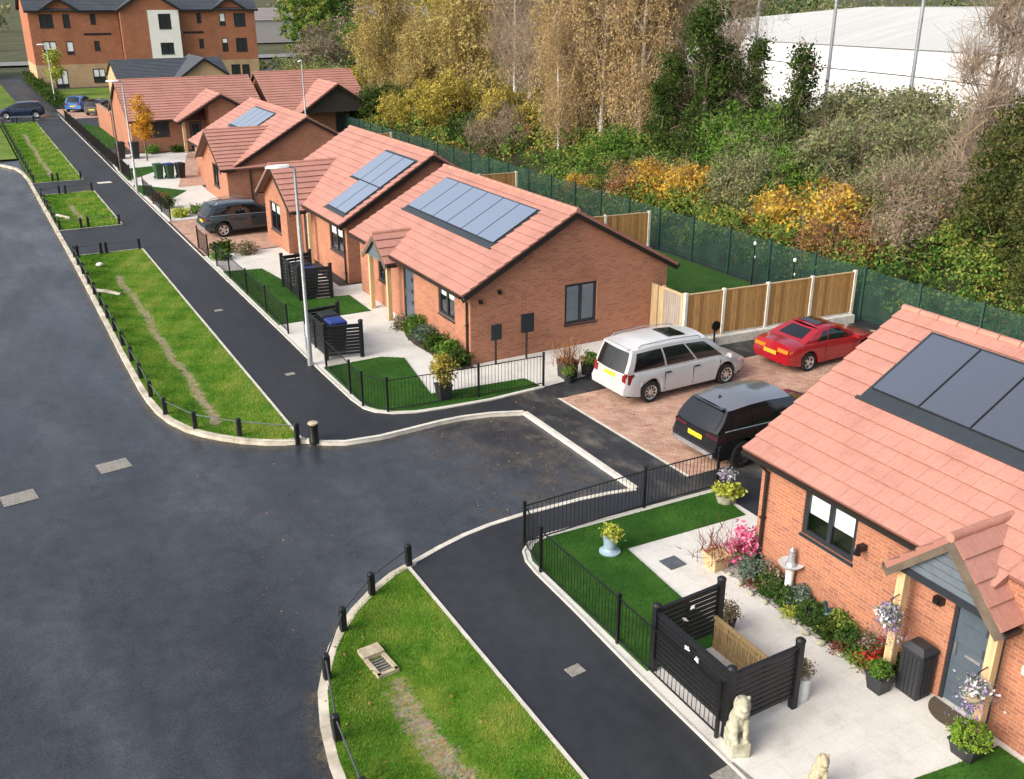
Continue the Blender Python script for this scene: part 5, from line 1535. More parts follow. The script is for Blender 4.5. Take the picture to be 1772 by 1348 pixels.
# ================================================================== VEGETATION
PAL = dict(
    gold=[(.20, .15, .05), (.34, .26, .09), (.47, .37, .15), (.36, .35, .13)],
    olivegold=[(.10, .11, .025), (.25, .22, .045), (.44, .35, .07), (.54, .43, .10)],
    ochre=[(.20, .14, .065), (.35, .25, .115), (.49, .36, .18), (.54, .43, .23)],
    bare=[(.18, .14, .11), (.28, .22, .17), (.38, .31, .25), (.40, .31, .17)],
    ivy=[(.012, .026, .008), (.028, .055, .014), (.055, .10, .022), (.11, .15, .035)],
    greygreen=[(.07, .095, .045), (.14, .17, .075), (.23, .25, .12), (.31, .29, .15)],
    orange=[(.18, .07, .025), (.42, .22, .035), (.60, .40, .06), (.48, .44, .10)],
    bramble=[(.035, .085, .02), (.085, .17, .035), (.18, .26, .055), (.42, .36, .08)],
    green=[(.03, .075, .012), (.065, .145, .022), (.12, .22, .04), (.18, .27, .05)],
    brightgreen=[(.07, .15, .018), (.13, .24, .03), (.20, .32, .04), (.28, .36, .07)],
    ivyolive=[(.018, .032, .010), (.042, .066, .018), (.085, .10, .03), (.20, .17, .06)],
    dkgreen=[(.02, .05, .012), (.038, .085, .02), (.065, .125, .03), (.10, .16, .04)],
    rust=[(.10, .04, .025), (.22, .09, .045), (.34, .17, .07), (.32, .24, .09)],
    pink=[(.55, .05, .17), (.68, .12, .26), (.76, .26, .40), (.08, .12, .04)],
    red=[(.42, .012, .02), (.55, .03, .04), (.05, .10, .02), (.04, .08, .02)],
    white=[(.75, .75, .75), (.66, .64, .70), (.06, .12, .06), (.34, .22, .46)],
    yellowgreen=[(.18, .24, .03), (.34, .38, .06), (.48, .50, .09), (.24, .31, .07)],
    heather=[(.08, .10, .04), (.16, .17, .08), (.26, .18, .15), (.34, .27, .21)],
    darkred=[(.10, .02, .02), (.20, .04, .035), (.27, .08, .06), (.08, .07, .03)],
    greyleaf=[(.05, .08, .06), (.09, .13, .10), (.15, .20, .16), (.19, .24, .17)],
    orangetree=[(.32, .13, .015), (.52, .25, .03), (.64, .36, .05), (.5, .36, .08)],
)
LM = {k: leafmat('leaves_' + k, v, .30) for k, v in PAL.items()}
M['twig'] = noisy('bare_twigs', (.10, .075, .055), (.22, .17, .13), 3, .9)

def cloud(r_, lobes, n, leaf, clump=.35, per=26, tintvar=.16, up=.35, flat=1.0, tint=None, shell=2.6):
    """leaf quads gathered into clumps near the surface of ellipsoid lobes; returns polygons and tints"""
    vol = np.array([l[3] * l[4] * l[5] for l in lobes]) ** .75
    K = max(4, n // per)
    idx = r_.choice(len(lobes), K, p=vol / vol.sum())
    LB = np.array(lobes)[idx]
    dv = r_.normal(size=(K, 3)); dv /= np.linalg.norm(dv, axis=1)[:, None]
    rad = r_.uniform(.05, 1, K) ** (1 / shell)
    cc = LB[:, :3] + dv * LB[:, 3:6] * rad[:, None]
    ct = np.clip(r_.normal(.5, .20, K) if tint is None else r_.normal(tint, .18, K), 0, 1)
    cs = r_.uniform(.6, 1.35, K) * clump
    which = r_.integers(0, K, n)
    off = r_.normal(size=(n, 3)) * cs[which][:, None] * np.array([1, 1, .7 * flat]) * .6
    p = cc[which] + off
    t = np.clip(ct[which] + r_.normal(0, tintvar, n), 0, 1)
    return quads(r_, p, leaf, up, dv[which] * .8), np.repeat(t, 4), cc
def quads(r_, p, leaf, up=.35, bias=None, asp=.62):
    n = len(p)
    nv = r_.normal(size=(n, 3)); nv[:, 2] += up
    if bias is not None: nv += bias
    nv /= np.linalg.norm(nv, axis=1)[:, None] + 1e-9
    a = np.cross(nv, r_.normal(size=(n, 3))); a /= np.linalg.norm(a, axis=1)[:, None] + 1e-9
    b = np.cross(nv, a)
    s = leaf * r_.uniform(.55, 1.35, n)[:, None]
    P = np.stack([p - a * s, p - b * s * asp, p + a * s, p + b * s * asp], 1)
    return P
def strands(r_, lobes, n, leaf, length, per=22, tint=.5, jit=.085):
    K = max(4, n // per)
    vol = np.array([l[3] * l[4] * l[5] for l in lobes]) ** .8
    LB = np.array(lobes)[r_.choice(len(lobes), K, p=vol / vol.sum())]
    dv = r_.normal(size=(K, 3)); dv /= np.linalg.norm(dv, axis=1)[:, None]
    cc = LB[:, :3] + dv * LB[:, 3:6] * (r_.uniform(.1, 1, K) ** (1 / 2.2))[:, None]
    ln = r_.uniform(.4, 1.3, K) * length
    sway = r_.normal(0, .12, (K, 2)); ct = np.clip(r_.normal(tint, .2, K), 0, 1)
    w_ = r_.integers(0, K, n); f = r_.uniform(0, 1, n)
    p = cc[w_].copy(); p[:, 2] -= f * ln[w_]; p[:, :2] += sway[w_] * f[:, None] + r_.normal(0, jit, (n, 2))
    p[:, 2] = np.maximum(p[:, 2], .15)
    q = quads(r_, p, leaf, -.1)
    # hang: stretch vertically
    c_ = q.mean(1, keepdims=True); q = c_ + (q - c_) * np.array([.8, .8, 1.25])
    return q, np.repeat(np.clip(ct[w_] + r_.normal(0, .14, n), 0, 1), 4), cc
def twigs(r_, starts, n, length, wd, up=.6, spread=.8):
    s = starts[r_.integers(0, len(starts), n)] + r_.normal(0, .25, (n, 3))
    d_ = r_.normal(size=(n, 3)) * spread; d_[:, 2] += up
    d_ /= np.linalg.norm(d_, axis=1)[:, None]
    L = length * r_.uniform(.4, 1.3, n)[:, None]
    e = s + d_ * L
    sd = np.cross(d_, r_.normal(size=(n, 3))); sd /= np.linalg.norm(sd, axis=1)[:, None] + 1e-9
    w_ = wd * r_.uniform(.5, 1.2, n)[:, None]
    P = np.stack([s - sd * w_, s + sd * w_, e + sd * w_ * .3, e - sd * w_ * .3], 1)
    return P, np.repeat(np.clip(r_.normal(.5, .25, n), 0, 1), 4)
def limbs(r_, h, r0, targets, lean=(0, 0), forks=.35, n=7):
    m = MB(); pts, rad = [], []
    for i in range(n + 1):
        t = i / n
        pts.append(Vector((lean[0] * t + r_.normal(0, .04) * t, lean[1] * t + r_.normal(0, .04) * t, -.1 + (h + .1) * t))); rad.append(r0 * (1 - .82 * t) + .012)
    m.tube(pts, rad, 8)
    for q in targets:
        q = Vector(q); z = max(h * forks * .6, min(q.z - .25 * math.hypot(q.x, q.y) - .3, h * .95)); t = max(0, min(1, z / h)); k = int(t * n)
        a = pts[min(k, n)]; mid = a.lerp(q, .5) + Vector((0, 0, -.06 * (q - a).length))
        rr = rad[min(k, n)] * .55
        m.tube([a, mid, q], [rr, rr * .6, max(rr * .2, .008)], 5, cap=False)
    return m

PROTO = {}
def bank(x): return 1.7 * np.clip((x - 28.2) / 4.5, 0, 1)
def proto(kind, var, make):
    """first use builds the meshes, later ones share them"""
    key = (kind, var)
    if key not in PROTO: PROTO[key] = make(np.random.default_rng(abs(hash(kind)) % 1 + sum(map(ord, kind)) * 13 + var * 101))
    return PROTO[key]
def plant_tree(kind, name, loc, label, cat, make, var=0, sc=1.0, rz=0.0, scz=None, group=None):
    parts = proto(kind, var, make)
    if 28.2 < loc[0] < 48 and loc[1] < 112: loc = (loc[0], loc[1], loc[2] + bank(loc[0]) * .85)
    r = empty(name, loc, label, cat, group, rz=rz)
    r.scale = (sc, sc, scz or sc)
    for nm, me in parts:
        o = bpy.data.objects.new(nm, me); C.objects.link(o); o.parent = r
    return r
def meshdata(o):
    me = o.data; bpy.data.objects.remove(o); return me
def crownmesh(q, t, mat): return meshdata(facecloud('crown', q, t, mat))
def mk(trunkmb, bark, sets, tw=None):
    out = []
    if trunkmb is not None: out.append(('trunk', meshdata(trunkmb.build('trunk', M[bark], smooth=60))))
    if tw is not None: out.append(('twigs', crownmesh(tw[0], tw[1], LM['bare'])))
    for q, t, mt in sets: out.append(('crown', crownmesh(q, t, LM[mt])))
    return out
def lobes_of(r_, h0, h1, rad, n, rr=.5, fz=.8):
    L = []
    for i in range(n):
        t = (i + .5) / n; z = h0 + (h1 - h0) * t
        env = rad * math.sin(PI * min(.97, .18 + .75 * t)) ** .7
        a = r_.uniform(0, 2 * PI); d_ = env * r_.uniform(.15, .75)
        s = rad * rr * r_.uniform(.75, 1.25)
        L.append((d_ * math.cos(a), d_ * math.sin(a), z, s, s, s * fz))
    return L
def mk_gold(r_, n=30000, mat='gold'):
    L = lobes_of(r_, 1.6, 11.0, 3.8, 20); q, t, cc = cloud(r_, L, int(n * .5), .085, .5)
    q2, t2, c2 = strands(r_, L, int(n * .5), .07, 1.3)
    return mk(limbs(r_, 10, .22, [l[:3] for l in L]), 'bark', [(np.concatenate([q, q2]), np.concatenate([t, t2]), mat)], twigs(r_, cc, 1400, .9, .012))
def mk_weep(r_):
    L = lobes_of(r_, 3.6, 13, 2.5, 20, .48, 1.3)
    q, t, cc = strands(r_, L, 19000, .062, 2.4, 24)
    qb, tb, _ = cloud(r_, L, 11000, .060, .42); q, t = np.concatenate([q, qb]), np.concatenate([t, tb])
    tw = twigs(r_, cc, 2600, 1.3, .010, up=-.7, spread=.5)
    return mk(limbs(r_, 13.5, .16, [l[:3] for l in L], lean=(r_.uniform(-.5, .5), r_.uniform(-.5, .5))), 'birch_bark', [(q, t, 'ochre')], tw)
def mk_bare(r_, leaf=2500, h=12.5, rad=3.0, ntw=5200):
    L = lobes_of(r_, h * .3, h, rad, 20, .42, 1.1)
    q, t, cc = cloud(r_, L, leaf, .055, .6)
    cc2 = np.array([l[:3] for l in L]); LB = np.array(L)[r_.integers(0, len(L), 420)]; cc = LB[:, :3] + r_.normal(0, .55, (420, 3)) * LB[:, 3:6]
    a = twigs(r_, cc, ntw, 1.1, .011, .9); b = twigs(r_, cc2, 1400, 1.9, .020, .8)
    return mk(limbs(r_, h, .17, [l[:3] for l in L]), 'birch_bark' if leaf > 2000 else 'bark', [(q, t, 'ochre')], (np.concatenate([a[0], b[0]]), np.concatenate([a[1], b[1]])))
def mk_ivy(r_, h=9, rad=1.5, n=20000, mat='ivy'):
    L = lobes_of(r_, .8, h, rad, 16, .62, 1.1); q, t, cc = cloud(r_, L, n, .075, .35, shell=4)
    return mk(limbs(r_, h, .2, [l[:3] for l in L[4:]]), 'bark', [(q, t, mat)], twigs(r_, cc, 700, .8, .010))
def mk_bush(r_, mat, n=11000, rad=2.0, h=2.8, leaf=.07, tw=900, mat2=None):
    L = [(r_.uniform(-.65, .65) * rad, r_.uniform(-.65, .65) * rad, h * r_.uniform(.3, .72), rad * r_.uniform(.36, .6), rad * r_.uniform(.36, .6), h * r_.uniform(.22, .34)) for _ in range(10)]
    q, t, cc = cloud(r_, L, n, leaf, .32)
    sets = [(q, t, mat)]
    if mat2:
        L2 = [(a, b, c_ * .6, d_ * 1.05, e, f) for a, b, c_, d_, e, f in L]; q2, t2, _ = cloud(r_, L2, n // 2, leaf, .35); sets.append((q2, t2, mat2))
    return mk(limbs(r_, h * .6, .07, [l[:3] for l in L[:6]], forks=.1, n=4), 'bark', sets, twigs(r_, cc, tw, .7, .009))

# ---- trees of the wood, each placed by its trunk
T = plant_tree
T('gold', 'golden_tree', (33.5, 83, 0), 'broad golden leaved tree at the left edge of the wood', 'tree', mk_gold, 0, 1.0)
T('gold', 'golden_tree', (36.5, 73, 0), 'tall golden tree next to the leftmost of the wood', 'tree', mk_gold, 1, 1.15, 1.0)
T('gold', 'golden_tree', (34.5, 78.5, -.5), 'lower golden tree between the two tall ones at the left of the wood', 'tree', mk_gold, 1, .72, 2.2)
T('golden_bush', 'golden_bush', (31.6, 66, 0), 'rounded yellow green tree low against the mesh fence', 'tree', lambda r_: mk_bush(r_, 'olivegold', 16000, 2.9, 5.4, .085, 900), 0, 1.0)
T('golden_bush', 'golden_bush', (30.8, 72.5, 0), 'smaller yellow green tree beside the dark gap in the wood', 'tree', lambda r_: mk_bush(r_, 'olivegold', 16000, 2.9, 5.4, .085, 900), 0, .8, 1.3)
T('bare', 'bare_tree', (39, 68, 0), 'tall grey brown bare tree behind the yellow green one', 'tree', mk_bare, 0, 1.05)
T('bare', 'bare_tree', (41, 74, 0), 'leafless grey tree rising behind the golden trees', 'tree', mk_bare, 1, 1.1, 1)
T('bare', 'bare_tree', (37.5, 61.5, 0), 'pale stemmed bare birch left of the weeping birches', 'tree', mk_bare, 1, 1.0, 2.4)
T('weep', 'weeping_birch', (33.2, 53.2, 0), 'leftmost weeping golden birch with hanging strands', 'tree', mk_weep, 0, 1.0)
T('weep', 'weeping_birch', (33.6, 50.2, 0), 'weeping golden birch with the clearest white trunk', 'tree', mk_weep, 1, 1.05, 1)
T('weep', 'weeping_birch', (34.4, 47.4, 0), 'weeping golden birch nearest the ivy covered tree', 'tree', mk_weep, 0, .98, 2.5)
T('weep', 'weeping_birch', (37.5, 54.5, 0), 'weeping birch set back behind the white trunked ones', 'tree', mk_weep, 1, 1.1, 3.7)
T('weep', 'weeping_birch', (31.6, 51.6, 0), 'short weeping birch in front, its strands reaching the fence', 'tree', mk_weep, 1, .62, 5)
T('ivy', 'ivy_clad_tree', (35.0, 42.4, 0), 'dark green ivy clad tree in the middle of the wood', 'tree', lambda r_: mk_ivy(r_, 9, 1.5), 0, 1.0)
T('ivy', 'ivy_clad_tree', (34.2, 44.3, 0), 'shorter dark ivy clad tree against the weeping birches', 'tree', lambda r_: mk_ivy(r_, 9, 1.5), 0, .72, 2)
T('ivycol', 'ivy_column', (34.0, 34.6, 0), 'narrow ivy covered stem standing before the white warehouse', 'tree', lambda r_: mk_ivy(r_, 7.2, .62, 7000), 0, 1.0)
T('ivybig', 'ivy_clad_tree', (32.5, 21.4, 0), 'massive dark ivy clad tree at the right edge of the picture', 'tree', lambda r_: mk_ivy(r_, 7, 2.3, 30000, 'ivyolive'), 0, .86)
T('ivybig', 'ivy_clad_tree', (30.6, 19.0, 0), 'dark ivy tree beyond the right edge over the nearest roof', 'tree', lambda r_: mk_ivy(r_, 7, 2.3, 30000, 'ivyolive'), 0, .7, 2)
T('thin', 'bare_tree', (36.5, 26.6, 0), 'thin brown bare tree in front of the right end of the warehouse', 'tree', lambda r_: mk_bare(r_, 300, 9.5, 2.0, 1900), 0, .95)
T('thin', 'bare_tree', (39.5, 25.0, 0), 'second thin bare tree beside the dark ivy tree at the right', 'tree', lambda r_: mk_bare(r_, 300, 9.5, 2.0, 1900), 0, 1.05, 2)
T('bare', 'bare_tree', (38.5, 45.5, 0), 'bare birch behind the ivy clad tree', 'tree', mk_bare, 0, .95, 4)
T('bare', 'bare_tree', (44, 60, 0), 'bare tree far back above the weeping birches', 'tree', mk_bare, 1, 1.15, 5)
T('gold', 'golden_tree', (43, 66, 0), 'golden tree far back in the wood behind the bare ones', 'tree', mk_gold, 0, 1.1, 4)
T('gold', 'golden_tree', (42, 86, 0), 'golden tree at the back of the left end of the wood', 'tree', mk_gold, 1, 1.1, 3.5)
T('gold', 'golden_tree', (40.5, 51.5, 0), 'ochre tree at the back above the ivy clad one', 'tree', lambda r_: mk_gold(r_, 26000, 'ochre'), 3, 1.0, 3)
gg = lambda r_: mk_bush(r_, 'greygreen', 14000, 2.4, 4.2, .07, 1600)
T('gg', 'shrub', (33.8, 31.6, 0), 'grey green shrub mound before the white warehouse', 'shrub', gg, 0, 1.05)
T('gg', 'shrub', (33.5, 28.4, 0), 'loose grey green shrub right of the mound with the wire above', 'shrub', gg, 1, .8, 1)
T('gg', 'shrub', (33.6, 37.8, 0), 'grey green shrub between the ivy clad tree and the ivy column', 'shrub', gg, 1, .85, 2)
grn = lambda r_: mk_bush(r_, 'green', 14000, 2.2, 3.4, .075, 500)
T('grn', 'shrub', (33.0, 36.1, 0), 'mid green shrub at the foot of the narrow ivy column', 'shrub', grn, 0, 1.0)
T('grn', 'shrub', (32.6, 46.6, 0), 'green shrub below the clearest white birch trunk', 'shrub', grn, 1, .8)
T('grn', 'shrub', (33.0, 33.0, 0), 'dark green shrub left of the grey green mound', 'shrub', grn, 1, .95, 2)
org = lambda r_: mk_bush(r_, 'orange', 8500, 2.1, 2.9, .07, 900, 'bramble')
T('org', 'autumn_shrub', (31.0, 39.6, 0), 'orange yellow autumn shrub under the ivy clad tree', 'shrub', org, 0, .95)
T('org', 'autumn_shrub', (31.2, 37.0, 0), 'orange autumn shrub to the right of the ivy clad tree', 'shrub', org, 1, .9, 1)
T('org', 'autumn_shrub', (31.0, 29.8, 0), 'largest bright orange shrub above the timber fence', 'shrub', org, 0, 1.12, 2)
T('org', 'autumn_shrub', (30.9, 31.6, 0), 'orange yellow shrub at the left of the largest orange one', 'shrub', org, 1, .75, 3)
T('rst', 'shrub', (30.6, 41.6, 0), 'rusty red brown shrub left of the orange one under the ivy tree', 'shrub', lambda r_: mk_bush(r_, 'rust', 9000, 1.9, 2.4, .065, 1600), 0, .9)
T('rst', 'shrub', (30.2, 27.6, 0), 'rusty shrub below the right flank of the largest orange one', 'shrub', lambda r_: mk_bush(r_, 'rust', 9000, 1.9, 2.4, .065, 1600), 0, .9, 2)
T('gg', 'shrub', (31.6, 34.2, 0), 'grey green twiggy shrub between the two orange ones', 'shrub', gg, 0, .8, 3)
T('gg', 'shrub', (36.8, 34.0, 0), 'pale grey green shrub behind the narrow ivy column', 'shrub', gg, 1, 1.05, 1)
T('gg', 'shrub', (38.0, 29.8, 0), 'grey green shrub hiding the foot of the middle netting pole', 'shrub', gg, 0, 1.1, 2)
T('brn', 'shrub', (36.5, 27.4, 0), 'twiggy brown shrub under the brown stump', 'shrub', lambda r_: mk_bush(r_, 'heather', 8000, 2.0, 3.4, .06, 2600), 1, 1.2, 1)
T('olive', 'olive_tree', (36.5, 57.5, 0), 'olive brown tree filling the gap left of the birches', 'tree', lambda r_: mk_gold(r_, 26000, 'olivegold'), 0, .95)
T('olive', 'olive_tree', (38.5, 79.0, 0), 'olive tree between the golden crowns at the left of the wood', 'tree', lambda r_: mk_gold(r_, 26000, 'olivegold'), 1, 1.05, 1)
T('bare', 'bare_tree', (36.0, 65.0, 0), 'bare twiggy tree in front of the olive one left of the birches', 'tree', mk_bare, 1, .95, 3)
T('bare', 'bare_tree', (35.5, 59.0, 0), 'bare birch with few leaves beside the leftmost weeping birch', 'tree', mk_bare, 0, .95, 2)
T('bare', 'bare_tree', (36.2, 50.0, 0), 'bare birch standing among the weeping birches', 'tree', mk_bare, 1, 1.05, 1.5)
T('org', 'autumn_shrub', (29.4, 45.6, 0), 'low yellow shrub just behind the green fence below the birches', 'shrub', org, 1, .55, 4)
brn = lambda r_: mk_bush(r_, 'heather', 8000, 2.0, 3.4, .06, 2600)
T('brn', 'shrub', (32.0, 26.0, 0), 'twiggy grey brown shrub left of the massive ivy tree', 'shrub', brn, 0, 1.1)
T('brn', 'shrub', (34.2, 24.6, 0), 'twiggy brown shrub behind the massive ivy tree', 'shrub', brn, 0, 1.15, 2)
T('brn', 'shrub', (31.2, 57.5, 0), 'brown bramble heap in shade below the yellow green tree', 'shrub', lambda r_: mk_bush(r_, 'rust', 8000, 2.0, 2.2, .06, 1500), 1, 1.0, 2)
dk = lambda r_: mk_bush(r_, 'ivy', 12000, 2.2, 3.0, .075, 500)
T('dk', 'shrub', (30.6, 62.2, 0), 'dark shrub in the shade under the yellow green tree', 'shrub', dk, 0, 1.0)
T('dk', 'shrub', (31.0, 78, 0), 'dark undergrowth under the golden trees', 'shrub', dk, 1, 1.15, 1)
T('dk', 'shrub', (33.5, 90, 0), 'dark shrub below the left edge of the wood', 'shrub', dk, 0, 1.1, 2)
T('dk', 'shrub', (34.0, 40.2, 0), 'dark evergreen shrub beside the foot of the ivy clad tree', 'shrub', dk, 1, 1.0, 3)
T('far', 'green_tree', (50, 128, 0), 'rounded mid green tree beyond the farthest red roof', 'tree', lambda r_: mk_bush(r_, 'green', 15000, 5.2, 9.0, .14, 500), 0, 1.0)
T('far2', 'green_tree', (60, 175, 0), 'large pale green tree against the top edge right of the flats', 'tree', lambda r_: mk_bush(r_, 'bramble', 15000, 5.2, 9.0, .14, 500), 2, 1.7)
fb = lambda r_: mk_bush(r_, 'heather', 11000, 4.0, 6.0, .11, 2600)
T('farbare', 'bare_thicket', (42, 124, 0), 'grey brown thicket between the flats and the rounded green tree', 'shrub', fb, 0, 1.05)
T('farbare', 'bare_thicket', (52, 150, 0), 'grey thicket behind the rounded green tree', 'shrub', fb, 1, 1.3, 1)
T('farbare', 'bare_thicket', (47, 104, -.6), 'olive thicket on the bank beyond the dark boarded porch', 'shrub', lambda r_: mk_bush(r_, 'bramble', 11000, 4.0, 6.0, .11, 900), 3, .8, 2)
T('dk', 'shrub', (44, 112, 0), 'dark shrub on the bank right of the farthest red roof', 'shrub', dk, 0, 1.7, 4)
T('dk', 'shrub', (66, 160, 0), 'dark round tree beside the distant road', 'shrub', dk, 1, 3.0, 4)
T('farbare', 'bare_thicket', (3, 160, 0), 'grey thicket left of the flats beyond the far footway', 'shrub', fb, 1, 1.0, 3)
T('farbare', 'bare_thicket', (-3, 168, 0), 'grey thicket at the left edge by the distant road', 'shrub', fb, 0, 1.3, 3)
T('bare', 'bare_tree', (-2, 172, 0), 'bare tree left of the block of flats', 'tree', mk_bare, 0, 1.2, 0)
T('bare', 'bare_tree', (5, 182, 0), 'second bare tree against the left end of the flats', 'tree', mk_bare, 1, 1.3, 2)
T('dk', 'shrub', (2, 165, 0), 'dark shrub at the far end of the footway', 'shrub', dk, 0, 1.8, 3)
T('orange', 'orange_tree', (11.4, 74.2, 0), 'small orange leaved street tree in front of the far bungalow', 'tree', lambda r_: mk(limbs(r_, 3.6, .05, [(.4, .2, 2.4), (-.4, 0, 2.8), (.1, -.4, 3.2)]), 'bark', [cloud(r_, [(0, 0, 2.0, .65, .65, .7), (.15, .1, 2.9, .6, .6, .7), (-.1, 0, 3.7, .4, .4, .55)], 3800, .06, .22)[:2] + ('orangetree',)], None), 0, 1.05)
T('yellow', 'yellow_tree', (10.9, 128, 0), 'thin yellow leaved tree before the corner of the flats', 'tree', lambda r_: mk(limbs(r_, 4.2, .05, [(.3, .2, 2.4), (-.4, 0, 2.8)]), 'bark', [cloud(r_, [(0, 0, 2.6, .9, .9, .8), (.1, .1, 4.2, .8, .8, .9)], 2600, .10, .35)[:2] + ('yellowgreen',)], None), 0, 1.0)
T('golden_bush', 'golden_bush', (32.4, 58.8, 0), 'yellow green tree just left of the weeping birches', 'tree', None, 0, .82, 4)
T('golden_bush', 'golden_bush', (34.0, 87.5, 0), 'yellow green tree at the leftmost foot of the wood', 'tree', None, 0, .9, 2)
T('gg', 'shrub', (43.5, 36.5, 0), 'tall grey green shrub at the foot of the warehouse, left part', 'shrub', None, 0, 1.25, 4)
T('gg', 'shrub', (45.5, 41.5, 0), 'grey green shrub farthest left before the warehouse wall', 'shrub', None, 1, 1.25, 5)
T('grn', 'shrub', (36.0, 39.6, 0), 'green shrub between the ivy clad tree and the netting poles', 'shrub', None, 1, 1.25, 5)
T('ivycol', 'ivy_column', (37.4, 41.3, 0), 'slim ivy covered stem just right of the big ivy clad tree', 'tree', None, 0, 1.0, 2)
T('gg', 'shrub', (43.0, 31.5, 0), 'grey green shrub at the foot of the warehouse, middle part', 'shrub', None, 1, 1.2, 2)
# hedge at the far left of the footway
m_ = np.random.default_rng(3)
q, t, _ = cloud(m_, [(0, k * 2.2, .75, .75, 1.5, .75) for k in range(17)], 9000, .10, .3)
o = facecloud('hedge', q, t, LM['ivy']); o.location = (9.6, 114, 0); tag(o, 'dark clipped hedge along the far footway before the flats', 'hedge')
q, t, _ = cloud(m_, [(k * 3.0, 0, .9, 2.0, .8, .9) for k in range(20)], 9000, .12, .35)
o = facecloud('hedge', q, t, LM['green']); o.location = (40, 152, 0); o.rotation_euler = (0, 0, .2); tag(o, 'dark hedge along the distant road right of the flats', 'hedge')

# bramble scrub: one tangled mass over the whole bank behind the fence
sr = np.random.default_rng(11)
def scrub_h(x, y): return 1.15 + 1.0 * np.clip((x - 28) / 3, 0, 1) + bank(x) * .9 + .35 * np.sin(x * 1.3 + y * .7) * np.sin(y * .9) + .25 * np.sin(y * 2.3 - x)
lb = []
for y in np.arange(8, 112, .9):
    for x in np.arange(28.35, 36, .95):
        xx, yy = x + sr.uniform(-.4, .4), y + sr.uniform(-.4, .4)
        hh = max(.3, float(scrub_h(xx, yy))); xx = max(xx, 28.25); lb.append((xx, yy, hh * .66, .62, .8, hh * .42))
mb = MB()
gx = np.arange(27.9, 46, .8); gy = np.arange(6, 114, .8)
mb.grid([[(x, y, max(.0, float(scrub_h(x, y)) * .5) * min(1, (x - 27.8) / 1.2)) for x in gx] for y in gy])
o = mb.build('scrub_bank', turf('scrub_floor', (.012, .016, .008), (.03, .032, .015), (.05, .04, .022), 2.0), smooth=80); o['kind'] = 'structure'
near = [l for l in lb if l[1] < 50]; rest = [l for l in lb if l[1] >= 50]
q1, t1, _ = cloud(sr, near, 190000, .068, .30, per=22)
q2, t2, _ = cloud(sr, rest, 60000, .090, .35, per=22)
# rusty, yellowing drifts among the green
def drift(q, t):
    c_ = q.mean(1); f = .5 + .5 * np.sin(c_[:, 0] * .9 + c_[:, 1] * .55) * np.sin(c_[:, 1] * .37 + 1.3)
    return np.clip(t + np.repeat((f - .55) * .55, 4), 0, 1)
o = facecloud('bramble_scrub', np.concatenate([q1, q2]), np.concatenate([drift(q1, t1), drift(q2, t2)]), LM['bramble']); tag(o, kind='stuff')
q3, t3, _ = cloud(sr, [l for l in lb if math.sin(l[0] * .7 + l[1] * .43) > .35], 26000, .055, .3, per=18)
o = facecloud('dead_bracken', q3, t3, LM['rust']); tag(o, kind='stuff')

ub = []
for y in np.arange(18, 128, 2.4):
    for x in np.arange(36, 70, 2.6):
        if x > 58 and y < 74: continue
        ub.append((x + sr.uniform(-1, 1), y + sr.uniform(-1, 1), 2.0 + sr.uniform(-.3, .9), 1.7, 1.7, 1.5))
q4, t4, _ = cloud(sr, ub, 110000, .12, .55, per=26)
o = facecloud('woodland_undergrowth', q4, t4, LM['greygreen']); tag(o, kind='stuff')

# ---- garden plants
def small(kind_pal, rad, hgt, n, leaf, lobes=None, clump=.10, up=.5, spiky=False, seed=0):
    r_ = np.random.default_rng(seed + int(rad * 977) + n)
    if spiky:
        st = np.zeros((40, 3)); st[:, :2] = r_.normal(0, rad * .25, (40, 2))
        P, t = twigs(r_, st, n, hgt, leaf, 1.2, .55); P[:, :, 2] = np.maximum(P[:, :, 2], .0)
        return P, t
    L = lobes or [(r_.uniform(-.35, .35) * rad, r_.uniform(-.35, .35) * rad, hgt * .5, rad * .75, rad * .75, hgt * .45) for _ in range(4)]
    q, t, _ = cloud(r_, L, n, leaf, clump, per=14, up=up, shell=7 if len(L) == 1 else 2.6); q[:, :, 2] = np.maximum(q[:, :, 2], .0)
    return q, t
SEED = [0]
def shrub(x, y, rad, hgt, pal, label, n=900, leaf=.032, cat='shrub', name='garden_shrub', z=.01, spiky=False, clump=.10):
    SEED[0] += 1; ball = None
    if y < 12.9: rad, hgt, n, x = rad * 1.22, hgt * 1.3, int(n * 1.7), min(x, 12.78 - rad * .9)
    if 'ball' in label or 'round' in label: ball, n, leaf, clump = [(0, 0, hgt * .46, rad * .92, rad * .92, hgt * .5)], int(n * 1.5), leaf * .8, .045
    q, t = small(pal, rad, hgt, n, leaf, ball, spiky=spiky, seed=SEED[0], clump=clump)
    o = facecloud(name, q, t, LM[pal]); o.location = (x, y, z); return tag(o, label, cat)
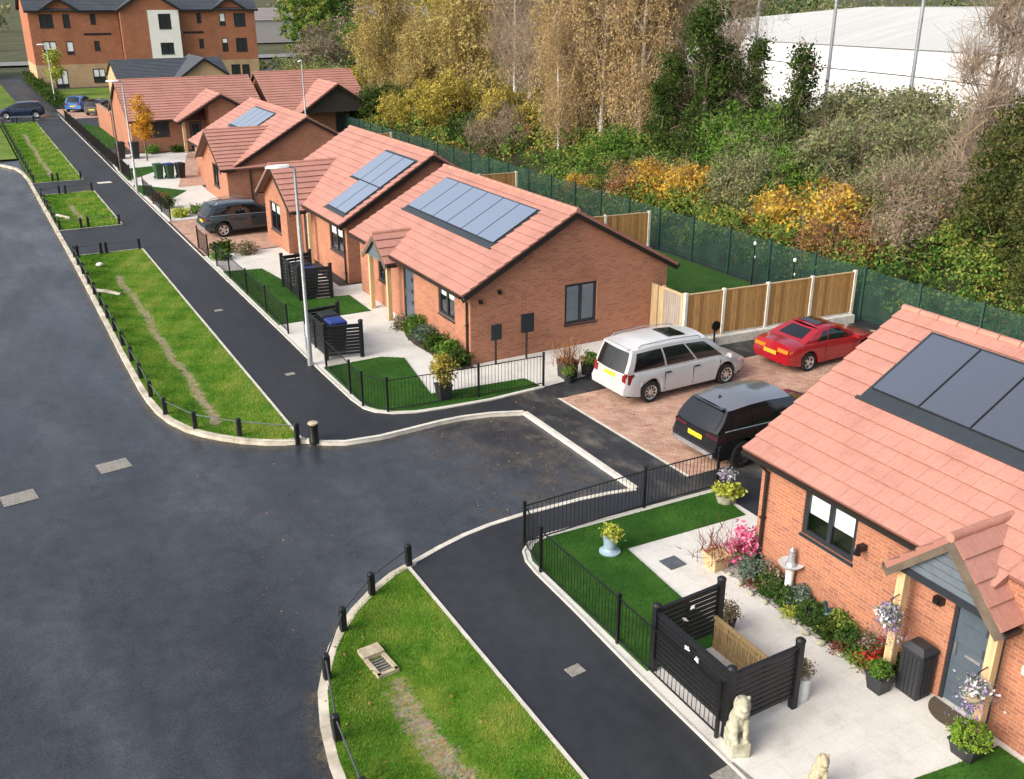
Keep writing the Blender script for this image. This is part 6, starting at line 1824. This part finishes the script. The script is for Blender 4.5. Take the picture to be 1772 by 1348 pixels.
def potted(x, y, potm, prof, fol, label, z=.008, n=700, leaf=.03, rad=.22, hgt=.35, fz=None, spiky=False, sq=False, cat='potted plant', extra=None, clump=.08):
    SEED[0] += 1
    r = empty('potted_plant', (x, y, z), label, cat)
    m = MB()
    if sq:
        rows = [[(sx * a, sy * a, zz) for sx, sy in ((-1, -1), (1, -1), (1, 1), (-1, 1))] for a, zz in prof]; m.grid(rows, closed=True); m.ngon_idx([0, 3, 2, 1]); m.ngon_idx([(len(rows) - 1) * 4 + k for k in range(4)])
        m.build('pot', potm, r)
    else: m.lathe((0, 0, 0), prof, 18); m.build('pot', potm, r, smooth=40)
    top = max(p[1] for p in prof)
    ball = [(0, 0, hgt * .45, rad, rad, hgt * .55)] if ('ball' in label or 'dome' in label) else None
    q, t = small(fol, rad, hgt, n, leaf, ball, spiky=spiky, seed=SEED[0], clump=.04 if ball else clump); q[:, :, 2] += top - .06
    facecloud('foliage', q, t, LM[fol], r)
    if extra:
        q, t = small(extra[0], extra[1], extra[2], extra[3], extra[4], seed=SEED[0] + 50); q[:, :, 2] += top + extra[5]; facecloud('flowers', q, t, LM[extra[0]], r)
    return r
POT = [(.11, 0), (.14, .18), (.16, .28), (.175, .29), (.175, .32), (.15, .32)]
# bed strip of house 1
mb = MB(); mb.prism([(12.06, 13.2), (12.20, 12.5), (12.12, 11.9), (12.17, 11.2), (12.13, 10.5), (12.17, 9.9), (12.10, 9.35), (12.16, 9.15), (12.42, 8.88), (12.74, 8.86), (12.74, 13.25)], -.02, .025); structure('flower_bed', mb, M['gravel'])
mb = MB(); mb.prism([(12.28, 29.9), (12.20, 29), (12.30, 28), (12.2, 27), (12.4, 26.1), (12.98, 26.1), (12.98, 30.6), (12.5, 30.7)], -.02, .03); structure('flower_bed', mb, M['soil'])
shrub(12.52, 13.02, .30, 1.05, 'pink', 'tall bright pink flowering plant at the corner of the nearest bungalow', 900, .05, 'flowering plant', 'flowering_plant', clump=.14)
shrub(12.40, 12.55, .30, .42, 'greyleaf', 'dark leafy shrub below the pink flowers', 900, .04)
shrub(12.38, 12.02, .25, .34, 'dkgreen', 'clipped green ball shrub nearest the pink flowers', 1100, .026)
shrub(12.62, 12.22, .24, .40, 'heather', 'dark shrub against the wall left of the birdbath', 800)
shrub(12.30, 12.38, .12, .16, 'darkred', 'small red leaved plant at the bed edge by the planter', 350, .022)
shrub(12.42, 11.50, .26, .30, 'dkgreen', 'low rounded green shrub in front of the birdbath', 1000, .03)
shrub(12.60, 11.30, .28, .36, 'greyleaf', 'grey leaved lavender shrub right of the birdbath', 1000, .028)
shrub(12.24, 11.25, .14, .16, 'yellowgreen', 'small yellow flowering plant at the bed edge', 420, .024)
shrub(12.40, 10.90, .25, .34, 'dkgreen', 'clipped green ball shrub left of the bird ornament', 1100, .026)
shrub(12.36, 10.42, .24, .30, 'ivy', 'dark round shrub at the bed edge beyond the bird ornament', 1000, .028)
shrub(12.66, 10.38, .26, .40, 'bramble', 'olive leaved shrub by the wall near the bird ornament', 900, .03)
shrub(12.42, 9.94, .26, .34, 'dkgreen', 'rounded green shrub near the porch end of the bed', 1000, .028)
shrub(12.22, 10.02, .12, .18, 'darkred', 'dark red foliage plant at the porch end of the bed', 380, .024)
shrub(12.62, 9.72, .20, .36, 'heather', 'straggly shrub with yellowing leaves close to the porch', 700, .028)
shrub(12.66, 9.42, .15, .46, 'red', 'red flowering plant beside the left porch post', 420, .034, 'flowering plant', 'flowering_plant')
shrub(12.34, 9.36, .17, .28, 'red', 'scarlet bedding plant in front of the left porch post', 480, .034, 'flowering plant', 'flowering_plant')
shrub(12.22, 9.55, .15, .22, 'bramble', 'pale green plant with whitish stones at the bed edge', 420, .026)
shrub(12.64, 8.98, .17, .36, 'ivy', 'dark evergreen behind the left porch post', 600, .03)
# planter box, pots
mb = MB(); 
r = empty('planter', (12.10, 13.28, .01), 'buff square planter with purple spiky leaves at the corner of the nearest bungalow', 'planter')
mb = MB(); rows = [[(sx * a, sy * a, zz) for sx, sy in ((-1, -1), (1, -1), (1, 1), (-1, 1))] for a, zz in ((.17, 0), (.21, .30), (.225, .30), (.225, .34), (.18, .34), (.18, .29))]
mb.grid(rows, closed=True); mb.ngon_idx([20, 21, 22, 23]); mb.ngon_idx([0, 3, 2, 1]); mb.build('pot', M['terracotta'], r)
q, t = small('darkred', .3, .42, 160, .010, spiky=True); q[:, :, 2] += .28; facecloud('foliage', q, t, LM['darkred'], r)
potted(10.50, 14.80, M['pot_blue'], [(.22, 0), (.23, .05), (.17, .07), (.13, .12), (.145, .3), (.165, .38), (.15, .38)], 'yellowgreen', 'pale blue glazed pot with yellow green plant standing on the near lawn', n=800, rad=.24, hgt=.34, leaf=.034)
potted(14.1, 15.35, M['stone'], [(.18, 0), (.22, .14), (.24, .18), (.21, .18)], 'yellowgreen', 'pale bowl of lime green leaves at the end of the near railing', n=700, rad=.34, hgt=.42, leaf=.045, extra=('white', .16, .22, 320, .04, .42))
potted(12.02, 8.93, M['pot_dark'], [(.13, 0), (.17, .30), (.185, .30), (.185, .34), (.15, .34)], 'green', 'dark square pot with clipped green ball at the left porch post', n=1300, rad=.20, hgt=.26, leaf=.022, sq=True)
potted(12.02, 7.16, M['pot_dark'], [(.17, 0), (.22, .24), (.235, .24), (.235, .28), (.19, .28)], 'brightgreen', 'dark pot with bright green dome at the right porch post', n=2600, rad=.32, hgt=.34, leaf=.022, sq=True)
potted(10.72, 9.42, M['pot_pale'], [(.13, 0), (.145, .40), (.16, .40), (.16, .44), (.13, .44)], 'heather', 'tall pale pot with feathery heather outside the near bin screen', n=900, rad=.22, hgt=.36, leaf=.022)
potted(10.90, 11.50, M['pot_dark'], [(.12, 0), (.15, .22), (.16, .25), (.13, .25)], 'heather', 'feathery heather plant behind the far post of the near bin screen', n=900, rad=.24, hgt=.44, leaf=.024)
potted(11.06, 24.25, M['pot_dark'], [(.17, 0), (.20, .42), (.215, .42), (.215, .46), (.18, .46)], 'olivegold', 'small yellow green tree in a dark pot behind the corner railing', n=1500, rad=.31, hgt=1.0, leaf=.045, sq=True, clump=.16)
potted(15.15, 24.0, M['pot_dark'], [(.22, 0), (.24, .5), (.25, .5), (.25, .54), (.2, .54)], 'rust', 'tall dark square planter with bronze grass beside the white people carrier', n=300, rad=.25, hgt=.5, leaf=.011, spiky=True, sq=True)
potted(15.85, 23.92, M['pot_dark'], [(.2, 0), (.23, .3), (.24, .34), (.2, .34)], 'green', 'dark pot with bushy green shrub next to the white people carrier', n=1000, rad=.32, hgt=.5, leaf=.035)
potted(14.95, 23.6, M['pot_dark'], [(.14, 0), (.16, .25), (.18, .28), (.15, .28)], 'bramble', 'low leafy pot in front of the tall dark planter by the people carrier', n=600, rad=.22, hgt=.3, leaf=.03)
for x, y, rad, hg, pal, lab in ((12.65, 30.0, .45, .75, 'green', 'dark green shrub nearest the porch of the corner bungalow'), (12.6, 29.0, .48, .62, 'greyleaf', 'grey green shrub in the middle of the bed under the front window'),
                                (12.62, 28.0, .5, .66, 'ivy', 'dark spreading shrub under the front window of the corner bungalow'), (12.6, 27.1, .5, .70, 'green', 'broad green shrub left of the brick corner'), (12.62, 26.4, .4, .55, 'ivy', 'dark shrub at the brick corner by the downpipe'), (12.5, 30.75, .24, .42, 'heather', 'small straggly plant beside the porch post of the corner bungalow')):
    shrub(x, y, rad, hg, pal, lab, 1500, .045, clump=.16)
for x, y, rad, hg, pal, lab in ((9.7, 45.0, .55, .5, 'ivy', 'dark low shrub at the footway edge of the drive'), (10.5, 44.3, .6, .45, 'heather', 'brownish spreading shrub near the grey crossover'), (9.3, 43.7, .35, .35, 'green', 'small green shrub before the drive with the grey crossover'),
                                (9.6, 53.8, .45, .4, 'yellowgreen', 'pale yellow green plant beyond the grey crossover'), (10.6, 54.2, .45, .4, 'bramble', 'leafy border plant behind the grey crossover'), (9.35, 56.4, .4, .6, 'ivy', 'dark shrub by the low railing near the far lamp'), (9.3, 58.6, .4, .5, 'rust', 'rusty brown shrub by the low railing near the far lamp'),
                                (12.3, 77.4, .7, .6, 'green', 'green shrub under the far window beside the orange tree'), (14.2, 77.2, .6, .5, 'ivy', 'dark shrub under the far bungalow wall')):
    shrub(x, y, rad, hg, pal, lab, 900, .06, clump=.18)
def basket(x, y, z, label):
    r = empty('hanging_basket', (x, y, z), label, 'hanging basket')
    m = MB(); m.lathe((0, 0, 0), [(.02, -.16), (.10, -.13), (.15, -.05), (.165, 0), (.14, 0)], 14); m.build('bowl', M['stone_brown'], r, smooth=50)
    m = MB()
    for k in range(3): m.tube([(.15 * math.cos(k * 2.1), .15 * math.sin(k * 2.1), 0), (0, 0, .38)], .005, 4)
    m.tube([(0, 0, .38), (.28, 0, .42)], .01, 5); m.build('bracket', M['black'], r)
    SEED[0] += 1
    q, t = small('white', .24, .26, 520, .034, seed=SEED[0]); facecloud('flowers', q, t, LM['white'], r)
    r_ = np.random.default_rng(SEED[0]); q, t, _ = strands(r_, [(0, 0, .6, .2, .2, .05)], 320, .026, .4, 16, .8); q[:, :, 2] -= .62; facecloud('trailing_flowers', q, t, LM['white'], r)
basket(12.16, 9.07, 1.32, 'hanging basket of white and purple flowers on the left porch post')
basket(12.16, 7.35, 1.0, 'hanging basket of white and mauve flowers on the right porch post')
r = empty('birdbath', (12.62, 11.75, .02), 'white pedestal birdbath topped by a small grey lighthouse', 'birdbath')
mb = MB(); mb.lathe((0, 0, 0), [(.14, 0), (.14, .05), (.09, .09), (.075, .4), (.09, .62), (.12, .66)], 14); mb.build('pedestal', M['white_paint'], r, smooth=40)
mb = MB(); mb.lathe((0, 0, .66), [(.08, 0), (.2, .05), (.25, .11), (.23, .11), (.1, .06)], 16); mb.build('bowl', M['greyst'] if 'greyst' in M else M['pot_pale'], r, smooth=40)
mb = MB(); mb.lathe((0, 0, .72), [(.12, 0), (.10, .05), (.075, .07), (.06, .24), (.075, .25), (.05, .26), (.05, .32), (.065, .33), (0, .40)], 12); mb.build('lighthouse', M['galv'], r, smooth=30)
r = empty('bird_statue', (12.62, 10.66, .02), 'dark teal bird ornament with raised neck in the flower bed', 'ornament')
M['teal'] = plain('teal_glaze', (.025, .07, .085), .35)
mb = MB(); ellip(mb, (0, 0, .26), (.17, .10, .12)); mb.tube([(-.08, 0, .3), (-.13, 0, .42), (-.13, 0, .54), (-.17, 0, .58), (-.26, 0, .56)], [.05, .03, .028, .03, .006], 8); mb.tube([(.1, 0, .28), (.24, 0, .2), (.32, 0, .12)], [.08, .06, .02], 8)
mb.build('body', M['teal'], r, smooth=60)
mb = MB(); mb.lathe((0, 0, 0), [(.12, 0), (.13, .04), (.06, .08), (.05, .2)], 10); mb.build('base', M['white_paint'], r, smooth=40)
# stones edging the bed
for k in range(11):
    yy = 9.2 + k * .37; m = MB(); s_ = random.uniform(.05, .09)
    ellip(m, (0, 0, s_ * .4), (s_, s_ * 1.3, s_ * .7), 8, 6)
    o = m.build('edging_stone', M['stone'], smooth=60); o.location = (12.10 + .05 * math.sin(yy * 4), yy, .02); o.rotation_euler = (0, 0, random.uniform(0, 3)); tag(o, 'pale edging stone along the flower bed of the nearest bungalow', 'stone', 'edging stones of the near flower bed')
# garden ornaments behind the timber fence
for x, y, hg, lab in ((26.6, 28.6, 1.9, 'thin post with round white ornaments behind the timber fence, left of its twin'), (26.4, 26.2, 1.8, 'thin post with a white ornament behind the timber fence, nearer its right end')):
    r = empty('ornament_post', (x, y, 0), lab, 'garden ornament')
    m = MB(); m.tube([(0, 0, 0), (0, 0, hg)], .025, 6); m.build('post', M['black'], r)
    m = MB(); ellip(m, (0, 0, hg), (.06, .06, .08)); ellip(m, (.04, 0, hg - .55), (.05, .05, .06)); m.build('globe', M['white_paint'], r, smooth=60)
potted(25.2, 25.6, M['pot_pale'], POT, 'yellowgreen', 'white pot with yellow flowers on the patio behind the timber fence', n=500, rad=.3, hgt=.4, leaf=.04)
potted(24.3, 25.5, M['white_paint'], POT, 'greyleaf', 'white pot with grey leaves on the patio behind the timber fence', n=500, rad=.28, hgt=.35, leaf=.04)

# gully box and pipes in the verges
r = empty('gully_box', (4.86, 13.78, -.10), 'pale concrete gully headwall with a grate in the nearest verge', 'gully')
mb = MB(); mb.box((0, .28, .05), (.40, .28, .2)); mb.box((-.17, -.13, .03), (.07, .56, .16)); mb.box((.17, -.13, .03), (.07, .56, .16)); mb.box((0, -.38, .03), (.40, .07, .16)); mb.build('surround', M['stone_brown'], r)
mb = MB(); mb.box((0, -.12, .03), (.27, .44, .02))
for k in range(5): mb.box((0, -.28 + .08 * k, .06), (.27, .03, .05))
mb.build('grate', M['cover'], r)
r.rotation_euler = (0, 0, .10)
mb = MB(); mb.tube([(3.56, 41.1, .03), (4.0, 40.75, .02), (4.5, 40.25, -.06)], .09, 8); o = mb.build('drain_pipe', M['stone'], smooth=50); tag(o, 'pale concrete pipe lying across the middle verge at the knee rail', 'pipe')
mb = MB(); mb.tube([(3.5, 57.6, .04), (3.95, 57.0, .02), (4.4, 56.3, -.04)], .10, 8); o = mb.build('drain_pipe', M['stone'], smooth=50); tag(o, 'pale concrete pipe lying across the short far verge', 'pipe')
mb = MB(); ellip(mb, (0, 0, .05), (.16, .12, .08), 8, 6); o = mb.build('stone', M['white'], smooth=60); o.location = (4.39, 45.2, 0); tag(o, 'white stone on the grass at the far end of the middle verge', 'stone')

# ---- beyond the wood: warehouse, netting poles, distant roofs
r = empty('warehouse', (75, 66, 0), 'huge white warehouse with pale pitched roof behind the wood', 'warehouse')
M['sheet'] = noisy('white_sheet_wall', (.66, .67, .68), (.74, .75, .75), .4, .6, stretch=(1, 8, .3))
M['sheet_roof'] = noisy('pale_grey_sheet_roof', (.40, .405, .395), (.48, .485, .47), .3, .7, stretch=(.3, 6, 1))
mb = MB()
P = lambda x, y, z: (x - 75, y - 66, z)
mb.face([P(75, 130, 0), P(75, 30, 0), P(75, 30, 6.4), P(75, 80, 6.4), P(75, 104, 7.0), P(75, 130, 6.5)]); mb.face([P(75, 130, 6.4), P(75, 130, 0), P(125, 130, 0), P(125, 130, 6.4)]); mb.face([P(75, 30, 0), P(125, 30, 0), P(125, 30, 6.4), P(75, 30, 6.4)])
mb.build('wall', M['sheet'], r)
mb = MB()
mb.face([P(74.8, 80, 6.4), P(74.8, 29, 6.4), P(92, 29, 9.55), P(92, 85, 9.55)]); mb.face([P(74.8, 80, 6.4), P(92, 85, 9.55), P(86, 104, 7.7), P(74.8, 104, 7.0)]); mb.face([P(92, 85, 9.55), P(92, 29, 9.55), P(125, 29, 9.4), P(125, 85, 9.4)]); mb.face([P(74.8, 104, 7.0), P(86, 104, 7.7), P(92, 85, 9.55), P(125, 85, 9.4), P(125, 130, 6.5), P(75, 130, 6.5)])
mb.build('roof', M['sheet_roof'], r)
r = empty('netting_fence', (60, 58.2, 0), 'line of tall grey netting poles joined by wires in front of the white warehouse', 'netting fence')
for dy in (8.5, 0, -8.0, -16): 
    m = MB(); m.tube([(0, dy, 0), (0, dy, 13.5)], [.17, .12], 8); m.build('pole', M['galv'], r, smooth=50)
m = MB()
for z in (5.6,): m.tube([(0, 8.5, z + .3), (0, 0, z), (0, -8, z - .1), (0, -16, z - .3)], .035, 4)
m.build('wire', M['plastic'], r)
mb = MB(); mb.box((0, 0, 2.4), (.5, .5, 4.8)); o = mb.build('brick_pier', M['barge_wood']); o.location = (52, 40.8, 0); tag(o, 'brown upright stump in front of the right half of the warehouse', 'post')
M['far_roof'] = plain('distant_roof', (.26, .23, .23), .8)
M['far_wall'] = plain('distant_wall', (.55, .50, .46), .8)
def far_house(x, y, L, D, hz, rz, label, roofm='far_roof'):
    r = empty('distant_house', (x, y, 0), label, 'house', rz=R_(rz))
    m = MB(); m.box((0, 0, hz / 2), (L, D, hz)); m.face([(-L / 2, -D / 2, hz), (-L / 2, D / 2, hz), (-L / 2, 0, hz + 2.6)]); m.face([(L / 2, -D / 2, hz), (L / 2, 0, hz + 2.6), (L / 2, D / 2, hz)]); m.build('wall', M['far_wall'], r)
    m = MB(); slope(m, (-L / 2 - .3, -D / 2 - .3, hz), (L / 2 + .3, -D / 2 - .3, hz), (L / 2 + .3, 0, hz + 2.7), (-L / 2 - .3, 0, hz + 2.7), course=.8); slope(m, (L / 2 + .3, D / 2 + .3, hz), (-L / 2 - .3, D / 2 + .3, hz), (-L / 2 - .3, 0, hz + 2.7), (L / 2 + .3, 0, hz + 2.7), course=.8); m.build('roof', M[roofm], r)
    for k in range(3):
        m = MB(); m.box((-L / 3 + k * L / 3, -D / 2 - .02, hz * .55), (1.4, .06, 1.3)); m.build('window', M['far_glass'], r)
far_house(72, 250, 26, 9, 5, 10, 'pale distant house just right of the flats at the top edge')
far_house(105, 262, 24, 9, 5, -8, 'distant house with grey roof above the pale green tree')
far_house(135, 250, 22, 9, 5, 5, 'distant house half hidden by the golden trees')
far_house(-12, 240, 24, 9, 5, 0, 'distant pale house left of the flats')
fr = np.random.default_rng(21)
lb = [(fr.uniform(-60, 420), fr.uniform(290, 420), fr.uniform(2, 5), 7, 7, 4.5) for _ in range(230)]
q, t, _ = cloud(fr, lb, 36000, .55, 2.0); o = facecloud('distant_trees', q, t, LM['greygreen']); tag(o, kind='stuff')
lb = [(fr.uniform(95, 160), fr.uniform(20, 150), fr.uniform(2, 8), 4, 4, 5) for _ in range(60)]
q, t, _ = cloud(fr, lb, 16000, .3, 1.2); o = facecloud('distant_trees', q, t, LM['ivy']); tag(o, kind='stuff')

# brick garden wall running back from the far sunlit end wall
mb = MB(); wall(mb, (11.12, 96.0), (0, -1), 8.3, 1.9); wall(mb, (11.34, 87.7), (0, 1), 8.3, 1.9); wall(mb, (11.12, 87.7), (1, 0), .22, 1.9)
mb.box((11.23, 91.85, 1.95), (.30, 8.4, .08)); o = mb.build('brick_wall', M['brick']); tag(o, 'brick garden wall running back from the far sunlit end wall', 'wall')

# fallen leaves, thickest on the drive and along the kerbs
fl = np.random.default_rng(77); n = 900
x = np.concatenate([fl.uniform(14.3, 26, 380), fl.uniform(9, 13.9, 220), fl.uniform(3.5, 6.3, 300)])
y = np.concatenate([fl.uniform(16.9, 22.6, 380), fl.uniform(17.2, 23.4, 220), fl.uniform(4, 46, 300)])
z = np.concatenate([np.full(380, .016), np.where(fl.uniform(0, 1, 220) < 2, -.098, 0), np.full(300, .03)])
z = np.where((x > 12.7) & (x < 14.3), .012, z)
q = quads(fl, np.stack([x, y, z], 1), .032, 6.0)
o = facecloud('fallen_leaves', q, np.repeat(fl.uniform(0, 1, n), 4), LM['rust']); tag(o, kind='stuff')
